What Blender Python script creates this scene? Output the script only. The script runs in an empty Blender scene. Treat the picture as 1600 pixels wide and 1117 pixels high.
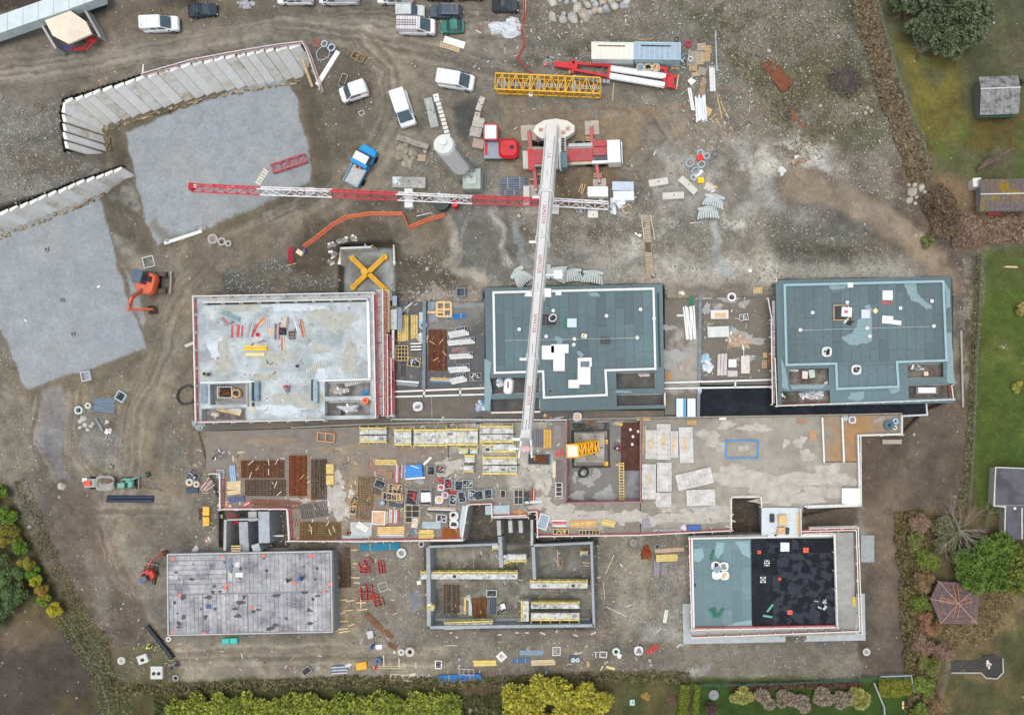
import bpy,math,random
import numpy as np
from mathutils import Vector,Matrix
random.seed(7);np.random.seed(7)
rnd=random.Random(11)
S=bpy.context.scene
COL=S.collection
R=math.radians
# ---------------- camera, world, sun, exposure ----------------
# drone straight above the site: nadir pixel of the photograph, focal length in photo pixels, height in metres
NX,NY,FP,H=1040.0,665.0,1440.0,130.0
cam=bpy.data.cameras.new('camera');camo=bpy.data.objects.new('camera',cam);COL.objects.link(camo)
camo.location=(0,0,H);cam.sensor_width=36;cam.lens=36*FP/1600
cam.shift_x=(800-NX)/1600;cam.shift_y=(NY-558.5)/1600
cam.clip_start=1;cam.clip_end=5000
S.camera=camo
w=bpy.data.worlds.new('World');S.world=w;w.use_nodes=True
nt=w.node_tree;sky=nt.nodes.new('ShaderNodeTexSky');sky.sky_type='NISHITA';sky.sun_disc=False
SUN_EL,SUN_ROT=86,170
sky.sun_elevation=R(SUN_EL);sky.sun_rotation=R(SUN_ROT);sky.air_density=1.0;sky.dust_density=4.0;sky.ozone_density=1.0
bg=nt.nodes['Background'];bg.inputs['Strength'].default_value=0.15
hs=nt.nodes.new('ShaderNodeHueSaturation');hs.inputs['Saturation'].default_value=.4 # overcast: nearly grey sky
nt.links.new(sky.outputs['Color'],hs.inputs['Color']);nt.links.new(hs.outputs['Color'],bg.inputs['Color'])
sl=bpy.data.lights.new('sun','SUN');sl.energy=1.2;sl.angle=R(30);sl.color=(1.0,0.975,0.94)
so=bpy.data.objects.new('sun',sl);COL.objects.link(so)
_e,_r=R(SUN_EL),R(SUN_ROT)
_d=Vector((math.sin(_r)*math.cos(_e),math.cos(_r)*math.cos(_e),math.sin(_e)))
so.rotation_euler=_d.to_track_quat('Z','Y').to_euler()
S.view_settings.view_transform='Standard';S.view_settings.look='None'
S.view_settings.exposure=0.16;S.view_settings.gamma=1.0;S.view_settings.use_curve_mapping=False
S.cycles.max_bounces=5;S.cycles.diffuse_bounces=3;S.cycles.glossy_bounces=2
S.cycles.use_denoising=True
# ---------------- helpers ----------------
def P(px,py,z=0.0):
 k=(H-z)/FP
 return Vector(((px-NX)*k,(NY-py)*k,z))
def mp(z):return(H-z)/FP
def s2l(v):
 v/=255.0
 return v/12.92 if v<=0.04045 else((v+0.055)/1.055)**2.4
KC=1.12
def lin(c):return tuple(min(0.88,s2l(x)/KC)for x in c)
_mats={}
def M(c,rough=0.75,var=0.12,sc=1.5,metal=0.0,c2=None,sc2=0.25,th=None,bump=0.0,spec=0.35,alpha=None):
 """procedural material: base colour varied by noise in world space, optional second colour in patches"""
 key=(tuple(c),rough,var,sc,metal,tuple(c2)if c2 else None,sc2,th,bump,spec,alpha)
 if key in _mats:return _mats[key]
 m=bpy.data.materials.new('surface');m.use_nodes=True
 n,l=m.node_tree.nodes,m.node_tree.links
 b=n['Principled BSDF'];b.inputs['Roughness'].default_value=rough;b.inputs['Metallic'].default_value=metal
 b.inputs['Specular IOR Level'].default_value=spec
 g=n.new('ShaderNodeNewGeometry')
 t=n.new('ShaderNodeTexNoise');t.inputs['Scale'].default_value=sc;t.inputs['Detail'].default_value=5;t.inputs['Roughness'].default_value=0.65
 l.new(g.outputs['Position'],t.inputs['Vector'])
 r=n.new('ShaderNodeMapRange');r.inputs[1].default_value=0.3;r.inputs[2].default_value=0.7
 r.inputs[3].default_value=1-var*1.6;r.inputs[4].default_value=1+var*1.2
 l.new(t.outputs['Fac'],r.inputs[0])
 v=n.new('ShaderNodeVectorMath');v.operation='SCALE'
 base=lin(c)
 if c2:
  t2=n.new('ShaderNodeTexNoise');t2.inputs['Scale'].default_value=sc2;t2.inputs['Detail'].default_value=6;t2.inputs['Roughness'].default_value=0.6
  l.new(g.outputs['Position'],t2.inputs['Vector'])
  r2=n.new('ShaderNodeMapRange');a,bb=th or(0.4,0.6);r2.inputs[1].default_value=a;r2.inputs[2].default_value=bb
  l.new(t2.outputs['Fac'],r2.inputs[0])
  mx=n.new('ShaderNodeMix');mx.data_type='RGBA'
  mx.inputs[6].default_value=(*base,1);mx.inputs[7].default_value=(*lin(c2),1)
  l.new(r2.outputs[0],mx.inputs[0]);l.new(mx.outputs[2],v.inputs[0])
 else:
  v.inputs[0].default_value=base
 l.new(r.outputs[0],v.inputs['Scale']);l.new(v.outputs[0],b.inputs['Base Color'])
 if bump:
  bp=n.new('ShaderNodeBump');bp.inputs['Strength'].default_value=bump;bp.inputs['Distance'].default_value=0.1
  l.new(t.outputs['Fac'],bp.inputs['Height']);l.new(bp.outputs[0],b.inputs['Normal'])
 if alpha is not None:b.inputs['Alpha'].default_value=alpha
 _mats[key]=m
 return m
WHITE=M((243,243,241),0.5,0.05);OFFW=M((226,224,216),0.6,0.1);CONC=M((178,180,178),0.85,0.14,0.8)
CONCD=M((140,138,132),0.85,0.2,0.8);STEEL=M((150,156,162),0.45,0.12,2,0.4);DARK=M((38,40,44),0.5,0.15)
GLASS=M((70,88,98),0.15,0.15,1,0,spec=0.6);TYRE=M((32,32,33),0.9,0.1);RED=M((205,40,48),0.45,0.1)
REDF=M((196,96,100),0.7,0.25,1.2);YEL=M((236,186,50),0.5,0.12);YELF=M((226,206,120),0.7,0.25,1.5)
WOOD=M((196,168,128),0.8,0.22,3);WOODP=M((222,192,140),0.8,0.15,3);RUST=M((128,74,46),0.85,0.3,2)
RUSTD=M((92,62,50),0.85,0.3,2);BLUE=M((52,120,178),0.55,0.15);ORANGE=M((232,104,62),0.6,0.15)
PIPE=M((84,96,108),0.5,0.12);BLACKP=M((44,52,64),0.45,0.1);GREEN=M((42,122,92),0.6,0.15)
GALV=M((176,182,186),0.45,0.12,2,0.3);GREYF=M((162,166,164),0.7,0.2,2);PLAST=M((214,224,230),0.3,0.15,3,spec=0.6)
class MB:
 def __init__(s):s.v=[];s.f=[];s.m=[];s.mats=[]
 def mi(s,m):
  if m not in s.mats:s.mats.append(m)
  return s.mats.index(m)
 def add(s,vs,fs,m):
  o=len(s.v);s.v+=[tuple(v)for v in vs];k=s.mi(m)
  for f in fs:s.f.append(tuple(i+o for i in f));s.m.append(k)
 def box(s,c,d,m,rz=0.0,rx=0.0,ry=0.0):
  mat=Matrix.Rotation(rz,3,'Z')@Matrix.Rotation(ry,3,'Y')@Matrix.Rotation(rx,3,'X')
  vs=[Vector(c)+mat@Vector((x*d[0]/2,y*d[1]/2,z*d[2]/2))for x in(-1,1)for y in(-1,1)for z in(-1,1)]
  s.add(vs,[(0,1,3,2),(4,6,7,5),(0,4,5,1),(2,3,7,6),(0,2,6,4),(1,5,7,3)],m)
 def beam(s,a,b,w,m,h=None):
  a,b=Vector(a),Vector(b);d=b-a;L=d.length
  if L<1e-5:return
  q=d.to_track_quat('X','Z').to_matrix();h=h or w
  vs=[(a+b)/2+q@Vector((x*L/2,y*w/2,z*h/2))for x in(-1,1)for y in(-1,1)for z in(-1,1)]
  s.add(vs,[(0,1,3,2),(4,6,7,5),(0,4,5,1),(2,3,7,6),(0,2,6,4),(1,5,7,3)],m)
 def tube(s,pts,r,m,n=8,caps=True):
  pts=[Vector(p)for p in pts];rr=r if isinstance(r,(list,tuple))else[r]*len(pts);rings=[]
  for i,p in enumerate(pts):
   d=(pts[min(i+1,len(pts)-1)]-pts[max(i-1,0)])
   q=d.to_track_quat('Z','X').to_matrix()
   rings.append([p+q@Vector((rr[i]*math.cos(2*math.pi*k/n),rr[i]*math.sin(2*math.pi*k/n),0))for k in range(n)])
  vs=[v for r_ in rings for v in r_];fs=[]
  for i in range(len(rings)-1):
   for k in range(n):fs.append((i*n+k,i*n+(k+1)%n,(i+1)*n+(k+1)%n,(i+1)*n+k))
  if caps:fs.append(tuple(reversed(range(n))));fs.append(tuple((len(rings)-1)*n+k for k in range(n)))
  s.add(vs,fs,m)
 def prism(s,poly,z0,z1,m,mtop=None):
  """poly: world/local xy list (counter-clockwise)"""
  n=len(poly);a=sum(poly[i][0]*poly[(i+1)%n][1]-poly[(i+1)%n][0]*poly[i][1]for i in range(n))
  if a<0:poly=poly[::-1]
  vs=[(p[0],p[1],z0)for p in poly]+[(p[0],p[1],z1)for p in poly]
  s.add(vs,[(i,(i+1)%n,n+(i+1)%n,n+i)for i in range(n)],m)
  s.add([(p[0],p[1],z1)for p in poly],[tuple(range(n))],mtop or m)
  s.add([(p[0],p[1],z0)for p in poly],[tuple(reversed(range(n)))],m)
 def loft(s,loops,m,cap=True):
  n=len(loops[0]);vs=[v for lp in loops for v in lp];fs=[]
  for i in range(len(loops)-1):
   for k in range(n):fs.append((i*n+k,i*n+(k+1)%n,(i+1)*n+(k+1)%n,(i+1)*n+k))
  if cap:fs.append(tuple((len(loops)-1)*n+k for k in range(n)));fs.append(tuple(reversed(range(n))))
  s.add(vs,fs,m)
 def build(s,name,parent=None,label=None,smooth=False,loc=None,kind=None):
  me=bpy.data.meshes.new(name);me.from_pydata([tuple(v)for v in s.v],[],s.f)
  for m in s.mats:me.materials.append(m)
  me.polygons.foreach_set('material_index',s.m)
  if smooth:me.polygons.foreach_set('use_smooth',[True]*len(s.f))
  me.update()
  o=bpy.data.objects.new(name,me);COL.objects.link(o)
  if parent:o.parent=parent
  if loc is not None:o.location=loc
  if label:o['label']=label
  if kind:o['kind']=kind
  return o
def rrect(x0,x1,w,r,z,n=4,taper=1.0):
 """rounded rectangle loop, x0..x1 by width w centred on y=0; taper narrows the x1 end"""
 pts=[]
 for(cx,cy,a0)in((x1-r,w/2-r,0),(x0+r,w/2-r,90),(x0+r,-w/2+r,180),(x1-r,-w/2+r,270)):
  for k in range(n+1):
   a=R(a0+90*k/n);x,y=cx+r*math.cos(a),cy+r*math.sin(a)
   if x>(x0+x1)/2:y*=1-(1-taper)*((x-(x0+x1)/2)/((x1-x0)/2))
   pts.append(Vector((x,y,z)))
 return pts
_unit={}
def _umesh(kind,m,n=8):
 key=(kind,m.name,n)
 if key in _unit:return _unit[key]
 b=MB()
 if kind=='box':b.box((0,0,0),(1,1,1),m)
 else:b.tube([(-.5,0,0),(.5,0,0)],.5,m,n)
 me=bpy.data.meshes.new('piece');me.from_pydata(b.v,[],b.f);me.materials.append(m)
 if kind=='cyl':
  me.polygons.foreach_set('use_smooth',[len(f)==4 for f in b.f])
 me.update();_unit[key]=me
 return me
def pbox(name,parent,c,d,m,rz=0.0,ry=0.0,rx=0.0,label=None):
 o=bpy.data.objects.new(name,_umesh('box',m));COL.objects.link(o)
 o.location=c;o.scale=d;o.rotation_euler=(rx,ry,rz)
 if parent:o.parent=parent
 if label:o['label']=label
 return o
def pcyl(name,parent,a,b,r,m,n=10,label=None):
 a,b=Vector(a),Vector(b);d=b-a
 o=bpy.data.objects.new(name,_umesh('cyl',m,n));COL.objects.link(o)
 o.location=(a+b)/2;o.scale=(d.length,2*r,2*r);o.rotation_euler=d.to_track_quat('X','Z').to_euler()
 if parent:o.parent=parent
 if label:o['label']=label
 return o
_used={}
def thing(name,label,cat,loc,ang=0,group=None):
 o=bpy.data.objects.new(name,None);COL.objects.link(o);o.empty_display_size=0.3
 o.location=loc;o.rotation_euler=(0,0,R(ang));o['label']=label;o['category']=cat
 if group:o['group']=group
 return o
def tag(o,label,cat,group=None):
 o['label']=label;o['category']=cat
 if group:o['group']=group
 return o
def struct(o):o['kind']='structure';return o
# ---------------- numpy noise / polygon distance ----------------
def vnoise(x,y,seed=0):
 xi=np.floor(x).astype(np.int64);yi=np.floor(y).astype(np.int64);xf=x-xi;yf=y-yi
 def h(a,b):
  n=(a*374761393+b*668265263+seed*974711)&0x7fffffff
  n=((n^(n>>13))*1274126177)&0x7fffffff
  return((n^(n>>16))&0xffff)/65535.0
 u=xf*xf*(3-2*xf);v=yf*yf*(3-2*yf)
 return(h(xi,yi)*(1-u)+h(xi+1,yi)*u)*(1-v)+(h(xi,yi+1)*(1-u)+h(xi+1,yi+1)*u)*v
def fbm(x,y,sc,oct=4,seed=0):
 s,a,t=0,1.0,0
 for i in range(oct):
  s=s+a*vnoise(x/sc+17.3*i,y/sc-9.1*i,seed+i);t+=a;a*=0.55;sc/=2.1
 return s/t
def pdist(X,Y,poly):
 """signed distance (negative inside) to polygon"""
 n=len(poly);ins=np.zeros(X.shape,bool);D=np.full(X.shape,1e9)
 for i in range(n):
  x1,y1=poly[i];x2,y2=poly[(i+1)%n]
  dx,dy=x2-x1,y2-y1;t=np.clip(((X-x1)*dx+(Y-y1)*dy)/(dx*dx+dy*dy+1e-9),0,1)
  D=np.minimum(D,np.hypot(X-x1-t*dx,Y-y1-t*dy))
  if y1!=y2:
   c=((y1>Y)!=(y2>Y))&(X<(x2-x1)*(Y-y1)/(y2-y1)+x1);ins^=c
 return np.where(ins,-D,D)
def ldist(X,Y,pts):
 D=np.full(X.shape,1e9)
 for(x1,y1),(x2,y2)in zip(pts[:-1],pts[1:]):
  dx,dy=x2-x1,y2-y1;t=np.clip(((X-x1)*dx+(Y-y1)*dy)/(dx*dx+dy*dy+1e-9),0,1)
  D=np.minimum(D,np.hypot(X-x1-t*dx,Y-y1-t*dy))
 return D
def sstep(t):t=np.clip(t,0,1);return t*t*(3-2*t)
# ---------------- ground height ----------------
DECK,ROOF=3.5,7.0
CTRL=[(0,130,8),(200,100,8),(400,50,8),(600,60,8),(800,60,8),(1000,60,8),(1200,60,8),(1400,60,8.2),(1600,60,8.4),(1600,250,7.6),(-300,-300,8.5),(800,-300,8.5),(1900,-300,9),
 (-200,150,8),(50,190,8),(60,250,6.2),(60,290,5),(0,325,4.8),(-200,400,4.5),(140,255,5.2),(185,255,4.2),
 (560,130,8),(640,200,8),(760,200,8),(900,200,8),(1000,280,8),(1150,280,8),(1250,240,8),(1400,260,7),(1500,300,6),(1330,320,6.5),(700,290,8),(640,300,7.8),(570,290,7.6),(520,180,7.6),
 (820,330,7.8),(900,335,7.8),(1000,335,7.8),(1150,335,7.5),(1250,330,7),(760,330,7.6),
 (800,425,3.7),(900,428,3.6),(1000,432,3.5),(1100,432,3.4),(1200,428,3.4),(1300,420,3.6),(1400,425,3.8),(1480,425,3.4),
 (1100,375,5.8),(900,380,5.8),(1300,370,5.4),(1430,355,5.4),(750,380,5.8),(990,385,5.4),
 (700,440,3.5),(650,440,3.6),(640,380,4.8),(600,345,6.2),(560,350,6.0),(500,360,5.5),(450,400,4.5),(400,430,3.8),(300,440,2.8),(340,400,3),(500,440,3.6),(430,330,4.8),(380,350,3.2),
 (190,310,3.2),(210,400,1.8),(250,440,1.8),(290,410,2.2),(280,520,1.5),(250,600,1),(200,700,.5),(100,700,.4),(60,650,.4),(20,620,.6),(150,850,0),(250,850,0),(300,700,.5),(0,800,0),
 (0,1000,-.4),(200,1050,-.2),(500,1030,0),(800,1030,0),(1100,1030,0),(1400,1030,0),(1600,1000,0),(1600,800,.6),(1400,750,.3),(1500,560,1.8),(1500,460,3),(1600,450,3),(1600,600,1.5),
 (-300,1400,-.5),(800,1500,-.3),(1900,1400,0),(1900,600,2),(-300,700,.5),(600,920,0),(1000,920,0),(1380,900,0),(650,1000,0)]
W1TOP=[(103,232),(100,205),(97,176),(102,158),(160,140),(230,118),(300,99),(370,86),(430,76),(472,70)]
W2TOP=[(-60,358),(0,333),(60,310),(120,286),(193,262)]
POLYH=[ # (polygon px, z, feather outside px)
 ([(430,112),(462,112),(490,262),(486,284),(400,326),(245,382),(226,345),(197,206),(300,168)],2.4,34),
 ([(-300,480),(-300,380),(0,343),(150,302),(162,330),(200,470),(224,545),(130,576),(45,606),(0,512)],1.0,26),
 ([(101,236),(98,205),(95,176),(100,156),(160,138),(230,116),(300,97),(370,84),(430,74),(472,68),(484,98),(470,130),(430,125),(300,170),(200,205),(190,225),(160,240)],2.4,1.5),
 ([(-60,355),(0,331),(60,308),(120,284),(195,260),(200,275),(165,305),(150,310),(0,350),(-60,370)],1.0,1.5),
 ([(541,392),(612,390),(614,460),(541,460)],1.6,16),
 ([(306,466),(610,458),(612,476),(756,474),(760,452),(1034,447),(1038,470),(1214,466),(1216,440),(1484,436),(1486,622),(1444,640),(1406,676),(1336,680),(1338,786),(1140,826),(840,836),(730,842),(452,842),(448,792),(348,790),(328,736),(306,650)],0.0,3),
 ([(345,797),(450,797),(450,852),(345,852)],-0.8,3),([(730,790),(838,800),(838,850),(930,846),(928,980),(668,980),(666,856),(728,846)],-0.3,5),
 ([(1144,780),(1188,780),(1188,832),(1144,832)],-0.8,2),
]
def zground(X,Y):
 X=np.asarray(X,float);Y=np.asarray(Y,float)
 num=np.zeros(X.shape);den=np.zeros(X.shape)
 for(cx,cy,cz)in CTRL:
  wgt=1.0/((X-cx)**2+(Y-cy)**2+60)**1.6;num+=wgt*cz;den+=wgt
 Z=num/den
 for poly,z,f in POLYH:
  d=pdist(X,Y,poly);a=sstep(1-np.maximum(d,0)/f);Z=Z*(1-a)+z*a
 return Z
# surfaces things stand on (photo px polygon at that height, z); later ones win
ZONES=[]
def zone(poly,z):ZONES.append((poly,z))
def rect(x0,y0,x1,y1):return[(x0,y0),(x1,y0),(x1,y1),(x0,y1)]
def inpoly(x,y,poly):
 c=False;n=len(poly)
 for i in range(n):
  x1,y1=poly[i];x2,y2=poly[(i+1)%n]
  if(y1>y)!=(y2>y)and x<(x2-x1)*(y-y1)/(y2-y1)+x1:c=not c
 return c
def surf(x,y):
 z=None
 for poly,zz in ZONES:
  if inpoly(x,y,poly):z=zz
 return float(zground(np.array([x]),np.array([y]))[0])if z is None else z
def at(x,y,dz=0.0):return P(x,y,surf(x,y)+dz)
# ---------------- terrain: one sheet, painted by what the ground is made of ----------------
def build_terrain():
 far=[-9000,-4000,-1800,-900,-500,-300,-200,-130,-90]
 xs=np.array(far+list(np.arange(-66,1668,2.5))+[1700,1760,1850,2000,2400,3300,5500,10000])
 ys=np.array(far+list(np.arange(-66,1186,2.5))+[1220,1290,1400,1600,2000,2800,5000,9500])
 X,Y=np.meshgrid(xs,ys);nx,ny=len(xs),len(ys)
 Z=zground(X,Y)
 wx=(fbm(X,Y,26,4,3)-.5)*30;wy=(fbm(X,Y,26,4,9)-.5)*30
 fx=(fbm(X,Y,7,3,5)-.5)*8;fy=(fbm(X,Y,7,3,6)-.5)*8
 C=np.zeros(X.shape+(3,));C[:]=(112,104,95)
 RB=np.full(X.shape,.35);GR=np.zeros(X.shape)
 n1=fbm(X,Y,90,5,21);n2=fbm(X,Y,22,5,22);n3=fbm(X,Y,8,3,23)
 def mix(col,a):
  a=np.clip(a,0,1)[...,None];C[:]=C*(1-a)+np.array(col,float)*a
 def fill(poly,col,f=5,a=1.0,wp=1.0,rub=None,grass=None,blot=None):
  d=pdist(X+(wx+fx)*wp,Y+(wy+fy)*wp,poly);m=sstep(.5-d/(2*f))*a
  if blot is not None:
   sc,lo,hi,sd=blot;m=m*sstep((fbm(X,Y,sc,5,sd)-lo)/(hi-lo))
  mix(col,m)
  if rub is not None:RB[:]=RB*(1-m)+rub*m
  if grass is not None:GR[:]=GR*(1-m)+grass*m
  return m
 def line(pts,wd,col,a=1.0,f=4,wp=.5,rub=None,grass=None):
  d=ldist(X+(wx+fx)*wp,Y+(wy+fy)*wp,pts)-wd/2;m=sstep(.5-d/(2*f))*a;mix(col,m)
  if rub is not None:RB[:]=RB*(1-m)+rub*m
  if grass is not None:GR[:]=GR*(1-m)+grass*m
 def tracks(pts,wd,n,dark=(96,87,78),light=(146,136,122),seed=1):
  r=random.Random(seed)
  for i in range(n):
   off=(r.random()-.5)*wd;q=[]
   for j,(x,y)in enumerate(pts):
    a=pts[max(j-1,0)];b=pts[min(j+1,len(pts)-1)];dx,dy=b[0]-a[0],b[1]-a[1];L=math.hypot(dx,dy)or 1
    o=off+(r.random()-.5)*8;q.append((x-dy/L*o,y+dx/L*o))
   line(q,1.5+r.random()*2.5,dark if i%2 else light,.26+.4*r.random(),2.0,.35)
 ALL=rect(-9500,-9500,10500,10500)
 fill(ALL,(98,91,82),blot=(120,.42,.62,40));fill(ALL,(138,129,116),blot=(70,.5,.7,41),a=.8)
 fill(ALL,(136,116,94),blot=(55,.52,.7,39),a=.4);fill(ALL,(126,126,122),blot=(38,.52,.66,38),a=.4)
 # --- upper terrace and roads
 fill([(-300,130),(100,150),(100,250),(180,256),(0,325),(-300,420)],(118,114,106),14,rub=.8)
 fill([(0,150),(110,145),(95,250),(180,255),(0,320)],(104,92,76),8,.7,blot=(50,.5,.6,42))
 fill([(-60,60),(130,30),(600,-40),(810,-40),(820,60),(700,85),(600,90),(480,60),(300,95),(100,145),(-60,175)],(124,114,104),10,rub=.12)
 fill([(560,70),(700,85),(960,120),(1080,150),(1100,270),(1010,290),(900,330),(640,300),(520,330),(440,350),(520,240),(600,190),(560,110)],(123,114,103),14,rub=.25)
 fill([(150,20),(260,0),(470,-20),(500,20),(300,45),(180,60)],(104,92,78),10,.8,rub=.3)
 fill([(480,60),(560,80),(590,130),(560,180),(500,170),(480,110)],(96,88,78),10,.9,rub=.4)
 fill([(455,120),(500,120),(560,160),(570,250),(520,300),(495,290)],(104,97,84),8,.9,rub=.3,grass=.15)
 line([(-60,120),(100,100),(250,72),(420,46),(560,44),(700,55),(820,70)],70,(104,96,86),.6,9,.5)
 line([(590,70),(630,130),(628,190),(590,250),(530,305),(440,345),(340,400),(290,470),(262,560),(225,650),(205,740),(180,800)],72,(104,96,82),.5,9,.5)
 line([(-60,120),(100,100),(250,72),(420,46),(560,44),(700,55),(820,70)],46,(138,130,119),.85,9,.4,rub=.06)
 line([(500,40),(590,70),(630,130),(628,190),(590,250),(530,305),(440,345),(340,400),(290,470),(262,560),(225,650),(205,740),(180,800),(175,880),(215,960)],46,(138,129,112),.85,10,.5,rub=.1)
 line([(440,318),(520,300),(600,290)],20,(142,134,116),.6,8,.6);line([(120,600),(108,680),(130,740),(200,780),(290,790)],22,(132,126,112),.6,6,.5)
 tracks([(-60,125),(100,105),(250,75),(420,45),(560,38),(700,45),(820,40)],46,26,seed=2)
 tracks([(430,45),(560,60),(680,85),(800,120),(900,160),(1040,175)],50,24,seed=3)
 tracks([(560,60),(610,110),(620,180),(580,250),(520,310),(440,350),(340,400),(280,470),(250,560),(215,650),(200,760)],44,26,seed=4)
 tracks([(1000,165),(1030,215),(980,270)],60,10,seed=5);tracks([(770,190),(800,240),(1000,270)],40,10,seed=6)
 fill([(780,145),(1080,155),(1095,275),(1000,300),(850,330),(770,230)],(138,116,92),10,.7,blot=(34,.46,.6,73));fill([(850,260),(960,260),(960,330),(860,330)],(112,92,70),8,.6)
 fill([(640,340),(700,330),(740,440),(640,440)],(98,84,66),9,.6,blot=(24,.45,.6,74));fill([(470,330),(640,345),(560,420),(430,430)],(96,84,66),12,.6,blot=(30,.42,.58,75))
 fill([(90,560),(330,440),(330,760),(150,860)],(128,114,90),14,.5,blot=(44,.45,.6,76));fill([(930,850),(1080,850),(1080,1000),(930,1000)],(100,88,72),9,.6,blot=(26,.5,.62,77))
 # --- north-east rubble bank
 fill([(830,-30),(1180,-30),(1330,-20),(1380,120),(1420,240),(1450,300),(1400,330),(1250,260),(1120,290),(1060,170),(930,70),(830,60)],(116,109,96),14,rub=.75)
 fill([(990,-40),(1330,-40),(1370,120),(1400,230),(1250,230),(1150,100)],(92,90,70),12,.8,blot=(60,.42,.58,43),grass=.5)
 fill([(820,60),(930,50),(1120,50),(1150,120),(1110,170),(830,160)],(112,107,98),10,.9,rub=.6)
 fill([(800,100),(930,60),(1040,30),(1140,60),(1120,90),(850,100)],(82,82,66),8,.7,blot=(35,.5,.6,44),rub=.5,grass=.3)
 fill([(1020,200),(1290,220),(1330,300),(1240,350),(980,345),(890,320),(960,290)],(148,146,142),12,.85,rub=.7,blot=(50,.4,.58,45))
 fill([(1160,215),(1290,225),(1300,260),(1150,270)],(178,174,168),8,.8,rub=.6,blot=(22,.42,.6,46))
 fill([(760,330),(1240,335),(1330,370),(1300,400),(760,400)],(126,121,111),10,.9,rub=1)
 fill([(760,395),(1490,395),(1490,440),(760,445)],(156,151,143),9,.9,rub=1.0)
 fill([(900,330),(1260,340),(1230,420),(960,430)],(172,170,164),8,.8,rub=1,blot=(35,.5,.66,47))
 fill([(800,350),(960,350),(1000,425),(820,425)],(90,82,72),8,.6,rub=.8,blot=(30,.5,.64,48))
 fill([(1200,345),(1330,350),(1400,400),(1330,418),(1210,408)],(104,101,90),10,.8,rub=.7);fill([(1205,380),(1360,378),(1380,395),(1210,395)],(100,88,72),5,.6)
 line([(1115,352),(1122,375),(1120,400),(1126,418)],12,(158,162,162),.9,3,.3,rub=.1);line([(1132,422),(1135,425)],12,(150,156,160),.9,3,.3,rub=.1)
 tracks([(1230,270),(1320,300),(1400,350),(1460,400),(1490,430)],30,14,dark=(104,90,76),light=(152,136,118),seed=7)
 line([(1240,290),(1330,315),(1400,355),(1460,405),(1490,440)],66,(98,88,78),.6,8)
 line([(1240,290),(1330,315),(1400,355),(1460,405),(1490,440)],42,(142,125,106),.95,8,rub=.08)
 fill([(1390,250),(1470,260),(1530,400),(1530,640),(1500,640),(1494,430),(1420,340)],(92,80,70),12,.9,rub=.35)
 fill([(1230,258),(1330,285),(1330,320),(1230,300)],(132,118,100),9,.8)
 # --- slope between road and building A, cross pit
 fill([(440,350),(700,300),(740,330),(760,440),(620,470),(300,460),(280,400)],(112,102,88),12,.8,rub=.3)
 fill([(350,410),(470,405),(540,440),(540,465),(330,462)],(92,90,84),8,.95,rub=1,blot=(24,.35,.5,49))
 fill([(470,345),(540,340),(620,350),(620,420),(615,385),(540,385),(500,430),(460,420)],(88,78,64),9,.9,rub=.2)
 fill([(612,345),(700,330),(712,400),(650,440),(616,440)],(118,108,92),8,.9,rub=.2)
 fill([(622,395),(700,395),(720,450),(640,470),(618,455)],(94,86,74),7,.9,rub=.9)
 fill([(700,340),(712,330),(745,400),(760,445),(720,440),(690,420)],(166,158,144),6,.8,rub=.3)
 fill([(711,325),(800,325),(806,445),(760,430),(722,420)],(106,104,99),6,.95,rub=.35)
 line([(770,336),(785,365),(780,385),(795,410)],10,(166,164,158),.8,4,.8);line([(735,325),(722,370),(720,410)],3,(160,156,146),.8,2,.2)
 line([(806,350),(815,390),(822,415)],11,(140,146,150),.95,3,.4,rub=.1)
 fill([(640,455),(760,450),(760,472),(640,474)],(150,138,124),4,.9,rub=1)
 fill([(538,388),(616,388),(616,462),(538,462)],(152,156,158),1.5,1,.05,rub=.0)
 fill([(549,408),(565,400),(592,405),(596,440),(556,445)],(104,100,92),8,.7,.6)
 # --- aggregate yard around the silo
 fill([(700,160),(750,150),(752,200),(730,225),(715,215)],(82,79,76),6,.95,rub=.02)
 fill([(640,245),(680,230),(720,290),(690,330),(650,330)],(116,110,100),7,.7,rub=.8)
 fill([(725,250),(760,235),(800,290),(860,340),(720,340)],(124,122,118),8,.7,rub=.7)
 # --- gravel pads, the strip between, lower-left loop
 fill([(190,200),(240,160),(440,105),(480,100),(500,290),(400,345),(230,400),(150,300),(160,240)],(104,94,80),8,1,.5,rub=.2)
 P1=[(197,206),(300,166),(430,121),(440,118),(446,126),(462,150),(489,262),(484,284),(400,326),(245,382),(226,345)]
 P2=[(-60,352),(0,349),(150,306),(158,318),(166,345),(200,470),(222,520),(226,545),(130,578),(45,608),(38,600),(0,512),(-60,400)]
 fill([(-60,340),(160,290),(180,320),(240,530),(215,575),(130,600),(40,640),(-10,540),(-60,480)],(112,102,86),8,1,.5,rub=.3)
 for P_ in(P1,P2):
  d=fill(P_,(144,150,158),1.8,1,.35,rub=0.0)
  fill(P_,(150,155,161),10,.4,.3,blot=(60,.4,.7,50))
 fill([(166,300),(210,290),(222,350),(205,400),(182,395)],(138,136,130),5,.8,.5,rub=.5,blot=(18,.35,.55,52))
 fill([(196,415),(210,440),(228,500),(224,512),(205,470)],(146,148,150),3,.9,.3)
 line([(240,350),(265,375),(330,358),(400,330),(470,295)],14,(100,92,78),.5,6)
 fill([(395,330),(410,318),(470,310),(440,345),(400,350)],(150,150,148),5,.7,.6,blot=(14,.4,.55,53))
 fill([(-300,500),(5,520),(40,620),(90,700),(90,780),(20,760),(-20,740),(-300,740)],(118,112,98),10,.7,rub=.5)
 fill([(64,610),(95,602),(106,640),(96,700),(95,730),(130,770),(100,780),(75,735),(52,700),(55,645)],(124,121,124),3,.95,.3,rub=.1)
 fill([(125,680),(150,668),(195,690),(195,745),(140,730),(125,705)],(122,120,115),6,.9,.5,rub=.7)
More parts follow.
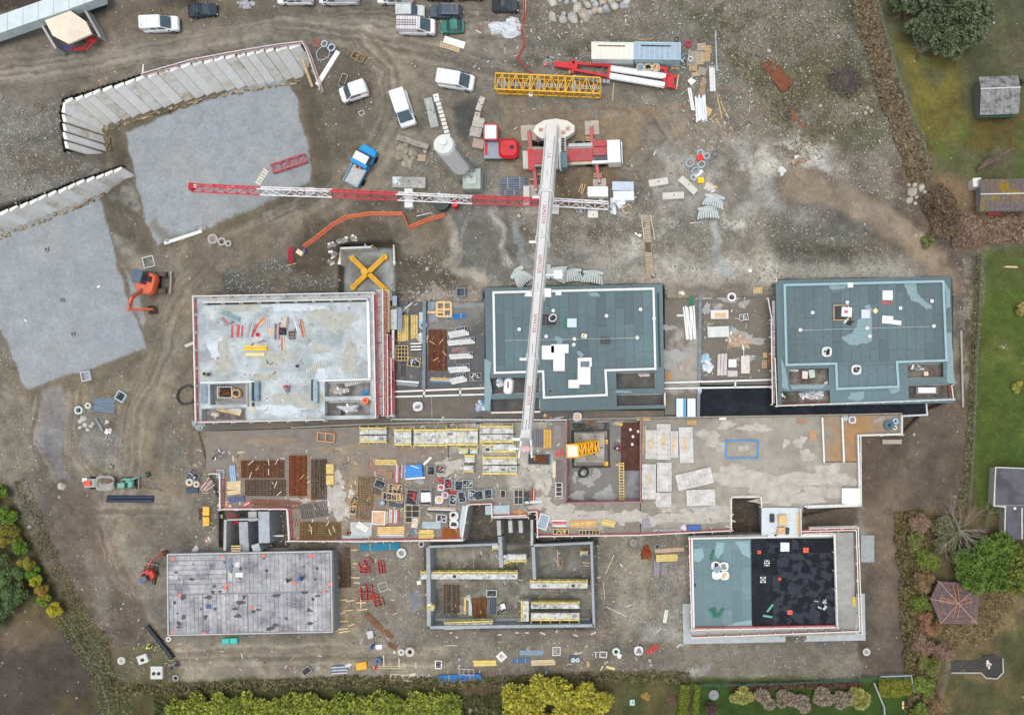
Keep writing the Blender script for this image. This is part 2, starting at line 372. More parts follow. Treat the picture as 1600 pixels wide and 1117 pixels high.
 fill([(262,600),(312,600),(312,740),(280,740)],(116,106,90),9,.7,rub=.5)
 fill([(300,668),(330,668),(330,740),(300,740)],(140,126,106),4,.7)
 tracks([(250,560),(205,640),(200,720),(180,790),(150,860),(170,930)],50,22,seed=8);tracks([(60,620),(50,690),(80,760),(150,800),(260,800)],26,12,seed=9)
 tracks([(115,610),(110,700),(150,750),(250,770)],30,12,seed=10)
 # --- lower-left, south strip
 fill([(55,740),(130,760),(180,860),(250,990),(200,1050),(120,960),(60,860)],(104,90,78),10,.8,rub=.3)
 fill([(130,860),(165,880),(190,950),(185,1000),(150,960)],(132,126,116),8,.6,rub=.4)
 tracks([(150,830),(175,900),(215,960),(240,1000)],34,10,seed=11)
 fill([(168,925),(230,930),(232,1010),(165,1000)],(92,82,72),9,.8,rub=.4)
 fill([(250,995),(600,1000),(720,1010),(720,1062),(280,1060),(240,1020)],(136,126,110),9,.9,rub=.25)
 tracks([(260,1025),(400,1022),(560,1020),(700,1028)],34,20,dark=(112,102,86),light=(160,150,132),seed=12)
 fill([(700,1000),(1360,1005),(1390,1050),(700,1062)],(118,110,98),9,.9,rub=.45)
 fill([(1040,1035),(1110,1040),(1100,1062),(1000,1060)],(164,162,158),7,.7,rub=1,blot=(18,.4,.6,54))
 fill([(515,850),(670,850),(668,1000),(515,1000)],(126,119,108),8,.9,rub=.55)
 fill([(520,920),(560,915),(570,1000),(520,1000)],(150,138,116),7,.8)
 fill([(525,860),(556,860),(556,980),(525,980)],(134,112,90),7,.6)
 fill([(930,850),(1080,840),(1080,1000),(930,1000)],(124,117,104),8,.9,rub=.75)
 fill([(975,850),(1010,870),(1015,960),(970,1000),(960,930)],(156,146,128),10,.7,rub=.5);fill([(1035,850),(1070,870),(1075,980),(1040,975),(1020,900)],(136,134,130),9,.6,rub=.8)
 fill([(1005,975),(1060,980),(1075,1010),(1000,1000)],(158,156,150),8,.7)
 fill([(1340,640),(1500,600),(1520,640),(1520,790),(1410,800),(1405,900),(1430,1060),(1350,1060),(1340,1000),(1360,880),(1340,800)],(98,86,76),8,.95,rub=.22)
 fill([(1370,700),(1490,700),(1500,790),(1400,790)],(114,100,86),20,.7,blot=(50,.4,.6,55));fill([(1345,690),(1375,700),(1370,780),(1345,780)],(78,72,70),8,.7)
 fill([(1440,650),(1510,650),(1515,700),(1460,690)],(130,122,112),9,.6,rub=1);fill([(1500,400),(1525,400),(1520,630),(1500,630)],(140,134,126),5,.6,rub=1,blot=(14,.4,.6,56))
 tracks([(1395,800),(1385,900),(1380,1000)],24,10,dark=(82,70,62),light=(118,104,92),seed=13)
 fill([(1345,880),(1420,900),(1420,1050),(1345,1040)],(88,80,72),10,.7,rub=.4)
 fill([(1490,700),(1520,700),(1510,800),(1480,790)],(80,66,58),6,.7,rub=.4)
 # --- pits inside the podium
 fill([(668,845),(930,845),(930,982),(668,982)],(110,105,95),2,1,.2,rub=.25);fill([(690,860),(800,860),(800,980),(690,980)],(136,126,110),9,.6,blot=(30,.4,.6,57))
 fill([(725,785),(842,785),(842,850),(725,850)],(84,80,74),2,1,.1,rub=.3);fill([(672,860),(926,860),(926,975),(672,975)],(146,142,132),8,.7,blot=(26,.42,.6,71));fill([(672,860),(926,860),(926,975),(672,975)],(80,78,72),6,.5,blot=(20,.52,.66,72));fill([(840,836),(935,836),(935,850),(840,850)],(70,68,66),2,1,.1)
 fill([(840,860),(920,860),(920,920),(840,920)],(112,112,108),8,.6,blot=(16,.4,.6,58))
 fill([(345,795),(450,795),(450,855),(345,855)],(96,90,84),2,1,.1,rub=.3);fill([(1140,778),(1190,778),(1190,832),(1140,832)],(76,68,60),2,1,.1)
 fill([(1255,788),(1345,788),(1345,830),(1255,830)],(88,78,68),5,.9,rub=.2);fill([(1345,800),(1365,800),(1365,830),(1340,830)],(140,144,146),6,.7)
 fill([(1600,-4000),(9000,-4000),(9000,9000),(1600,9000)],(84,92,58),20,grass=1);fill([(-9000,1115),(9000,1115),(9000,9000),(-9000,9000)],(84,86,56),10,grass=1)
 # --- east gardens
 fill([(1352,-40),(1384,60),(1410,160),(1440,230),(1450,282),(1520,285),(1700,285),(1700,-60)],(94,96,72),5,1,.4,rub=.06,grass=.8)
 fill([(1330,-40),(1355,-40),(1384,60),(1408,150),(1440,230),(1448,290),(1420,280),(1395,190),(1350,60)],(128,110,86),6,.95,.5,rub=.1,grass=.9)
 fill([(1400,60),(1500,90),(1500,180),(1560,210),(1500,260),(1440,220)],(112,104,52),16,.8,blot=(40,.38,.55,59));fill([(1450,180),(1520,190),(1540,260),(1460,270)],(92,104,58),16,.8,blot=(34,.4,.58,60))
 fill([(1540,20),(1640,20),(1640,120),(1560,100)],(108,98,84),14,.6,blot=(34,.4,.58,61));fill([(1590,200),(1700,220),(1700,300),(1590,280)],(78,92,52),9,.8)
 fill([(1520,175),(1600,175),(1590,235),(1510,235)],(106,92,50),9,.7)
 fill([(1450,282),(1470,270),(1700,330),(1700,385),(1500,390),(1480,370)],(126,108,90),7,.95,.5,grass=.9)
 fill([(1538,392),(1700,385),(1700,870),(1560,870),(1512,800),(1522,560),(1540,440)],(80,98,48),5,1,.3,rub=.03,grass=1.0)
 fill([(1530,380),(1700,380),(1700,440),(1540,460)],(94,98,66),9,.6,blot=(30,.4,.6,62));fill([(1540,520),(1640,520),(1600,700),(1540,650)],(108,112,66),20,.55,blot=(60,.42,.6,63))
 line([(1527,400),(1520,560),(1514,700),(1510,790)],10,(86,88,62),.8,5,.5,grass=.6)
 fill([(1408,800),(1520,790),(1700,850),(1700,1200),(1440,1200),(1425,1060),(1420,900)],(112,98,76),8,1,.5,rub=.1,grass=.9)
 fill([(1490,990),(1700,950),(1700,1200),(1470,1200)],(84,86,58),14,.9,blot=(50,.35,.55,64),grass=.9);fill([(1530,880),(1640,880),(1640,980),(1500,1000)],(138,122,92),14,.8,grass=.9,blot=(30,.35,.55,65))
 fill([(1412,800),(1478,810),(1480,1060),(1430,1060),(1420,940)],(88,84,56),9,.8,grass=.8,blot=(30,.35,.55,66))
 line([(1475,1000),(1482,1060),(1465,1100),(1440,1130)],9,(138,130,116),.7,4,.4)
 # --- south gardens
 fill([(-300,1070),(270,1062),(720,1062),(1000,1052),(1090,1060),(1420,1060),(1440,1200),(-300,1200)],(82,84,54),6,1,.5,rub=.1,grass=.9)
 fill([(900,1048),(1080,1052),(1070,1200),(940,1200)],(96,88,60),9,.8,blot=(30,.4,.55,67),grass=.8);fill([(1085,1068),(1430,1062),(1430,1200),(1085,1200)],(62,86,38),5,1,.3,rub=0,grass=1)
 fill([(1088,1060),(1370,1060),(1372,1068),(1088,1068)],(84,94,54),3,.8,.3,grass=1)
 fill([(720,1050),(800,1050),(800,1130),(720,1130)],(96,78,66),8,.7,rub=.4)
 # --- west gardens, dark soil
 fill([(-300,740),(0,745),(60,860),(110,950),(180,1020),(200,1200),(-300,1200)],(92,86,60),8,1,.5,grass=.8)
 fill([(-300,985),(60,975),(100,985),(130,1000),(160,1035),(172,1080),(150,1150),(-300,1150)],(74,66,60),10,1,.5,rub=.1,grass=.05)
 fill([(0,950),(80,960),(90,1000),(0,1030)],(112,96,76),9,.7);fill([(90,1090),(220,1080),(260,1200),(60,1200)],(88,80,56),9,.8,blot=(20,.4,.5,68),grass=.8)
 fill([(185,1010),(260,1010),(290,1060),(200,1100)],(100,98,70),9,.7,grass=.6,rub=.5)
 fill([(-40,-60),(120,-60),(60,10),(-40,28)],(70,60,56),5,.9,rub=.2)
 fill([(1345,650),(1520,640),(1525,790),(1410,800),(1405,900),(1425,1060),(1350,1060),(1345,1000),(1365,880),(1345,800)],(96,82,70),9,.75,rub=.15);line([(1440,660),(1420,740),(1385,800),(1385,900),(1378,1000)],34,(112,98,84),.6,12)
 line([(330,230),(420,200),(460,280)],3,(134,138,144),.5,2,.3);line([(60,420),(120,560)],3,(136,140,146),.5,2,.3);line([(75,415),(134,552)],3,(136,140,146),.5,2,.3)
 # global mottling
 C*=(1+np.where(np.minimum(pdist(X,Y,P1),pdist(X,Y,P2))<2,.15,1)*((n1-.5)*.2+(n2-.5)*.30+(n3-.5)*.22))[...,None]
 C[...,0]+=(n1-.5)*10;C[...,2]-=(n1-.5)*10
 gm_=np.clip(GR,0,1)[...,None];lum=C.mean(-1,keepdims=True)
 C=lum+(C-lum)*(.82+.18*gm_);C*=np.array([1.02,1.03,1.01]);C=C*(1-.10*gm_)
 C=np.clip(C,12,235)
 lc=C/255.0;lc=np.where(lc<=.04045,lc/12.92,((lc+.055)/1.055)**2.4)/KC
 rel=np.clip(RB,0,1)*(1-np.clip(GR,0,1)*.6)
 padm=np.minimum(pdist(X,Y,P1),pdist(X,Y,P2))<2
 Z2=Z+np.where(padm,.05,1.0)*((n2-.5)*.35*(1-.4*GR)+(n3-.5)*.22*(.3+rel)+(fbm(X,Y,5,2,77)-.5)*.10)
 inb=pdist(X,Y,POLYH[5][0])<4
 Z2=np.where(inb,Z,Z2)
 kk=(H-Z)/FP
 VX=(X-NX)*kk;VY=(NY-Y)*kk
 V=np.stack([VX,VY,Z2],-1).reshape(-1,3)
 idx=np.arange(nx*ny).reshape(ny,nx)
 F4=np.stack([idx[:-1,:-1],idx[1:,:-1],idx[1:,1:],idx[:-1,1:]],-1).reshape(-1,4)
 me=bpy.data.meshes.new('ground');me.vertices.add(len(V));me.vertices.foreach_set('co',V.ravel().astype(np.float32))
 me.loops.add(F4.size);me.loops.foreach_set('vertex_index',F4.ravel().astype(np.int32))
 me.polygons.add(len(F4));me.polygons.foreach_set('loop_start',np.arange(0,F4.size,4,dtype=np.int32))
 me.polygons.foreach_set('use_smooth',np.ones(len(F4),bool));me.update(calc_edges=True)
 a=me.color_attributes.new('Col','FLOAT_COLOR','POINT')
 a.data.foreach_set('color',np.concatenate([lc.reshape(-1,3),np.ones((len(V),1))],1).ravel().astype(np.float32))
 for nm,arr in(('rubble',RB),('grass',GR)):
  q=me.attributes.new(nm,'FLOAT','POINT');q.data.foreach_set('value',arr.ravel().astype(np.float32))
 m=bpy.data.materials.new('earth');m.use_nodes=True;n,l=m.node_tree.nodes,m.node_tree.links
 b=n['Principled BSDF'];b.inputs['Roughness'].default_value=.92;b.inputs['Specular IOR Level'].default_value=.25
 at_=lambda nm:(lambda q:(setattr(q,'attribute_name',nm),q)[1])(n.new('ShaderNodeAttribute'))
 ca,ra,ga=at_('Col'),at_('rubble'),at_('grass')
 geo=n.new('ShaderNodeNewGeometry')
 def noise(sc,det=5,ro=.65):
  t=n.new('ShaderNodeTexNoise');t.inputs['Scale'].default_value=sc;t.inputs['Detail'].default_value=det;t.inputs['Roughness'].default_value=ro
  l.new(geo.outputs['Position'],t.inputs['Vector']);return t
 def mth(op,a_,b_=None):
  q=n.new('ShaderNodeMath');q.operation=op
  for i,v in enumerate((a_,b_)):
   if v is None:continue
   if isinstance(v,(int,float)):q.inputs[i].default_value=v
   else:l.new(v,q.inputs[i])
  return q.outputs[0]
 def mr(v,a0,a1,b0,b1):
  q=n.new('ShaderNodeMapRange');l.new(v,q.inputs[0])
  for i,x in enumerate((a0,a1,b0,b1)):q.inputs[i+1].default_value=x
  return q.outputs[0]
 t1=noise(2.2,6,.75);t2=noise(.5,5,.6);t3=noise(7,3,.8)
 f=mth('MULTIPLY',mr(t1.outputs['Fac'],.3,.7,.84,1.17),mr(t2.outputs['Fac'],.3,.7,.88,1.12))
 f=mth('MULTIPLY',f,mth('ADD',1.0,mth('MULTIPLY',mr(t3.outputs['Fac'],.3,.7,-.45,.5),mth('ADD',.3,mth('MULTIPLY',ra.outputs['Fac'],.9)))))
 sc=n.new('ShaderNodeVectorMath');sc.operation='SCALE';l.new(ca.outputs['Color'],sc.inputs[0]);l.new(f,sc.inputs['Scale'])
 # stones too small to model: pale speckle, thick where rubble lies
 vo=n.new('ShaderNodeTexVoronoi');vo.inputs['Scale'].default_value=3.2;l.new(geo.outputs['Position'],vo.inputs['Vector'])
 sp=n.new('ShaderNodeSeparateColor');l.new(vo.outputs['Color'],sp.inputs[0])
 keep=mth('GREATER_THAN',mth('ADD',sp.outputs[0],mth('MULTIPLY',ra.outputs['Fac'],.5)),.95)
 near=mr(vo.outputs['Distance'],.16,.36,1,0)
 msk=mth('MULTIPLY',mth('MULTIPLY',keep,near),mth('MULTIPLY',ra.outputs['Fac'],.75))
 mx=n.new('ShaderNodeMix');mx.data_type='RGBA';l.new(msk,mx.inputs[0]);l.new(sc.outputs[0],mx.inputs[6]);mx.inputs[7].default_value=(.52,.51,.48,1)
 # grass: tuft-scale green/straw variation
 tg=noise(5,4,.8);gcol=n.new('ShaderNodeMix');gcol.data_type='RGBA';gcol.blend_type='MULTIPLY'
 l.new(mth('MULTIPLY',ga.outputs['Fac'],.8),gcol.inputs[0]);l.new(mx.outputs[2],gcol.inputs[6])
 rp=n.new('ShaderNodeValToRGB');l.new(tg.outputs['Fac'],rp.inputs[0]);e=rp.color_ramp.elements
 e[0].position=.3;e[0].color=(.45,.5,.4,1);e[1].position=.72;e[1].color=(1.5,1.4,1.2,1);l.new(rp.outputs[0],gcol.inputs[7])
 l.new(gcol.outputs[2],b.inputs['Base Color'])
 bp=n.new('ShaderNodeBump');bp.inputs['Strength'].default_value=.7;bp.inputs['Distance'].default_value=.12
 l.new(mth('ADD',t1.outputs['Fac'],mth('MULTIPLY',msk,.8)),bp.inputs['Height']);l.new(bp.outputs[0],b.inputs['Normal'])
 me.materials.append(m);o=bpy.data.objects.new('ground',me);COL.objects.link(o);struct(o)
 # real stones strewn over it
 iy0,iy1=np.searchsorted(ys,-30),np.searchsorted(ys,1150);ix0,ix1=np.searchsorted(xs,-30),np.searchsorted(xs,1630)
 W_=(RB*np.where(inb,.0,1.0)*(1-.7*GR))[iy0:iy1,ix0:ix1].ravel()**1.6;W_=W_*(.2+1.6*(n2[iy0:iy1,ix0:ix1].ravel()>.5))
 pk=np.random.choice(len(W_),10000,p=W_/W_.sum());sub=idx[iy0:iy1,ix0:ix1].ravel()[pk]
 base=np.array([[1,0,0],[-1,0,0],[0,1,0],[0,-1,0],[0,0,1],[0,0,-.6]],float)
 tri=np.array([[0,2,4],[2,1,4],[1,3,4],[3,0,4],[2,0,5],[1,2,5],[3,1,5],[0,3,5]])
 n_=len(pk);sz=.04+.15*np.random.rand(n_)**3+.02;sz[np.random.rand(n_)<.012]*=2.3
 j=base[None]*(1+.5*(np.random.rand(n_,6,3)-.5))*sz[:,None,None];j[...,2]*=.7
 a=np.random.rand(n_)*6.28;ca_,sa_=np.cos(a)[:,None],np.sin(a)[:,None];jx=j[...,0]*ca_*1.3-j[...,1]*sa_;jy=j[...,0]*sa_*1.3+j[...,1]*ca_;j=np.stack([jx,jy,j[...,2]],-1)
 pos=V[sub].copy();pos[:,:2]+=(np.random.rand(n_,2)-.5)*.3;pos[:,2]+=sz*.2
 vv=(j+pos[:,None]).reshape(-1,3);ff=(tri[None]+6*np.arange(n_)[:,None,None]).reshape(-1,3)
 me=bpy.data.meshes.new('loose_stones');me.vertices.add(len(vv));me.vertices.foreach_set('co',vv.ravel().astype(np.float32))
 me.loops.add(ff.size);me.loops.foreach_set('vertex_index',ff.ravel().astype(np.int32));me.polygons.add(len(ff));me.polygons.foreach_set('loop_start',np.arange(0,ff.size,3,dtype=np.int32));me.update(calc_edges=True)
 me.materials.append(M((196,194,188),.85,.25,2.2,c2=(150,145,136),sc2=1.5))
 o=bpy.data.objects.new('loose_stones',me);COL.objects.link(o);o['kind']='stuff';tag(o,'pale loose stones strewn over the bare earth of the site','stones')
build_terrain()
# ---------------- building helpers (photo pixels at the height of the top face) ----------------
SITE=1.2
def rot_px(x,y,cx,cy,deg):
 a=R(deg);dx,dy=x-cx,y-cy
 return cx+dx*math.cos(a)+dy*math.sin(a),cy-dx*math.sin(a)+dy*math.cos(a)
def rel(o):
 if o.parent:o.location=Vector(o.location)-o.parent.location
 return o
def wrel(o):
 """mesh built in world coordinates under an unrotated parent (or a part of it)"""
 p=o.parent;t=Vector((0,0,0))
 while p:t+=p.location;p=p.parent
 o.location=-t;return o
def gridplate(name,parent,ins,outs,z0,z1,m,rot=SITE,label=None,mside=None):
 xs=sorted({v for r in ins+outs for v in(r[0],r[2])});ys=sorted({v for r in ins+outs for v in(r[1],r[3])})
 cx=(ins[0][0]+ins[0][2])/2;cy=(ins[0][1]+ins[0][3])/2
 def hit(x,y,rs):return any(r[0]<x<r[2]and r[1]<y<r[3]for r in rs)
 G=[[hit((xs[i]+xs[i+1])/2,(ys[j]+ys[j+1])/2,ins)and not hit((xs[i]+xs[i+1])/2,(ys[j]+ys[j+1])/2,outs)for j in range(len(ys)-1)]for i in range(len(xs)-1)]
 b=MB();vi={};V=[]
 def v(i,j,top):
  k=(i,j,top)
  if k not in vi:
   p=P(*rot_px(xs[i],ys[j],cx,cy,rot),z1);vi[k]=len(V);V.append((p.x,p.y,z1 if top else z0))
  return vi[k]
 ft,fs=[],[]
 g=lambda i,j:0<=i<len(xs)-1 and 0<=j<len(ys)-1 and G[i][j]
 for i in range(len(xs)-1):
  for j in range(len(ys)-1):
   if not G[i][j]:continue
   ft.append((v(i,j+1,1),v(i+1,j+1,1),v(i+1,j,1),v(i,j,1)))
   if not g(i-1,j):fs.append((v(i,j,0),v(i,j+1,0),v(i,j+1,1),v(i,j,1)))
   if not g(i+1,j):fs.append((v(i+1,j+1,0),v(i+1,j,0),v(i+1,j,1),v(i+1,j+1,1)))
   if not g(i,j-1):fs.append((v(i+1,j,0),v(i,j,0),v(i,j,1),v(i+1,j,1)))
   if not g(i,j+1):fs.append((v(i,j+1,0),v(i+1,j+1,0),v(i+1,j+1,1),v(i,j+1,1)))
 b.v=V;b.f=ft+fs;b.m=[b.mi(m)]*len(ft)+[b.mi(mside or m)]*len(fs)
 o=b.build(name,parent,label);return wrel(o)
def polyslab(name,parent,poly,z0,z1,m,label=None,mside=None):
 b=MB();b.prism([P(x,y,z1)[:2]for x,y in poly],z0,z1,mside or m,m)
 return wrel(b.build(name,parent,label))
def pxbox(name,parent,x0,y0,x1,y1,z0,z1,m,rot=0.0,label=None):
 c=P((x0+x1)/2,(y0+y1)/2,z1);k=mp(z1)
 o=pbox(name,parent,(c.x,c.y,(z0+z1)/2),(abs(x1-x0)*k,abs(y1-y0)*k,z1-z0),m,R(rot),label=label)
 p=parent;t=Vector((0,0,0))
 while p:t+=p.location;p=p.parent
 o.location=Vector(o.location)-t;return o
def wallpx(name,parent,pts,wd,z0,z1,m,closed=False,label=None):
 """a wall along a px polyline, mitred into one mesh"""
 b=MB();k=mp(z1);q=[P(x,y,z1)for x,y in pts]
 if closed:q.append(q[0])
 for i in range(len(q)-1):
  a,c=q[i].copy(),q[i+1].copy();d=(c-a).normalized();e=wd*k/2
  if i>0 or closed:a=a+d*e
  if i<len(q)-2 or closed:c=c+d*e
  nrm=Vector((-d.y,d.x,0))*e
  b.prism([(a+nrm)[:2],(a-nrm)[:2],(c-nrm)[:2],(c+nrm)[:2]],z0,z1,m)
 return wrel(b.build(name,parent,label))
def guard(parent,pts,z,top=None,toe=None,step=2.2,h=1.05,label=None,name='guardrail'):
 """edge protection: toe board, two rails and posts along a px polyline standing on height z"""
 top=top or OFFW;toe=toe or REDF;b=MB();q=[P(x,y,z+h)for x,y in pts];posts=[]
 for a,c in zip(q[:-1],q[1:]):
  d=c-a;L=d.length;u=d.normalized();nrm=Vector((-u.y,u.x,0));dn=Vector((0,0,-1))
  b.beam(a,c,.13,top,.05);b.beam(a+dn*.5+nrm*.03,c+dn*.5+nrm*.03,.05,toe,.12)
  b.beam(a+dn*(h-.12)+nrm*.12,c+dn*(h-.12)+nrm*.12,.13,toe,.2)
  n=max(1,int(L/step))
  for i in range(n+1):posts.append(a+d*i/n-nrm*.1)
 o=wrel(b.build(name,parent,label))
 for p in posts:
  e=pbox('post',o,(p.x,p.y,z+h/2+.05),(.07,.32,h+.2),top,math.atan2(d.y,d.x));t=Vector((0,0,0));pp=o
  while pp:t+=pp.location;pp=pp.parent
  e.location=Vector(e.location)-t
 return o
def sheets(parent,rects,z,m,w=15,rot=SITE,cen=None,lay=(.012,.03),name='roofing_sheet',ln=(42,80),horiz=False,gap=.35,mats=None):
 r=random.Random(int(rects[0][0]));cx,cy=cen
 if name=='roofing_sheet'and gap==.35 and z==ROOF and w<20:
  for j,(x0,y0,x1,y1)in enumerate(rects):pp=rot_px((x0+x1)/2,(y0+y1)/2,cx,cy,rot);pxbox('underlay',parent,pp[0]-(x1-x0)/2,pp[1]-(y1-y0)/2,pp[0]+(x1-x0)/2,pp[1]+(y1-y0)/2,z,z+.004+.002*j,DARK,rot)
 for(x0,y0,x1,y1)in rects:
  a0,a1,b0,b1=(y0,y1,x0,x1)if horiz else(x0,x1,y0,y1)
  n=max(1,round((a1-a0)/w));ww=(a1-a0)/n
  for i in range(n):
   y=b0;ly=r.uniform(10,ln[1])
   while y<b1-.5:
    ye=min(b1,y+ly)
    if b1-ye<8:ye=b1
    u0,u1=a0+i*ww+gap*.5,a0+(i+1)*ww-gap*.5;v0,v1=y+gap*.5,ye-gap*.5
    q=((v0+v1)/2,(u0+u1)/2,v1-v0,u1-u0)if horiz else((u0+u1)/2,(v0+v1)/2,u1-u0,v1-v0)
    px,py=rot_px(q[0],q[1],cx,cy,rot);h=r.uniform(*lay)
    mm=m if not mats or r.random()>.25 else r.choice(mats)
    pxbox(name,parent,px-q[2]/2,py-q[3]/2,px+q[2]/2,py+q[3]/2,z,z+h,mm,rot)
    y=ye;ly=r.uniform(*ln)
SLAB=M((186,195,197),.7,.16,.7,c2=(158,167,168),sc2=.28,th=(.45,.62),bump=.1)
WETC=M((124,119,112),.6,.12,1.0,c2=(150,142,130),sc2=.09,th=(.42,.6),bump=.1)
BRNC=M((128,121,112),.6,.14,1.0,c2=(150,128,100),sc2=.10,th=(.5,.68),bump=.1)
PATCH=M((138,133,122),.6,.12,1.0,c2=(158,152,140),sc2=.12,th=(.45,.6),bump=.1)
ROOFG=M((100,116,119),.8,.07,2.0,c2=(108,131,135),sc2=.08,th=(.4,.65),spec=.15)
ROOFL=M((138,162,167),.8,.06,2.0,spec=.15);ROOFG2=M((103,119,122),.8,.07,2.0,spec=.15);ROOFG3=M((97,113,116),.8,.07,2.0,spec=.15)
BITU=M((36,40,46),.8,.15,1.5,c2=(46,50,56),sc2=.4,spec=.08);BITG=M((60,64,72),.8,.12,2.0,c2=(36,40,46),sc2=.9,th=(.48,.51),spec=.08)
DKFL=M((86,84,80),.6,.2,.8,c2=(60,60,62),sc2=.5);VOID=M((52,50,48),.8,.2)
CURB=M((228,230,228),.6,.06);CURBB=M((152,184,190),.6,.06)
# ---------------- the podium ----------------
POD=thing('podium','wide concrete podium deck spread between all the unfinished buildings','podium',P(900,700,0))
polyslab('slab',POD,[(322,674),(700,662),(700,846),(452,846),(449,796),(343,796),(343,738),(322,738)],-.5,DECK,BRNC,mside=CONC)
polyslab('slab',POD,[(701.2,662),(885,657),(885,785),(1000,783),(1000,838),(839,838),(837,800),(826,800),(826,806),(769,808),(768,787),(732,788),(723,846),(701.2,846)],-.5,DECK,M((134,129,120),.6,.1,1,c2=(186,182,170),sc2=.11,th=(.5,.62),bump=.1),mside=CONC)
polyslab('slab',POD,[(1001.2,655),(1284,650),(1288,722),(1343,722),(1343,789),(1255,792),(1250,836),(1192,836),(1188,778),(1143,778),(1141,829),(1001.2,835)],-.5,DECK,PATCH,mside=CONC)
polyslab('slab',POD,[(1285.2,650),(1410,648),(1410,679),(1341,681),(1343,720.8),(1289.2,720.8)],-.5,DECK,M((148,138,122),.6,.1,1,c2=(164,128,84),sc2=.12,th=(.48,.62)),mside=CONC)
polyslab('slab',POD,[(612,469),(757,465),(757,606),(612,612)],-.5,DECK,M((78,80,82),.5,.12,1,c2=(118,116,112),sc2=.1,th=(.5,.62)),mside=CONC)
polyslab('slab',POD,[(1038.6,463),(1094,461),(1094,648),(1038.6,648)],-.5,DECK,M((112,106,96),.55,.12,1,c2=(158,152,142),sc2=.12,th=(.56,.62)),mside=CONC)
polyslab('slab',POD,[(1095.2,461),(1211,457),(1211,601),(1095.2,601)],-.5,DECK,M((108,102,90),.55,.12,1,c2=(164,160,150),sc2=.13,th=(.58,.61)),mside=CONC)
polyslab('slab',POD,[(303,658),(612,650),(612,613.2),(757,607),(757,641),(1037.4,641),(1037.4,649),(1094,649.2),(1094,653.5),(612,664),(322,672.8),(303,674)],-.5,DECK,M((112,102,90),.6,.12,1,c2=(96,92,86),sc2=.15),mside=CONC)
polyslab('slab',POD,[(1095.2,602.2),(1211,601.5),(1211,633.5),(1444,625),(1446,646),(1095.2,653.5)],-.5,DECK,BITU,label='black bitumen covered strip',mside=CONC)
sheets(POD,[(1097,607,1209,652)],DECK,BITU,9,cen=(1153,628),horiz=True,ln=(110,112),name='bitumen_sheet');sheets(POD,[(1214,636,1440,648)],DECK,BITU,11,cen=(1327,641),horiz=True,ln=(60,90),name='bitumen_sheet')
# low walls and planters of the deck
for pts in([(612,612),(860-100,606)],[(612,620),(757,616)],[(612,608),(612,624)],[(663,608),(662,620)],[(719,607),(719,618)],
   [(1038,598),(1211,593)],[(1038,607),(1211,604)],[(1149,595),(1149,605)]):
 wallpx('low_wall',POD,pts,2.6,DECK,DECK+.75,CURB)
for pts in([(663,470),(662,607)],[(1094,462),(1093,597)],[(1092,608),(1091,650)]):
 wallpx('low_wall',POD,pts,5,DECK,DECK+.6,M((118,132,140),.6,.15))
wallpx('low_wall',POD,[(455,668),(560,663),(700,659),(885,655),(1284,648.5),(1410,646)],2.2,DECK,DECK+.5,M((150,146,138),.7,.15))
for pts in([(1285,652),(1288,722)],[(1316,652),(1319,722)]):wallpx('low_wall',POD,pts,2.6,DECK,DECK+.7,CURB)
wallpx('low_wall',POD,[(1409,648),(1409,678),(1341,680),(1344,788),(1257,791)],2.5,DECK,DECK+.9,CURB)
wallpx('low_wall',POD,[(612,612),(613,648)],2.5,DECK,DECK+.8,CURB);wallpx('low_wall',POD,[(1447,624),(1449,648),(1410,650)],2.5,DECK,DECK+.5,GALV)
wallpx('low_wall',POD,[(343,740),(343.5,795),(449,795),(452,845),(560,845),(722,844),(730,789)],2.2,DECK,DECK+.25,CURB)
wallpx('low_wall',POD,[(727,790),(718,842)],9,DECK-.6,DECK+.1,M((190,206,212),.7,.08))
guard(POD,[(326,740),(343,740),(343,796),(448,795),(451,845),(560,846),(722,843),(731,789)],DECK)
guard(POD,[(733,788),(768,787),(769,807),(822,805)],DECK);guard(POD,[(826,800),(839,799),(840,838),(1000,836),(1141,829)],DECK)
guard(POD,[(1143,829),(1143,777),(1189,776),(1190,792)],DECK,toe=OFFW);guard(POD,[(1345,681),(1346,790),(1262,793)],DECK,toe=OFFW);guard(POD,[(1344,681),(1410,679),(1410,650)],DECK,toe=OFFW)
guard(POD,[(885,658),(884,786),(1001,784),(1001,656)],DECK,toe=M((150,90,92),.7,.2),top=M((170,130,130),.7,.2));guard(POD,[(612,655),(885,656)],DECK,toe=CONCD,top=GALV,step=3)
for pts in([(697,662),(698,617)],):wallpx('joint',POD,[(674,617),(675,657)],1.6,DECK,DECK+.02,CONCD)
zone([(322,674),(700,662),(885,657),(1410,648),(1410,679),(1343,681),(1343,790),(1255,793),(1250,836),(1141,829),(1000,836),(838,840),(723,846),(452,846),(449,796),(343,796),(343,738),(322,738)],DECK)
zone([(612,465),(1211,457),(1211,633),(1444,625),(1446,647),(1090,653),(612,664),(303,674),(303,658),(612,648)],DECK)
# sunken court with the tower crane base
ct=gridplate('court_floor',POD,[(886,656,999,784)],[],-.3,1.7,M((112,110,106),.5,.1,1,c2=(150,150,146),sc2=.3,th=(.56,.6)),mside=CONC)
pxbox('court_floor',POD,970,660,999,735,1.7,1.72,RUSTD,0,'rust stained strip of the court');pxbox('court_floor',POD,970,736,999,783,1.7,1.74,M((140,142,146),.6,.15,1,c2=(110,110,112),sc2=.6))
zone(rect(886,656,999,784),1.72)
for x0,y0,x1,y1 in((345,797,450,852),(1144,779,1188,832)):pass
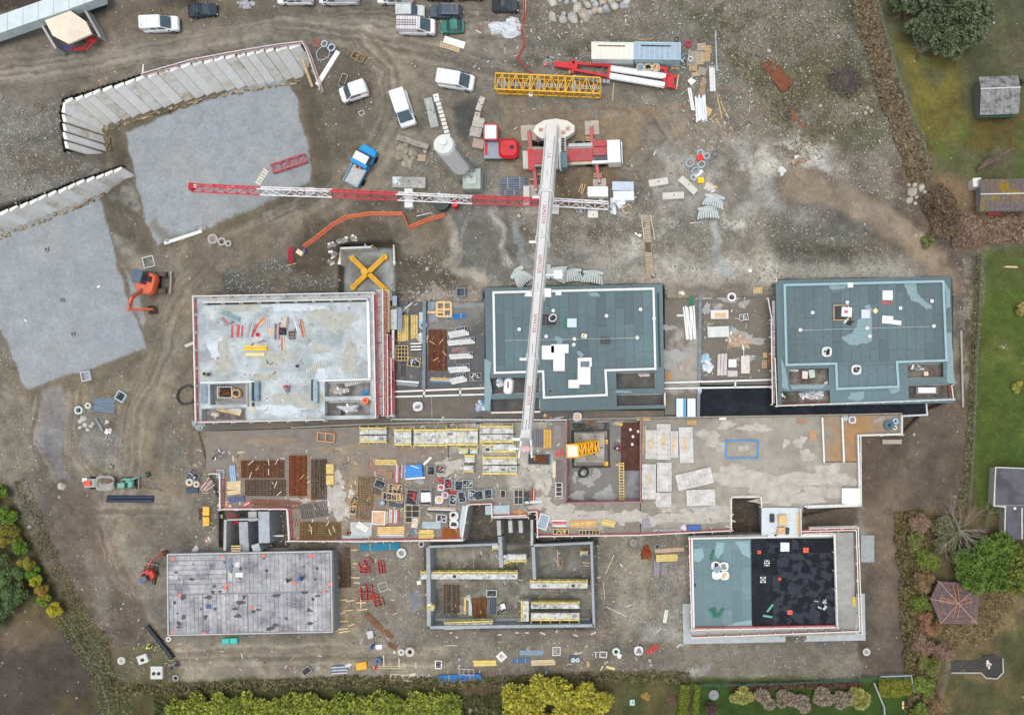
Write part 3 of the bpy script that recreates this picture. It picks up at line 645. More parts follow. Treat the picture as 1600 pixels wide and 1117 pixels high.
# south-west ramp walls in the light well between deck and formwork slab
zone(rect(345,798,449,851),-.8);zone([(730,790),(768,790),(769,809),(836,809),(836,850),(730,850)],-.3);zone(rect(668,856,928,980),-.3);zone(rect(1145,779,1188,832),-.8)
RW=thing('concrete_walls','grey concrete ramp walls and round shaft in the light well at deck corner','walls',P(400,825,0))
wallpx('wall',RW,[(412,799),(413,848)],17,-.8,2.9,M((168,178,184),.7,.12));wallpx('wall',RW,[(394,799),(395,814)],13,-.8,2.6,CONC);wallpx('wall',RW,[(352,812),(351,860)],4,-.8,3.1,CONC)
wallpx('wall',RW,[(355,812),(404,811)],2.5,-.8,3.2,CONC);wallpx('wall',RW,[(380,815),(382,862)],14,-.8,2.4,M((160,166,170),.7,.18,1.2));wallpx('wall',RW,[(425,837),(443,837)],2,-.8,1.5,OFFW);wallpx('wall',RW,[(398,850),(402,862)],12,-.8,3.0,M((176,184,186),.7,.1))
for i in range(7):pxbox('prop',RW,356+i*2.6,798+i,357+i*2.6,824-i,1.2,1.3,RED,8-i*3)
for i in range(3):pxbox('plank',RW,361,852+i*3.6,376,854+i*3.6,2.9,3.0,WOODP)
SW=thing('stub_walls','three grey concrete wall stubs in the open pit south of the middle deck','walls',P(800,825,0))
for x in(779,797,813):wallpx('wall',SW,[(x,813),(x+1,832 if x>780 else 836)],6,-.3,2.7,CONC)
wallpx('wall',SW,[(831,812),(831,852)],4,-.3,2.8,CONC)
guard(SW,[(769,809),(826,808)],2.2,toe=RED,name='red_props',h=.7)
# ---------------- building A: bare slab with edge protection ----------------
def patches(parent,spec,z,m,name='dry_patch'):
 for i,(x,y,rx,ry,sd)in enumerate(spec):
  r=random.Random(sd);N=44;k1,k2,k3=r.random()*6,r.random()*6,r.random()*6
  pl=[]
  for k in range(N):
   t=2*math.pi*k/N;q=1+.22*math.sin(2*t+k1)+.2*math.sin(3*t+k2)+.14*math.sin(7*t+k3)+r.uniform(-.12,.12)
   pl.append((x+rx*q*math.cos(t),y+ry*q*math.sin(t)))
  polyslab(name,parent,pl,z,z+.006+.0015*i,m)
DRY=M((184,180,170),.8,.16,.8);DRY2=M((166,168,164),.8,.14,.8);DRYB=M((146,132,112),.8,.16,.6)
patches(POD,[(522,782,20,30,1),(528,750,10,12,2),(470,782,12,5,3),(560,795,18,12,4),(850,742,18,26,5),(872,806,34,14,6),(930,808,60,12,7),(848,788,16,14,8),(700,730,22,14,9),(985,808,20,12,10),(1200,752,70,17,51),(1300,745,34,16,52),(1090,806,66,12,53),(1225,775,60,13,54),(1150,735,24,10,55),(1108,682,18,11,56),(1124,697,12,8,57),(1135,664,14,6,58),(1180,668,20,7,59),(1162,701,7,6,60),(1250,690,9,9,61),(1262,712,14,8,62),(1228,692,5,7,63),(1020,812,22,9,64),(1280,772,30,14,65),(1040,790,14,10,66)],DECK,DRY)
patches(POD,[(420,690,34,7,11),(535,702,40,8,12),(545,722,16,10,13)],DECK,DRYB)
patches(POD,[(918,752,10,9,21),(912,742,5,4,22),(940,776,14,7,23),(902,774,14,6,24),(951,763,5,6,25),(932,740,8,7,26),(898,746,4,8,27)],1.7,DRY2)
patches(POD,[(1165,530,26,9,31),(1150,520,12,7,32),(1142,466,18,6,33),(1162,475,8,6,34),(1122,480,7,5,35),(1104,483,5,10,36),(1100,465,14,3,37),(1050,560,20,14,38),(1044,512,10,5,39),(1166,560,14,5,40)],DECK,DRY2)
A=thing('slab_building','unfinished block with pale bare concrete slab roof ringed by red and white rails','building',P(445,560,0))
Aout=[(327,598,384,630),(313,636,384,657),(506,598,579,621),(506,628,579,651)]
gridplate('walls',A,[(305,460,585,656)],[],0,5.7,CONC);gridplate('roof_slab',A,[(303,459,586,657)],Aout,5.7,ROOF,SLAB)
for x0,y0,x1,y1 in Aout:pxbox('terrace_floor',A,x0+1,y0+1,x1-1,y1-1,5.7,5.75,M((96,92,90),.7,.2,1.2,c2=(150,148,146),sc2=.5),SITE)
patches(A,[(430,560,26,14,81),(520,500,30,18,82),(380,480,30,8,83),(545,560,16,22,84),(470,625,34,14,85),(350,560,14,24,86),(500,545,12,8,87),(410,590,18,8,88)],ROOF,M((176,178,168),.7,.12,1));patches(A,[(460,480,40,7,91),(340,545,12,18,92),(440,640,40,7,93),(500,590,10,14,94)],ROOF,M((202,212,218),.7,.08,1),'pale_patch')
zone([(301,460),(582,455),(588,654),(303,660)],ROOF)
for r_ in Aout:zone(rect(*r_),5.75)
AC=(445,558)
def ra(pts):return[rot_px(x,y,AC[0],AC[1],SITE)for x,y in pts]
guard(A,ra([(303,656),(303,460),(588,460)]),ROOF);guard(A,ra([(320,470),(576,470)]),ROOF,toe=M((200,110,112),.7,.2),top=OFFW)
guard(A,ra([(303,657),(505,657)]),ROOF-.4);guard(A,ra([(585,461),(585,655)]),ROOF)
wallpx('upstand',A,ra([(576.5,471),(576.5,593)]),4,ROOF,ROOF+.5,WHITE);wallpx('upstand',A,ra([(320,473),(574,473)]),2.2,ROOF,ROOF+.12,DARK)
wallpx('upstand',A,ra([(312,595),(397,595)]),2.4,ROOF,ROOF+.4,CURB);wallpx('upstand',A,ra([(490,596),(578,595)]),2.4,ROOF,ROOF+.4,CURB);wallpx('upstand',A,ra([(326,632.5),(385,632.5)]),5,5.8,ROOF+.15,SLAB)
wallpx('upstand',A,ra([(386,598),(386,634)]),2.5,ROOF,ROOF+.1,CONCD);wallpx('upstand',A,ra([(506,624.5),(580,624.5)]),4,5.8,ROOF+.15,SLAB)
pxbox('steel_box',A,393,597,396,626,ROOF,ROOF+.5,M((30,60,56),.5));pxbox('steel_box',A,397,596,404,626,ROOF,ROOF+.7,M((118,140,156),.5,.2));pxbox('steel_box',A,486,593,488.5,626,ROOF,ROOF+.5,M((30,70,58),.5));pxbox('steel_box',A,489,594,496,630,ROOF,ROOF+.7,M((150,170,180),.5,.25,3))
pxbox('steel_box',A,314,601,323,630,ROOF,ROOF+.2,M((140,154,170),.6,.25,3));pxbox('mark',A,314,490,321,521,ROOF,ROOF+.02,M((160,172,182),.7,.1));pxbox('hatch',A,532,640,539,649,5.75,5.8,DARK)
zone(ra(rect(312,600,325,632)),ROOF+.2)
# scaffold on its east side
SC=thing('scaffold','scaffold towers with red and white rails along the east face of the bare slab block','scaffold',P(600,555,0))
for(x0,y0,x1,y1,z,m)in((588,452,597,648,6.2,M((186,176,176),.7,.25,2)),(598.5,452,609,520,5.3,WOODP),(599,520,603,650,5.2,OFFW),(606,560,611,648,4.6,REDF),(613,462,620,478,4.9,M((150,168,186),.5)),(610,520-37,620,515,4.9,GALV),(621,480,628,517,5.0,M((130,146,172),.5)),(612,515,616,580,4.8,OFFW),(600,455,612,470,5.0,STEEL)):
 n=max(1,int((y1-y0)/26))
 for i in range(n):pxbox('deck_board',SC,x0,y0+(y1-y0)*i/n+.4,x1,y0+(y1-y0)*(i+1)/n-.4,z-.08,z,m)
b=MB()
for x in(588,597.5,609):
 for y in range(456,650,24):
  p=P(x,y,6.5);b.beam((p.x,p.y,DECK-.5),(p.x,p.y,7.3 if x<600 else 6.2),.06,GALV)
wrel(b.build('standards',SC));guard(SC,[(598,453),(599,650)],6.2);guard(SC,[(605,522),(606,650)],5.2);guard(SC,[(611,560),(612,650)],4.6);guard(SC,[(602,458),(603,518)],5.3,toe=WOODP)
guard(SC,[(606,548),(606,650),(614,649)],4.7,toe=OFFW)
# ---------------- building B ----------------
Bb=thing('roofed_block','central block with blue-green sheeted flat roof and bright white roof edge line','building',P(900,545,0))
Bout=[(762,588,842,614),(765,621,842,641),(962,583,1023,609),(962,617,1037,636)]
gridplate('walls',Bb,[(761,447,1034,638)],[],0,5.9,CONC);gridplate('roof',Bb,[(759,447,1037,641)],Bout,5.9,ROOF,ROOFG)
for x0,y0,x1,y1 in Bout:
 pxbox('terrace_floor',Bb,x0,y0,x1,y1,5.9,5.94,DKFL,SITE)
BC=(898,544)
def rb(pts):return[rot_px(x,y,BC[0],BC[1],SITE)for x,y in pts]
wallpx('parapet',Bb,[(771,457),(1021,451),(1024,576),(946,578.5),(948,617),(850,621),(848.5,580),(773,582.5)],3.4,ROOF,ROOF+.35,CURB,closed=True)
wallpx('parapet',Bb,[(1028,458),(1031,574)],3,ROOF,ROOF+.1,M((48,62,70),.6))
sheets(Bb,[(774,458,1020,576),(852,582,945,617)],ROOF,ROOFG,14.5,cen=BC,mats=[ROOFG2,ROOFG3])
sheets(Bb,[(762,584,846,587),(851,625,945,639),(762,449,1034,453)],ROOF,ROOFG,30,cen=BC,mats=[ROOFG2,ROOFG3])
wallpx('terrace_edge',Bb,rb([(765,642),(842,642)]),2.6,5.9,ROOF-.2,M((222,208,196),.7));wallpx('terrace_edge',Bb,rb([(963,637),(1037,637),(1037,616)]),2.6,5.9,ROOF-.2,M((222,208,196),.7))
for x0,y0,x1,y1 in((918,456,938,464),(866,525,880,538),(901,548,912,560),(960,610,990,614),(856,609,862,614)):polyslab('light_patch',Bb,[(x0,y0+2),(x0+4,y0),(x1-6,y0+1),(x1,y0+5),(x1-3,y1),(x0+5,y1-1)],ROOF,ROOF+.045,ROOFL)
polyslab('light_patch',Bb,[(757,560),(768,566),(765,588),(769,610),(764,641),(757,641)],ROOF,ROOF+.045,ROOFL)
zone(rect(759,445,1037,640),ROOF)
for r_ in Bout:zone(rect(*r_),5.94)
# ---------------- building C ----------------
Cc=thing('roofed_block','eastern block with blue-green sheeted flat roof and pale blue roof edge line','building',P(1350,530,0))
Cout=[(1232,574,1294,600),(1219,609,1295,631),(1417,569,1473,592),(1418,602,1488,624)]
gridplate('walls',Cc,[(1215,437,1483,629)],[],0,5.9,CONC);gridplate('roof',Cc,[(1214,435,1488,632)],Cout,5.9,ROOF,ROOFG)
for x0,y0,x1,y1 in Cout:pxbox('terrace_floor',Cc,x0,y0,x1,y1,5.9,5.94,M((82,74,66),.7,.2,1,c2=(120,112,104),sc2=.5),SITE)
CCn=(1351,533)
def rc(pts):return[rot_px(x,y,CCn[0],CCn[1],SITE)for x,y in pts]
wallpx('parapet',Cc,[(1226,445.5),(1474,439.5),(1479,563),(1401.5,565.5),(1404,604),(1308,607.5),(1306.5,568),(1229,570)],3.6,ROOF,ROOF+.35,CURBB,closed=True)
sheets(Cc,[(1229,446,1474,565),(1310,570,1400,603)],ROOF,ROOFG,14.5,cen=CCn,mats=[ROOFG2,ROOFG3])
for pl in([(1412,443),(1431,443),(1434,458),(1440,466),(1456,478),(1458,482),(1446,482),(1436,473),(1424,470),(1418,458)],
     [(1351,478),(1358,475),(1362,482),(1363,520),(1362,534),(1350,537),(1330,540),(1322,534),(1314,528),(1330,520),(1338,512),(1340,500),(1352,494)],
     [(1479,520),(1486,520),(1492,600),(1480,598)],[(1476,440),(1484,452),(1486,480),(1478,483)],[(1221,560),(1228,576),(1233,610),(1222,606)],[(1295,446),(1326,446),(1322,449),(1305,453),(1296,451)],
     [(1330,613),(1350,611),(1350,622),(1340,627),(1324,624)],[(1390,608),(1406,605),(1405,611),(1392,616)],[(1236,602),(1290,601),(1286,607),(1238,608)]):
 q_=[];r_=random.Random(int(pl[0][0]))
 for(x0,y0),(x1,y1)in zip(pl,pl[1:]+pl[:1]):
  for k in range(5):q_.append((x0+(x1-x0)*k/5+r_.uniform(-1,1),y0+(y1-y0)*k/5+r_.uniform(-1,1)))
 polyslab('light_patch',Cc,q_,ROOF,ROOF+.045,ROOFL)
guard(Cc,[(1214,436),(1213,440)],ROOF);guard(Cc,[(1211,560),(1214,634),(1490,624),(1487,602)],6.2,toe=REDF);wallpx('terrace_edge',Cc,rc([(1418,593),(1474,593),(1474,568)]),2.6,5.94,ROOF-.1,M((214,202,186),.7))
wallpx('terrace_edge',Cc,rc([(1232,601),(1296,601)]),2.6,5.94,ROOF-.3,M((196,186,174),.7))
zone(rect(1214,434,1489,630),ROOF)
for r_ in Cout:zone(rect(*r_),5.94)
SCc=thing('scaffold','narrow red and white scaffold walkway on the west face of the eastern block','scaffold',P(1206,540,0))
for i in range(7):pxbox('deck_board',SCc,1206.5,470+i*23,1211,492+i*23,5.9,6.0,M((186,176,176),.7,.25,2))
b=MB()
for y in range(466,634,23):
 p=P(1208,y,6);b.beam((p.x,p.y,DECK),(p.x,p.y,7),.06,GALV)
wrel(b.build('standards',SCc));guard(SCc,[(1205,500),(1207,632)],6.0,toe=RED);guard(SCc,[(1200,466),(1206,500)],5.0,toe=STEEL)
# ---------------- building F ----------------
Ff=thing('low_block','southeastern low block, roof half blue-green sheets and half black bitumen, inside red rails','building',P(1210,915,0))
gridplate('plinth',Ff,[(1067,940,1352,1003),(1338,930,1352,1003)],[],-.4,.5,M((178,184,186),.7,.1));pxbox('plinth',Ff,1345,836,1366,878,-.4,.5,M((158,164,166),.7,.12))
gridplate('walls',Ff,[(1079,834,1335,994)],[(1060,830,1084,834)],0,DECK,M((150,150,146),.7,.12,1,c2=(168,168,162),sc2=.2))
FC=(1207,914)
pxbox('underlay',Ff,1175,841,1306,978,DECK,DECK+.012,BITU,.6);pxbox('underlay',Ff,1083,842,1174,978,DECK,DECK+.01,ROOFG,.6)
sheets(Ff,[(1084,842,1173,977)],DECK,M((106,132,136),.7,.06),15,cen=FC,rot=.6,mats=[M((100,126,131),.7,.06),M((112,140,144),.7,.06)],lay=(.02,.04))
sheets(Ff,[(1174,864,1206,976)],DECK,BITU,12,cen=FC,rot=.6,lay=(.02,.05),name='bitumen_sheet',horiz=True,ln=(30,34))
sheets(Ff,[(1207,864,1306,976)],DECK,BITG,13,cen=FC,rot=.6,lay=(.02,.05),name='bitumen_sheet');sheets(Ff,[(1174,841,1303,863)],DECK,BITU,22,cen=FC,rot=.6,lay=(.02,.05),name='bitumen_sheet',mats=[BITG])
for pl in([(1084,858),(1098,856),(1100,870),(1092,878),(1084,876)],[(1120,846),(1132,848),(1130,862),(1122,872),(1116,866)],[(1148,846),(1171,845),(1172,872),(1160,866),(1154,854)],[(1134,978),(1150,972),(1174,968),(1175,978)]):polyslab('light_patch',Ff,pl,DECK,DECK+.055,M((140,172,178),.7,.05))
wallpx('parapet',Ff,[(1081,841),(1304,836),(1308,979),(1084,983)],3.2,DECK,DECK+.45,CURB,closed=True)
guard(Ff,[(1200,839),(1077,841),(1081,984),(1310,980)],DECK+.1,toe=RED);guard(Ff,[(1254,830),(1338,828),(1343,986),(1081,996)],DECK-.1,toe=RED);guard(Ff,[(1256,834),(1303,833),(1309,980)],DECK+.2,toe=REDF);guard(Ff,[(1265,826),(1341,824),(1347,990)],DECK-.6,toe=OFFW)
zone(rect(1080,836,1340,992),DECK)
BR=thing('access_bridge','white topped access slab with red side rail linking deck and low block','bridge',P(1222,815,0))
pxbox('slab',BR,1190,793,1251,838,DECK+.02,DECK+.5,M((206,216,220),.7,.06));guard(BR,[(1251,795),(1252,838)],DECK+.5,toe=RED);pxbox('plank',BR,1245,800,1249,835,DECK+.5,DECK+.58,WOODP)
zone(rect(1190,793,1251,838),DECK+.5)
# ---------------- building D: formwork deck, and E: open cellar ----------------
D=thing('formwork_deck','grey stained slab formwork deck of narrow panels on the southwest block','formwork',P(390,927,0))
gridplate('edge_frame',D,[(262,864,518,990)],[],.2,DECK-.15,M((150,156,160),.7,.2));PN=[M(c,.6,.2,1.6,c2=(c[0]-46,c[1]-48,c[2]-44),sc2=.33,th=(.47,.66))for c in((176,176,178),(166,167,170),(192,191,190),(170,170,176),(156,157,163))]
sheets(D,[(264,866,354,925),],DECK-.15,PN[0],7.4,cen=(390,927),rot=SITE,lay=(.13,.16),name='deck_panel',horiz=True,ln=(40,50),mats=PN,gap=.6)
sheets(D,[(264,927,316,988),(318,927,386,988),(388,927,516,988),(357,866,516,925)],DECK-.15,PN[1],6.6,cen=(390,927),rot=SITE,lay=(.13,.16),name='deck_panel',ln=(40,64),mats=PN,gap=.4)
wallpx('edge_board',D,[(261.5,866),(517,861),(519,987),(262.5,992)],1.8,2.9,DECK+.15,M((190,192,190),.7),closed=True)
b=MB();rr_=random.Random(3)
for i in range(46):
 x,y=rr_.uniform(268,512),rr_.uniform(872,984);p=P(x,y,DECK+.02);a0=rr_.random()*6;el=rr_.uniform(.3,1.0);q=rr_.uniform(.12,.3)
 b.prism([(p.x+math.cos(t)*q*(.6+.9*rr_.random())*(2.2 if i%3==0 else 1),p.y+math.sin(t)*q*(.6+.9*rr_.random()))for t in[k*.5 for k in range(12)]],DECK+.015,DECK+.022+i*.0002,M((86,78,80),.6,.2))
o=wrel(b.build('stains',D));o['kind']='stuff'
for x,y in((268,871),(345,868),(409,866),(485,867),(278,927),(350,917),(352,912),(270,985),(316,987),(457,908),(512,910),(483,866),(390,947),(504,921)):pxbox('orange_tape',D,x,y,x+5,y+4,DECK+.03,DECK+.08,M((232,128,104),.7,.2))
zone(rect(262,863,518,990),DECK)
E=thing('cellar','open roofless cellar of grey concrete walls at the south centre','building',P(797,915,0))
EW=M((160,168,172),.75,.12,1)
for pts,w_ in(([(669,855),(670,978)],6),([(669,854),(780,850)],3.5),([(834,852),(926,848)],3.5),([(924,850),(928,980)],3.5),([(672,980),(928,977)],4.5),([(781,838),(783,886)],6),([(833,854),(835,905)],5)):
 wallpx('wall',E,pts,w_,-.4,2.8,EW)
wallpx('footing',E,[(678,968),(922,968)],5,-.4,.1,EW)
# ---------------- kinds of things (local metres; L along +x) ----------------
def sz(L,W,z):k=mp(z);return L*k,W*k
def vehicle(x,y,L,W,ang,kind,col,label,cat='van',extra=None,name=None):
 z=surf(x,y);hh={'van':2.0,'smallvan':1.8,'car':1.45,'estate':1.5,'pickup':1.7}[kind]
 l,w_=sz(L,W,z+hh*.6);t=thing(name or{'van':'parked_van','smallvan':'parked_van','car':'parked_car','estate':'parked_car','pickup':'pickup_truck'}[kind],label,cat,P(x,y,z+.02),ang,'vehicles parked on the site')
 paint=M(col,.3,.06,2,spec=.6,c2=tuple(v*.86 for v in col),sc2=.6,th=(.5,.75))if isinstance(col,tuple)else col
 x0,x1=-l/2,l/2;b=MB();belt=hh*.55
 b.loft([rrect(x0+.05,x1-.1,w_*.92,.25,.28),rrect(x0,x1,w_,.35,.5,taper=.95),rrect(x0,x1-.02,w_,.38,belt-.12,taper=.92),rrect(x0+.03,x1-.12,w_*.95,.36,belt,taper=.9)],paint)
 b.build('body',t,smooth=False)
 if kind in('van','smallvan'):ra_,rb_,fa,fb=x0+.03,x1-l*(.37 if kind=='van'else.43),x0+.1,x1-l*(.13 if kind=='van'else.2)
 elif kind=='estate':ra_,rb_,fa,fb=x0+.22,x1-l*.42,x0+.06,x1-l*.24
 elif kind=='pickup':ra_,rb_,fa,fb=x1-l*.62,x1-l*.42,x1-l*.66,x1-l*.27
 else:ra_,rb_,fa,fb=x0+l*.26,x1-l*.44,x0+l*.08,x1-l*.25
 wb,wt=w_*.9,w_*.76 if kind not in('van','smallvan')else w_*.84;zt=hh
 g=MB();gm=GLASS
 g.loft([rrect(fa,fb,wb,.14,belt-.01,taper=.92),rrect(ra_,rb_,wt,.14,zt-.06,taper=.97)],gm if kind not in('van','smallvan')else paint)
 g.build('cabin',t)
 pbox('bonnet_seam',t,(fb+.06,0,belt+.005),(.03,w_*.78,.02),DARK);pbox('wiper',t,(fb-.1,.15,belt+.12),(.04,w_*.4,.03),DARK)
 for k_ in(.12,.4):pbox('roof_seam',t,(ra_+(rb_-ra_)*k_,0,zt+.006),(.025,wt*.8,.012),GREYF)
 c=MB();c.loft([rrect(ra_-.03,rb_+.03,wt+.06,.18,zt-.07,taper=.97),rrect(ra_+.05,rb_-.05,wt-.06,.18,zt,taper=.97)],paint);c.build('roof',t)
 if kind in('van','smallvan'):
  yb,yt=wb*.43,wt*.43;s=MB();up=.02
  s.add([(fb+up,-yb,belt+.06),(fb+up,yb,belt+.06),(rb_+.1+up,yt,zt-.1),(rb_+.1+up,-yt,zt-.1),(fb-.05,-yb,belt+.03),(fb-.05,yb,belt+.03),(rb_-.05,yt,zt-.12),(rb_-.05,-yt,zt-.12)],[(0,1,2,3),(7,6,5,4),(0,3,7,4),(1,5,6,2),(2,6,7,3),(0,4,5,1)],GLASS);s.build('windscreen',t)
  for sg in(-1,1):
   q=MB();y_=sg*(wb+wt)*.25;q.box(((fb+rb_)/2-.55,y_+sg*.02,(belt+zt)/2+.05),(.8,.06,(zt-belt)*.5),GLASS,rx=-sg*.12);q.build('window',t)
   if kind=='smallvan':q=MB();q.box((x0+l*.36,y_+sg*.03,(belt+zt)/2+.05),(.6,.05,(zt-belt)*.45),GLASS,rx=-sg*.12);q.build('window',t)
 else:
  for xx in((rb_+fb)/2-.45 if kind=='pickup'else(ra_+rb_)/2,):
   for sg in(-1,1):q=MB();q.beam((xx,sg*wb*.49,belt),(xx,sg*wt*.5,zt-.05),.09,paint);q.build('pillar',t)
  if kind=='pickup':
   pbox('load_bed',t,(x0+l*.17,0,belt+.03),(l*.3,w_*.78,.05),DARK)
   for sg in(-1,1):pbox('side_panel',t,(x0+l*.17,sg*w_*.42,belt+.08),(l*.33,.1,.25),paint)
 for sx in(x0+l*.2,x1-l*.19):
  for sg in(-1,1):
   wh=pcyl('wheel',t,(sx,sg*(w_/2-.2),.32),(sx,sg*(w_/2+.01),.32),.32,TYRE,14)
   r_=pcyl('rim',t,(sx,sg*(w_/2-.03),.32),(sx,sg*(w_/2+.03),.32),.19,STEEL,10)
 for sg in(-1,1):
  pbox('headlight',t,(x1-.12,sg*w_*.34,belt-.2),(.16,.3,.14),M((230,232,235),.1));pbox('tail_light',t,(x0+.03,sg*w_*.42,belt-.1),(.08,.16,.25),RED)
  pbox('mirror',t,(fb-.25,sg*(w_/2+.07),belt+.1),(.1,.2,.14),DARK if col!=(38,40,46)else GLASS)
 if extra=='rack':
  for i in range(9):pbox('roof_bar',t,(ra_+.15+i*(rb_-ra_-.3)/8,0,zt+.14),(.05,wt*1.0,.04),M((190,170,172),.6))
  for sg in(-1,1):pbox('roof_rail',t,((ra_+rb_)/2,sg*wt*.5,zt+.12),(rb_-ra_,.05,.05),STEEL)
  for i in range(3):pbox('ladder',t,((ra_+rb_)/2-.2,-.35+i*.3,zt+.2),(rb_-ra_-.3,.05,.05),DARK)
 if extra=='rails':
  for sg in(-1,1):pbox('roof_rail',t,((ra_+rb_)/2,sg*wt*.46,zt+.03),(rb_-ra_,.05,.05),STEEL)
 return t
def excavator(x,y,base_ang,house_ang,boom_ang,sc,col,label,dz=0,cab=(70,92,110),bend=(1.0,.55),arm_ang=None,dark=False):
 """mini excavator: tracks and blade, slewed house with cab, two-piece boom and bucket"""
 t=thing('mini_excavator',label,'excavator',at(x,y,.02),0);s=sc;pm=M(col,.4,.1)
 def rt(v,a):c_,s_=math.cos(R(a)),math.sin(R(a));return Vector((v[0]*c_-v[1]*s_,v[0]*s_+v[1]*c_,v[2]))
 for sg in(-1,1):
  b=MB();lp=[]
  for yy in(-.2*s,.2*s):
   lp.append([Vector((xx*s,sg*.75*s+yy,zz*s))for xx,zz in((-1.25,.12),(-1.05,0),(1.05,0),(1.25,.12),(1.25,.38),(1.1,.5),(-1.1,.5),(-1.25,.38))])
  b.loft(lp,M((92,86,78),.9,.2));o=b.build('track',t);o.rotation_euler=(0,0,R(base_ang))
 o=MB();o.box((0,0,.35*s),(1.4*s,1.2*s,.25*s),DARK);o.tube([(0,0,.4*s),(0,0,.65*s)],.45*s,DARK,12);o=o.build('undercarriage',t);o.rotation_euler=(0,0,R(base_ang))
 o=MB();o.box((1.75*s,0,.3*s),(.14*s,2.0*s,.5*s),M((160,150,140),.7,.2));o.beam((.9*s,.4*s,.35*s),(1.7*s,.5*s,.3*s),.12*s,DARK);o.beam((.9*s,-.4*s,.35*s),(1.7*s,-.5*s,.3*s),.12*s,DARK);o=o.build('blade',t);o.rotation_euler=(0,0,R(base_ang))
 hb=MB();hb.loft([rrect(-1.15*s,.75*s,1.6*s,.5*s,.65*s,6),rrect(-1.2*s,.8*s,1.65*s,.55*s,1.0*s,6),rrect(-1.1*s,.7*s,1.5*s,.5*s,1.35*s,6)],pm)
 hb.box((.2*s,-.35*s,1.42*s),(.5*s,.3*s,.15*s),DARK);h=hb.build('house',t,smooth=False);h.rotation_euler=(0,0,R(house_ang))
 cb=MB();cb.loft([rrect(-.45*s,.75*s,.85*s,.12*s,1.3*s),rrect(-.4*s,.68*s,.78*s,.12*s,2.2*s)],GLASS);cb.loft([rrect(-.45*s,.72*s,.84*s,.12*s,2.2*s),rrect(-.4*s,.68*s,.78*s,.12*s,2.28*s)],M(cab,.5,.1));cb=cb.build('cab',h);cb.location=(.05*s,.32*s,0)
 if dark:pbox('engine_cover',h,(-.6*s,0,1.4*s),(.6*s,.5*s,.1*s),DARK)
 aa=arm_ang if arm_ang is not None else boom_ang
 p0=rt((.7*s,0,1.0*s),boom_ang);p1=rt((1.7*s,0,2.3*s),boom_ang);p2=rt((2.9*s*bend[0],0,2.2*s),boom_ang);d=rt((1,0,0),aa);p3=p2+d*1.5*s*bend[1]*1.6+Vector((0,0,-1.5*s))
 b=MB();b.beam(p0,p1,.24*s,pm,.3*s);b.beam(p1,p2,.22*s,pm,.28*s);b.beam(p0+Vector((0,0,.25*s)),p1+Vector((0,0,.22*s)),.09*s,STEEL);b.build('boom',t)
 b=MB();b.beam(p2,p3,.18*s,pm,.24*s);b.beam((p1+p2)/2+Vector((0,0,.25*s)),p2+(p3-p2)*.15+Vector((0,0,.2*s)),.08*s,STEEL);b.build('arm',t)
 b=MB();q=p3+Vector((0,0,-.25*s))-d*.15*s
 ux,uy=d,Vector((-d.y,d.x,0));prof=[(-.3,.25),(.25,.3),(.35,0),(.2,-.3),(-.15,-.35),(-.35,-.1)]
 vs=[q+ux*(a*s)+Vector((0,0,c*s))+uy*(k*.32*s)for k in(-1,1)for a,c in prof];n=6
 b.add(vs,[tuple(range(n)),tuple(reversed(range(n,2*n)))]+[(i,(i+1)%n,n+(i+1)%n,n+i)for i in range(1,n-1)],M((90,84,78),.6,.2));b.build('bucket',t)
 return t
def lattice(mb,a,b_,w,h,n,m,wire=.07,diag=.045,tri=False,zup=Vector((0,0,1))):
 a,b_=Vector(a),Vector(b_);d=b_-a;u=d.normalized();s=u.cross(zup).normalized();up=s.cross(u)
 c=[s*w/2,-s*w/2]
 if tri:C4=[s*w/2,-s*w/2,up*h]
 else:C4=[s*w/2-up*h/2,-s*w/2-up*h/2,-s*w/2+up*h/2,s*w/2+up*h/2]
 for q in C4:mb.beam(a+q,b_+q,wire,m)
 k=len(C4)
 for i in range(n):
  p,r_=a+d*i/n,a+d*(i+1)/n
  for j in range(k):
   A_,B_=C4[j],C4[(j+1)%k]
   mb.beam(p+A_,p+B_,diag,m)
   mb.beam((p+A_)if i%2 else(p+B_),(r_+B_)if i%2 else(r_+A_),diag,m)
 for j in range(k):mb.beam(b_+C4[j],b_+C4[(j+1)%k],diag,m)
def stack(x,y,L,W,ang,label,cat,n=5,layers=2,m=None,name='timber_stack',piece='plank',h=.12,mess=.0,lift=0,cross=False,dz=0,mm=None):
 z=surf(x,y)+dz;l,w_=sz(L,W,z+h*layers);t=thing(name,label,cat,P(x,y,z+.005),ang);r=random.Random(int(x*7+y));m=m or WOODP
 ms=mm or[m]
 for k in(-1,1):
  if lift:pbox('bearer',t,(k*l*.3,0,lift/2),(.12,w_*.95,lift),WOOD)
 for j in range(layers):
  for i in range(n):
   pw=w_/n;ll=l*(1-r.random()*(.06+mess))
   pbox(piece,t,((r.random()-.5)*l*(.03+mess),-w_/2+pw*(i+.5)+(r.random()-.5)*pw*mess*2,lift+h*(j+.5)+(.0015*i)),(ll,pw*.86,h*.96),ms[(i+j)%len(ms)],(r.random()-.5)*mess*.9)
 return t
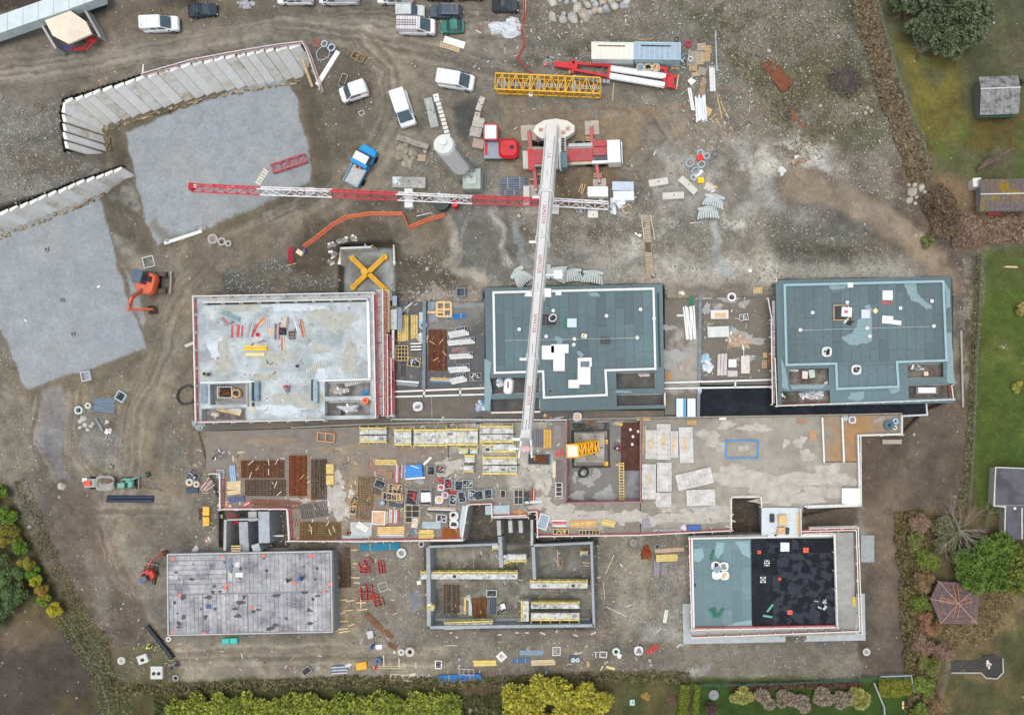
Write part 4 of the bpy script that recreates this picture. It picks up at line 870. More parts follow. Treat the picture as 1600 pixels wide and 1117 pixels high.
def pipes(x,y,L,W,ang,label,n=5,m=None,r_=None,layers=1,cat='pipes',mess=.02,name='pipe_bundle',piece='pipe',strap=True,dz=0):
 z=surf(x,y)+dz;l,w_=sz(L,W,z+.3);rr=r_ or w_/n/2;t=thing(name,label,cat,P(x,y,z+.005),ang);r=random.Random(int(x*3+y));m=m or PIPE
 for j in range(layers):
  for i in range(n-j):
   yy=-w_/2+rr+(w_-2*rr)*(i+.5*j)/max(1,n-1);dx=(r.random()-.5)*l*.05;a=(r.random()-.5)*mess*l
   pcyl(piece,t,(-l/2+dx,yy-a,rr+j*rr*1.75),(l/2+dx,yy+a,rr+j*rr*1.75+.003*i),rr*.97,m,10)
 if strap:
  for k in(-1,1):pbox('batten',t,(k*l*.25,0,rr*(2+1.75*(layers-1))+.03),(.1,w_*.95,.06),WOOD)
 return t
def mesh_stack(x,y,L,W,ang,label,m=None,sp=.16,layers=3,name='rebar_mesh_stack',cat='rebar mesh',dz=0,two=True,bar=.055):
 z=surf(x,y)+dz;l,w_=sz(L,W,z+.1);t=thing(name,label,cat,P(x,y,z+.005),ang);m=m or RUST;r=random.Random(int(x+y*5));z0=.05
 for k in(-.36,0,.36):pbox('bearer',t,(k*l,0,.025),(.1,w_,.05),WOOD)
 for j in range(layers):
  b=MB();ox,oy=(r.random()-.5)*.05,(r.random()-.5)*.05;nx_,ny_=max(2,int(l/sp/1.35)),max(2,int(w_/(sp*1.9)))
  for i in range(nx_+1):b.beam((-l/2+l*i/nx_+ox,-w_/2+oy,z0+.015),(-l/2+l*i/nx_+ox,w_/2+oy,z0+.015),bar,m)
  for i in range(ny_+1):b.beam((-l/2+ox,-w_/2+w_*i/ny_+oy,z0+.05),(l/2+ox,-w_/2+w_*i/ny_+oy,z0+.05),bar,m)
  b.build('mesh',t);z0+=.085
 for k in range(1):
  a=r.uniform(-.4,.4)*l;c=r.uniform(-.3,.3)*w_;b=MB();b.beam((a,c,z0+.02),(a+r.uniform(-.7,.7),c+r.uniform(-.7,.7),z0+.06),.07,WOODP);b.build('lath',t)
 return t
def formwork(x,y,L,W,ang,label,side=1,tall=1.0,cat='formwork',m=None,dz=0,holes=(),two=False,z=None,bays=None,spikes=True):
 """upright wall form: stained grey shuttering along the top with a yellow waling on one side"""
 z=(surf(x,y)if z is None else z)+dz;l,w_=sz(L,W,z+tall);t=thing('wall_formwork',label,cat,P(x,y,z+.005),ang,'wall forms with yellow walings');r=random.Random(int(x+y))
 n=bays or max(1,round(l/1.3));fm=M((206,206,200),.7,.25,2.2,c2=(168,168,160),sc2=1.4,th=(.5,.6))
 yc=-side*w_*.14
 for i in range(n):
  pbox('panel',t,(-l/2+l*(i+.5)/n,yc,tall/2),(l/n-.03,w_*.70,tall-.004*(i%3)),fm)
  if i in holes:pbox('opening',t,(-l/2+l*(i+.5)/n,yc,tall+.01),(.5,.4,.02),DARK)
  else:pbox('plate',t,(-l/2+l*(i+.5)/n+(r.random()-.5)*.3,yc+(r.random()-.5)*.2,tall+.02),(.4+.3*r.random(),.2+.2*r.random(),.04),r.choice([CONCD,M((212,206,150),.7,.2),GALV]))
 pbox('waling',t,(0,side*w_*.36,tall*.9),(l,w_*.2,.22),YELF);pbox('waling',t,(0,side*w_*.42,tall*.45),(l*.98,w_*.12,.18),YELF)
 if two:pbox('waling',t,(0,-side*w_*.49,tall*.9),(l,w_*.1,.15),YELF)
 if spikes:
  for i in range(n+1):
   pbox('tie',t,(-l/2+l*i/n*.98+.05,side*w_*.55,tall+.05),(.08,w_*.35,.08),M((214,196,90),.6,.2))
 return t
def basket(x,y,L,W,ang,label,h=.8,fill='',m=None,cat='crate',name='lattice_crate',dz=0,nb=4,cross=None):
 z=surf(x,y)+dz;l,w_=sz(L,W,z+h);t=thing(name,label,cat,P(x,y,z+.005),ang);m=m or GREYF;r=random.Random(int(x*5+y*3))
 b=MB();e=.09
 for sx,sy in((-1,-1),(1,-1),(1,1),(-1,1)):b.box((sx*(l/2-e/2),sy*(w_/2-e/2),h/2),(e,e,h),m)
 for zz in(.1,h-.05):
  for sg in(-1,1):b.box((0,sg*(w_/2-e/2),zz),(l-2*e,e*.9,e),m);b.box((sg*(l/2-e/2),0,zz),(e*.9,w_-2*e,e),m)
 b.build('frame',t)
 for sg in(-1,1):
  g=MB()
  for i in range(1,nb*2):g.box((-l/2+l*i/(nb*2),sg*(w_/2-e/2),h/2),(.03,.03,h-.2),m)
  g.build('side_grid',t)
 pbox('floor',t,(0,0,.06),(l-.05,w_-.05,.05),DARK)
 if cross:
  for i in range(1,cross[0]):pbox('divider',t,(-l/2+l*i/cross[0],0,h-.06),(.07,w_-.1,.07),m)
  for i in range(1,cross[1]):pbox('divider',t,(0,-w_/2+w_*i/cross[1],h-.065),(l-.1,.07,.06),m)
 cm={'grey':[STEEL,GALV,DARK],'red':[REDF,RED,DARK],'rust':[RUST,RUSTD,RUST],'mixed':[STEEL,WOODP,REDF,DARK,GREYF],'black':[DARK,PIPE],'blue':[BLUE,STEEL],'wood':[WOODP,WOOD]}.get(fill)
 if cm:
  for i in range(9):
   q=MB();ll=min(l,w_)*r.uniform(.4,.8);a=r.random()*3.14
   c=Vector((r.uniform(-.25,.25)*l,r.uniform(-.25,.25)*w_,.15+i*(h-.25)/9));d=Vector((math.cos(a),math.sin(a),0))*ll/2
   q.beam(c-d,c+d+Vector((0,0,.05)),.12,cm[i%len(cm)]);q.build('content',t)
 if fill=='sheet':pbox('sheet',t,(.05,0,h*.8),(l*.75,w_*.6,.1),PLAST,.1)
 return t
def pallet(x,y,L,W,ang,label,n=6,m=None,dz=0,layers=1,load=None):
 z=surf(x,y)+dz;l,w_=sz(L,W,z+.15);t=thing('pallet',label,'pallet',P(x,y,z+.005),ang);m=m or WOOD
 for k in range(layers):
  for i in(-1,0,1):pbox('bearer',t,(0,i*(w_/2-.06),.05+k*.16),(l,.1,.09),m)
  for i in range(n):pbox('slat',t,(-l/2+l*(i+.5)/n,0,.11+k*.16),(l/n*.72,w_,.03),m)
 if load:
  pbox('load',t,(0,0,.14+.16*(layers-1)+load[1]/2),(l*.85,w_*.85,load[1]),load[0])
  for i in(-1,1):pbox('strap',t,(i*l*.2,0,.14+.16*(layers-1)+load[1]+.008),(.05,w_*.86,.012),DARK)
 return t
def bigbag(x,y,r_,label,fill=None,m=None,dz=0,h=.9,ang=0):
 z=surf(x,y)+dz;w_=2*r_*mp(z+h);t=thing('big_bag',label,'bag',P(x,y,z+.005),ang);m=m or M((232,232,232),.85,.08,4,bump=.3);rr=random.Random(int(x*11+y))
 def lp(s,zz):return[Vector((p.x*(1+.10*(rr.random()-.5)),p.y*(1+.10*(rr.random()-.5)),zz))for p in rrect(-w_/2*s,w_/2*s,w_*s,w_*s*.35,0,3)]
 b=MB();b.loft([lp(.85,0),lp(1.0,h*.35),lp(1.0,h*.75),lp(.92,h),lp(.7,h-.02),lp(.62,h*.75)],m);b.build('bag',t,smooth=True)
 f=MB()
 cm={'dark':DARK,'red':REDF,'rubble':CONCD,'wood':WOODP,'blue':M((120,150,200),.6)}.get(fill)
 if cm:
  for i in range(7):f.box(((rr.random()-.5)*w_*.45,(rr.random()-.5)*w_*.45,h*.78+rr.random()*.12),(.12+.3*rr.random()*w_,.12+.1*w_,.1),cm,rr.random()*3,rr.random()*.5)
  f.build('filling',t)
 for sx,sy in((-1,-1),(1,1),(-1,1),(1,-1)):q=MB();c=Vector((sx*w_*.36,sy*w_*.36,h));q.tube([c,c+Vector((sx*.05,sy*.02,.12)),c+Vector((-sx*.1,sy*.06,.03))],.03,m,5);q.build('loop',t)
 return t
def ring(x,y,r_,label,h=.6,m=None,hole=.75,cat='concrete ring',name='concrete_ring',lid=None,dz=0):
 z=surf(x,y)+dz;R_=r_*mp(z+h);t=thing(name,label,cat,P(x,y,z+.005));m=m or M((176,180,178),.85,.12,2);b=MB();n=20
 lo=[[Vector((R_*s*math.cos(2*math.pi*k/n),R_*s*math.sin(2*math.pi*k/n),zz))for k in range(n)]for s,zz in((1,0),(1,h),(hole,h),(hole,.05))]
 b.loft(lo,m,cap=False);b.build('shell',t);pcyl('base',t,(0,0,0),(0,0,.06),R_*hole,DARK if lid is None else lid,16)
 if lid:pcyl('cover',t,(0,0,h-.08),(0,0,h-.02),R_*hole*.98,lid,18);pbox('handle',t,(0,0,h),(.2,.04,.04),DARK)
 return t
def collar(x,y,L,W,ang,label,h=.6,m=None,cat='concrete frame',name='manhole_surround',th=.14,inner=None,dz=0):
 z=surf(x,y)+dz;l,w_=sz(L,W,z+h);t=thing(name,label,cat,P(x,y,z+.005),ang);m=m or M((190,200,200),.7,.08)
 for sg in(-1,1):pbox('side',t,(0,sg*(w_/2-th/2),h/2),(l,th,h),m);pbox('side',t,(sg*(l/2-th/2),0,h/2-.003),(th,w_-2*th,h),m)
 if inner:pbox('inside',t,(0,0,.03),(l-2*th,w_-2*th,.05),inner)
 return t
def block(x,y,L,W,ang,label,h=.7,m=None,holes=2,name='concrete_block',cat='concrete block',dz=0,slats=0,hm=None):
 z=surf(x,y)+dz;l,w_=sz(L,W,z+h);t=thing(name,label,cat,P(x,y,z+.005),ang);m=m or M((172,174,170),.85,.16,1.4);e=.05
 b=MB();b.loft([rrect(-l/2,l/2,w_,.06,0,2),rrect(-l/2,l/2,w_,.06,h-e,2),rrect(-l/2+e,l/2-e,w_-2*e,.06,h,2)],m);b.build('body',t);r=random.Random(int(x))
 for i in range(holes):
  pbox('socket',t,(-l/2+l*(i+.5)/holes+(r.random()-.5)*.2,(r.random()-.5)*w_*.3,h+.005),(.16,.16,.03),hm or DARK)
 for i in range(slats):pbox('rib',t,(-l/2+l*(i+.5)/slats,0,h+.02),(l/slats*.45,w_*.94,.05),m)
 return t
def stairs(x,y,L,W,ang,label,n=9,m=None):
 """precast winding stair flight lying on its side: fan of risers with a smooth cheek"""
 z=surf(x,y);l,w_=sz(L,W,z+1);t=thing('precast_stair',label,'stair flight',P(x,y,z+.005),ang,'precast stair flights waiting to be lifted in');m=m or M((196,204,202),.8,.08,1.5)
 for i in range(n):
  f=i/(n-1);a=(f-.5)*.5;xx=-l/2+l*(i+.5)/n
  pbox('step',t,(xx,-w_*.12-abs(f-.5)*w_*.1,.35+.25*math.sin(f*3.1)),(l/n*.80,w_*.72,.7+.5*math.sin(f*3.1)),m,a)
 b=MB();k=w_*.5
 b.loft([[Vector((-l/2,k*.35,0)),Vector((l/2,k*.5,0)),Vector((l/2,k*.9,0)),Vector((0,k,0)),Vector((-l*.5,k*.75,0))],[Vector((-l/2,k*.35,1.0)),Vector((l/2,k*.45,1.15)),Vector((l/2,k*.85,1.15)),Vector((0,k*.98,1.4)),Vector((-l*.5,k*.72,1.0))]],m);b.build('cheek',t)
 return t
def heap(x,y,rx,ry,label,m,h=.5,name='heap',cat='heap',n=10,ang=0,dz=0,seed=1,bits=0,bm=None):
 """crumpled lump: irregular ridged mound"""
 z=surf(x,y)+dz;a_,c_=rx*mp(z),ry*mp(z);t=thing(name,label,cat,P(x,y,z-.03),ang);r=random.Random(seed+int(x));b=MB();N=18;loops=[]
 ph=[r.uniform(.72,1.25)for _ in range(N)]
 for j,s in enumerate((1,.86,.62,.34,.1)):
  zz=h*(1-s**1.6);loops.append([Vector((a_*s*ph[k]*math.cos(2*math.pi*k/N)+r.uniform(-.04,.04),c_*s*ph[k]*math.sin(2*math.pi*k/N)+r.uniform(-.04,.04),max(0,zz+(r.uniform(-.15,.15)*h if j else 0))))for k in range(N)])
 b.loft(loops,m);b.build('mass',t,smooth=False)
 for i in range(bits):
  q=MB();c=Vector((r.uniform(-.8,.8)*a_,r.uniform(-.8,.8)*c_,h*.55));q.box(c,(r.uniform(.2,.7),r.uniform(.1,.35),.08),(bm or[WOODP,WHITE,STEEL])[i%len(bm or[1,2,3])],r.random()*3,r.random()*.5);q.build('piece',t)
 return t
def boulder(x,y,r_,label,group=None,col=(196,196,188),sx=1.2,ang=None,dz=0):
 z=surf(x,y)+dz;rr=r_*mp(z);r=random.Random(int(x*13+y*7));m=M(col,.85,.14,1.5,c2=(col[0]-34,col[1]-34,col[2]-36),sc2=.9,bump=.3)
 b=MB();N=10;lp=[];j_=[r.uniform(.82,1.15)for _ in range(N)]
 for th in(-.35,.1,.55,1.0,1.35):
  s=math.cos(th);lp.append([Vector((rr*sx*s*j_[k]*math.cos(2*math.pi*k/N)*r.uniform(.94,1.06),rr*s*j_[k]*math.sin(2*math.pi*k/N)*r.uniform(.94,1.06),rr*.8*math.sin(th)*r.uniform(.92,1.08)))for k in range(N)])
 b.loft(lp,m);o=b.build('boulder',smooth=False);o.location=P(x,y,z+rr*.18);o.rotation_euler=(0,0,r.random()*6 if ang is None else R(ang));tag(o,label,'boulder',group);return o
def board(x,y,L,W,ang,label,m,h=.08,name='board',cat='board',dz=0,n=1,batt=0,tilt=0):
 z=surf(x,y)+dz;l,w_=sz(L,W,z+h);t=thing(name,label,cat,P(x,y,z+.01),ang);t.rotation_euler=(0,R(tilt),R(ang))
 for i in range(n):pbox('sheet',t,(.03*i,.02*i,h/n*(i+.5)),(l-.05*i,w_,h/n*.95),m,.02*i)
 for i in range(batt):pbox('batten',t,(-l/2+l*(i+.5)/batt,0,h+.03),(.08,w_*.98,.05),WOOD)
 return t
def coil(x,y,r_,label,m=None,turns=4,tube=.05,dz=0,cat='hose',name='hose_coil'):
 z=surf(x,y)+dz;R_=r_*mp(z);t=thing(name,label,cat,P(x,y,z+.01));m=m or BLACKP;r=random.Random(int(x));b=MB();pts=[]
 for i in range(turns*18+1):
  a=i*2*math.pi/18;q=R_*(.86+.14*math.sin(i*.7)*r.random());pts.append((q*math.cos(a),q*math.sin(a),tube+i*.05/18+.02*r.random()))
 b.tube(pts,tube,m,6);b.build('loop',t);return t
def frame(x,y,L,W,ang,label,m,nx=1,ny=1,bar=.1,h=.1,dz=0,name='frame',cat='frame'):
 z=surf(x,y)+dz;l,w_=sz(L,W,z+h);t=thing(name,label,cat,P(x,y,z+.01),ang)
 for i in range(nx+1):pbox('bar',t,(-l/2+l*i/nx,0,h/2),(bar,w_,h),m)
 for i in range(ny+1):pbox('bar',t,(0,-w_/2+w_*i/ny,h/2+.004),(l,bar,h),m)
 return t
def sticks(x,y,L,W,ang,label,n=5,m=None,cat='battens',name='batten_pile',dz=0,mess=.5,t_=.07,piece='batten',mm=None):
 z=surf(x,y)+dz;l,w_=sz(L,W,z);t=thing(name,label,cat,P(x,y,z+.01),ang);r=random.Random(int(x*3+y*11));ms=mm or[m or WOOD]
 for i in range(n):pbox(piece,t,(r.uniform(-.1,.1)*l,-w_/2+w_*(i+.5)/n,t_/2+i*.012),(l*r.uniform(.7,1),t_*1.3,t_),ms[i%len(ms)],r.uniform(-.5,.5)*mess)
 return t
def person(x,y,ang,label,shirt,helmet,legs=(60,66,84),arm=.35,dz=0):
 z=surf(x,y)+dz;t=thing('person',label,'person',P(x,y,z),ang)
 J={'hip':((0,0,.95),.15),'wai':((0,0,1.1),.14),'ch':((.03,0,1.35),.17),'nk':((.04,0,1.5),.07),'hd':((.06,0,1.62),.105),'ht':((.06,0,1.72),.09),
   'sl':((.03,.2,1.42),.08),'el':((.12,.3,1.18),.055),'wl':((.12+arm,.24,1.08),.04),'hl':((.2+arm,.23,1.06),.045),'sr':((.03,-.2,1.42),.08),'er':((.1,-.3,1.16),.055),'wr':((.08+arm,-.24,1.02),.04),'hr':((.17+arm,-.23,1.0),.045),
   'kl':((.12,.11,.52),.075),'al':((.06,.12,.09),.05),'tl':((.24,.13,.05),.045),'kr':((0,-.11,.52),.075),'ar':((-.14,-.12,.09),.05),'tr':((.03,-.13,.05),.045)}
 E_=[('hip','wai'),('wai','ch'),('ch','nk'),('nk','hd'),('hd','ht'),('ch','sl'),('sl','el'),('el','wl'),('wl','hl'),('ch','sr'),('sr','er'),('er','wr'),('wr','hr'),('hip','kl'),('kl','al'),('al','tl'),('hip','kr'),('kr','ar'),('ar','tr')]
 def skin(nm,ks,es,m,gr=0,par=t):
  me=bpy.data.meshes.new(nm);me.from_pydata([J[k][0]for k in ks],[(ks.index(a),ks.index(c))for a,c in es],[]);me.materials.append(m)
  o=bpy.data.objects.new(nm,me);COL.objects.link(o);o.parent=par
  sm=o.modifiers.new('skin','SKIN');
  for i,k in enumerate(ks):me.skin_vertices[0].data[i].radius=(J[k][1]+gr,J[k][1]+gr)
  me.skin_vertices[0].data[0].use_root=True
  o.modifiers.new('sub','SUBSURF').levels=1;o.modifiers['sub'].render_levels=1;return o
 skin('body',list(J),E_,M((150,112,90),.6,.05));skin('trousers',['hip','kl','al','kr','ar'],[('hip','kl'),('kl','al'),('hip','kr'),('kr','ar')],M(legs,.8,.1),.022)
 skin('jacket',['wai','ch','sl','el','wl','sr','er','wr'],[('wai','ch'),('ch','sl'),('sl','el'),('el','wl'),('ch','sr'),('sr','er'),('er','wr')],M(shirt,.7,.08),.026)
 b=MB();lp=[[Vector((.06+s*math.cos(2*math.pi*k/12),s*math.sin(2*math.pi*k/12),zz))for k in range(12)]for s,zz in((.19,1.68),(.15,1.7),(.145,1.76),(.11,1.83),(.04,1.86))]
 b.loft(lp,M(helmet,.35,.03));b.build('helmet',t,smooth=True)
 return t
# ================= retaining walls =================
def retaining(name,label,top,zt,zb,zb2,step,cant=.9):
 t=thing(name,label,'retaining wall',P(top[0][0],top[0][1],0));pts=[]
 for a,c in zip(top[:-1],top[1:]):
  L=math.hypot(c[0]-a[0],c[1]-a[1]);n=max(1,round(L/step));pts+=[(a[0]+(c[0]-a[0])*i/n,a[1]+(c[1]-a[1])*i/n)for i in range(n)]
 pts.append(top[-1]);fm=[M((240,240,234),.75,.07,1.2,c2=(220,218,208),sc2=.35,th=(.55,.75)),M((246,247,245),.75,.06,1.2,c2=(222,218,206),sc2=.3,th=(.55,.7)),M((234,234,228),.75,.09,1.2,c2=(196,186,164),sc2=.5,th=(.52,.68))]
 for i in range(len(pts)-1):
  a,c=P(*pts[i],zt),P(*pts[i+1],zt);d=(c-a).normalized();nr=Vector((d.y,-d.x,0));f=i/(len(pts)-1);b=MB()
  cen=P(470,400,0)
  if(cen-a).dot(nr)<0:nr=-nr
  q=[a+nr*.42,a-nr*.05,c-nr*.15-d*.22,c+nr*.14-d*.22];top_z=zt+.12*math.sin(i*1.7);zb_=zb+(zb2-zb)*f
  bot=[p+nr*cant for p in q]
  lo=[Vector((p.x,p.y,zb_-.8))for p in bot];hi=[Vector((p.x,p.y,top_z))for p in q]
  b.loft([lo,hi],fm[i%3]);wrel(b.build('panel',t))
 # mossy footing lumps
 r=random.Random(5);b=MB()
 for i in range(len(pts)-1):
  f=i/(len(pts)-1);zb_=zb+(zb2-zb)*f;a=P(*pts[i],zt);c=P(*pts[i+1],zt);d=(c-a).normalized();nr=Vector((d.y,-d.x,0));nr=-nr if(P(470,400,0)-a).dot(nr)<0 else nr
  for k in range(3):
   p=a+(c-a)*r.random()+nr*(cant+.5+r.random()*.4);b.box((p.x,p.y,zb_+.05),(r.uniform(.3,.9),r.uniform(.1,.3),r.uniform(.2,.5)),RB_M,math.atan2(d.y,d.x)+r.uniform(-.4,.4))
 wrel(b.build('footing',t));return t
RB_M=M((170,158,130),.9,.3,2,c2=(120,104,72),sc2=1.2)
retaining('retaining_wall','long bent retaining wall of tall pale concrete panels above the upper gravel pad',W1TOP,8.25,2.4,2.4,17,1.7)
retaining('retaining_wall','lower straight retaining wall of pale concrete panels above the western gravel pad',W2TOP,5.1,.9,1.1,16,.5)
t=thing('guardrail','white railing along the top of the long bent retaining wall','railing',P(340,95,0));guard(t,[(222,115),(300,93),(370,80),(430,70),(472,65),(480,82),(500,140)],8.1,top=M((214,204,200),.6),toe=M((208,178,178),.6),name='rail')
pxbox('post',t,222,101,224,119,8.0,8.3,OFFW,-4);pxbox('plank',t,478,92,482,137,7.3,7.5,WOOD,20)
# ================= north-west corner: pale roofed shelter, tent =================
t=thing('long_shed','long white sheet roofed shed cut by the top left corner','shed',P(40,20,0))
for i in range(9):
 x=-60+i*24;polyslab('roof_panel',t,[(x,45-i*8.4),(x+23.5,36.8-i*8.4),(x+23.5,62-i*8.4+3),(x,69-i*8.4+4)],9.2,10.9,M((206,220,222),.5,.06,.8))
polyslab('front_wall',t,[(-70,72),(150,-3),(150,0),(-70,76)],8,9.3,M((196,206,208),.7,.06));polyslab('dark_wall',t,[(127,8),(152,-4),(152,2),(129,12)],8,10,M((40,66,68),.6))
t=thing('party_tent','cream pavilion tent with peaked roof beside the long white shed','tent',P(105,44,0));C_=P(108,44,11.6)
b=MB();cm=M((236,226,204),.7,.04,1);pts=[(70,32),(110,17),(134,34),(143,53),(107,69),(82,56)];q=[P(x,y,10.6)for x,y in pts]
for i in range(6):b.add([q[i],q[(i+1)%6],C_],[(0,1,2)],cm)
b.add([Vector((p.x,p.y,p.z-.3))for p in q]+q,[(i,(i+1)%6,6+(i+1)%6,6+i)for i in range(6)],cm);wrel(b.build('canopy',t))
for p in q:e=pbox('leg',t,(p.x*.998,p.y,9.3),(.08,.08,2.6),STEEL);e.location=Vector(e.location)-t.location
t=thing('flank_walls','two low grey concrete walls flanking the cream tent','wall',P(100,40,0));wallpx('wall',t,[(60,31),(87,76)],3.4,7.8,9.6,M((176,178,176),.7,.1));wallpx('wall',t,[(128,8),(156,58)],3.4,7.8,9.6,M((168,170,168),.7,.1))
t=thing('streamers','red and blue streamers tangled along the front edge of the tent','streamers',at(125,68,.1));r_=random.Random(4)
for i in range(11):
 b=MB();x,y=90+i*5.2,79-abs(i-5)*.6-(i>7)*(i-7)*5;p=P(x,y,8.5+.1*i%1)-t.location
 b.tube([p,p+Vector((.5,.25,.2)),p+Vector((.9,-.1,.1)),p+Vector((1.2,.3,.15))],.07,RED if i>3 else M((70,80,150),.6),5);b.build('ribbon',t)
for i in range(5):
 b=MB();p=P(130+i*2.6,58+i*3,9.2)-t.location;b.tube([p,p+Vector((.4,.5,.2)),p+Vector((.9,.2,.1))],.08,RED,5);b.build('ribbon',t)
# ================= vehicles =================
V=vehicle;Wt=(240,242,242)
V(256,42,57,24,3,'smallvan',Wt,'white van with side windows parked alone just right of the cream tent')
V(321,20,46,20,4,'car',(38,48,62),'dark blue hatchback parked behind the lone white van at the road edge','car')
V(465,1,56,21,181,'smallvan',Wt,'white van cut by the top edge, leftmost of three along the road');V(533,1,62,21,181,'van',(232,236,236),'longest white van cut by the top edge, second along the road');V(620,0,56,22,180,'smallvan',Wt,'white van cut by the top edge directly above the silver estate')
V(688,-6,46,20,180,'car',(50,54,60),'black car mostly beyond the top edge above the grey estate','car');V(736,-7,44,20,180,'car',(90,66,62),'dark maroon car just peeping in at the top edge','car')
V(643,22,46,21,0,'estate',(206,212,210),'silver white estate parked nose right above the van with a roof rack','car');V(654,46,58,25,-1,'van',(238,236,238),'white van with a loaded roof rack beside the green car',extra='rack')
V(698,22,51,21,179,'estate',(72,82,94),'slate grey estate with roof rails parked above the green car','car',extra='rails');V(709,45,37,21,183,'car',(36,124,104),'small green hatchback parked at the end of the row','car')
V(791,13,42,20,0,'pickup',(44,52,58),'black pickup truck parked by the red mesh fence at the top','pickup');V(715,130,57,26,-9,'van',Wt,'white van standing alone on the track left of the yellow mast section')
V(633,174,57,27,-72,'van',(236,240,240),'white van parked steeply beside the long concrete block');V(556,147,44,25,198,'smallvan',(244,244,240),'small white van nosing down left beside the steep bank')
def blue_truck():
 z=surf(568,262);l,w_=sz(66,28,z+1.5);t=thing('tipper_truck','bright blue tipper truck with white cab roof and pale load bed','truck',P(568,263,z+.02),62)
 bl=M((22,148,216),.35,.05);b=MB();b.loft([rrect(l*.10,l*.5,w_*.92,.5,.5,5),rrect(l*.08,l*.5,w_,.55,1.1,5),rrect(l*.1,l*.48,w_*.94,.55,1.35,5)],bl);b.build('hood',t)
 b=MB();b.loft([rrect(l*.05,l*.33,w_*.92,.2,1.3),rrect(l*.07,l*.26,w_*.82,.2,2.25)],GLASS);b.build('windscreen',t)
 pbox('cab_roof',t,(l*.155,0,2.3),(l*.19,w_*.8,.1),WHITE);pbox('cab_back',t,(l*.02,0,1.5),(l*.09,w_*.98,1.3),bl)
 pbox('load_bed',t,(-l*.27,0,1.05),(l*.46,w_*.82,.1),M((190,192,188),.7,.15,3));
 for sg in(-1,1):pbox('side_board',t,(-l*.27,sg*w_*.44,1.25),(l*.47,.1,.5),M((120,168,200),.5,.15));pbox('mirror',t,(l*.3,sg*w_*.56,1.6),(.12,.25,.25),DARK);pbox('headlight',t,(l*.49,sg*w_*.33,.9),(.1,.3,.2),WHITE)
 pbox('tailgate',t,(-l*.5,0,1.25),(.1,w_*.88,.5),M((120,168,200),.5,.15));pbox('chassis',t,(-l*.05,0,.65),(l*.8,w_*.5,.25),DARK)
 for sx in(-l*.32,l*.3):
  for sg in(-1,1):pcyl('wheel',t,(sx,sg*w_*.36,.42),(sx,sg*w_*.5,.42),.42,TYRE,14)
 for i in range(5):pbox('spoil',t,(-l*.07+.05*i,.3-i*.18,1.2),(.25,.3,.15),[RUST,M((210,120,60)),WOOD,DARK,GREEN][i],i)
blue_truck()
# ================= plant =================
excavator(241,442,-2,75,-112,1.55,(222,108,72),'orange mini excavator with grey cab standing between gravel pad and bare slab block',cab=(84,104,122),arm_ang=10)
excavator(236,898,80,-150,62,.95,(206,76,62),'red mini excavator with blue grey cab beside the formwork deck',cab=(96,112,128),arm_ang=40)
excavator(203,754,0,180,22,.85,(116,176,160),'tiny teal mini excavator reaching right on the lower track',cab=(116,176,160),bend=(.95,.35),arm_ang=30)
z=surf(165,754);t=thing('site_dumper','small site dumper with round grey skip and orange seat on the lower track','dumper',P(162,754,z+.02),0)
for sx in(-1.3,1.0):
 for sg in(-1,1):pcyl('wheel',t,(sx,sg*.55,.35),(sx,sg*.85,.35),.35,TYRE,12)
b=MB();b.box((-1.4,0,.7),(1.5,1.2,.5),M((170,172,170),.6,.1));b.build('chassis',t);pbox('seat',t,(-1.55,0,1.1),(.9,.7,.3),M((226,92,70),.5));pbox('bonnet',t,(-2.0,.45,1.0),(.7,.5,.2),OFFW)
b=MB();b.loft([rrect(0,1.9,1.5,.4,.55,4),rrect(-.4,2.3,2.1,.7,1.3,5),rrect(-.25,2.2,1.9,.65,1.28,5),rrect(.1,1.9,1.4,.4,.7,5)],M((158,158,148),.7,.15));b.build('skip',t)
pbox('load',t,(.95,0,.9),(1.5,1.2,.1),M((120,102,86),.9,.2))
z=surf(785,232);t=thing('crawler_machine','red tracked loader with white cab roof and round red engine hood near the crane','loader',P(783,236,z+.02),0)
for sg in(-1,1):
 b=MB();b.loft([[Vector((x_*1.0+(-.4),sg*1.3*0+sg*1.05+d_,z_))for x_,z_ in((-1.5,.1),(1.5,.1),(1.7,.45),(1.4,.7),(-1.4,.7),(-1.7,.45))]for d_ in(-.22,.22)],DARK);b.build('track',t)
pbox('deck',t,(-.75,-.25,.95),(2.6,2.2,.5),M((150,160,172),.5,.12));pbox('side_rail',t,(-1.75,-.1,1.25),(.35,1.6,.12),RED);b=MB()
b.loft([rrect(.35,2.9,2.5,.7,.8,6),rrect(.3,2.95,2.6,.75,1.3,6),rrect(.6,2.7,2.0,.6,1.7,6)],RED);o=b.build('engine_hood',t);o.location=(-.4,-.1,0);pbox('grille',t,(1.7,0,1.72),(.5,.45,.06),DARK)
pbox('cab',t,(-.95,1.75,1.5),(1.8,1.9,1.6),GLASS);pbox('cab_roof',t,(-.95,1.75,2.36),(1.5,1.75,.12),WHITE);
for sx,sy,dx,dy in((-1,0,.16,2.1),(1,0,.16,2.1),(0,1,1.95,.16),(0,-1,1.95,.16)):pbox('cab_frame',t,(-.95+sx*.88,1.75+sy*.98,2.33),(dx,dy,.14),RED)
pbox('lift_arm',t,(.35,.6,1.7),(1.3,.22,.25),RED,-.9)
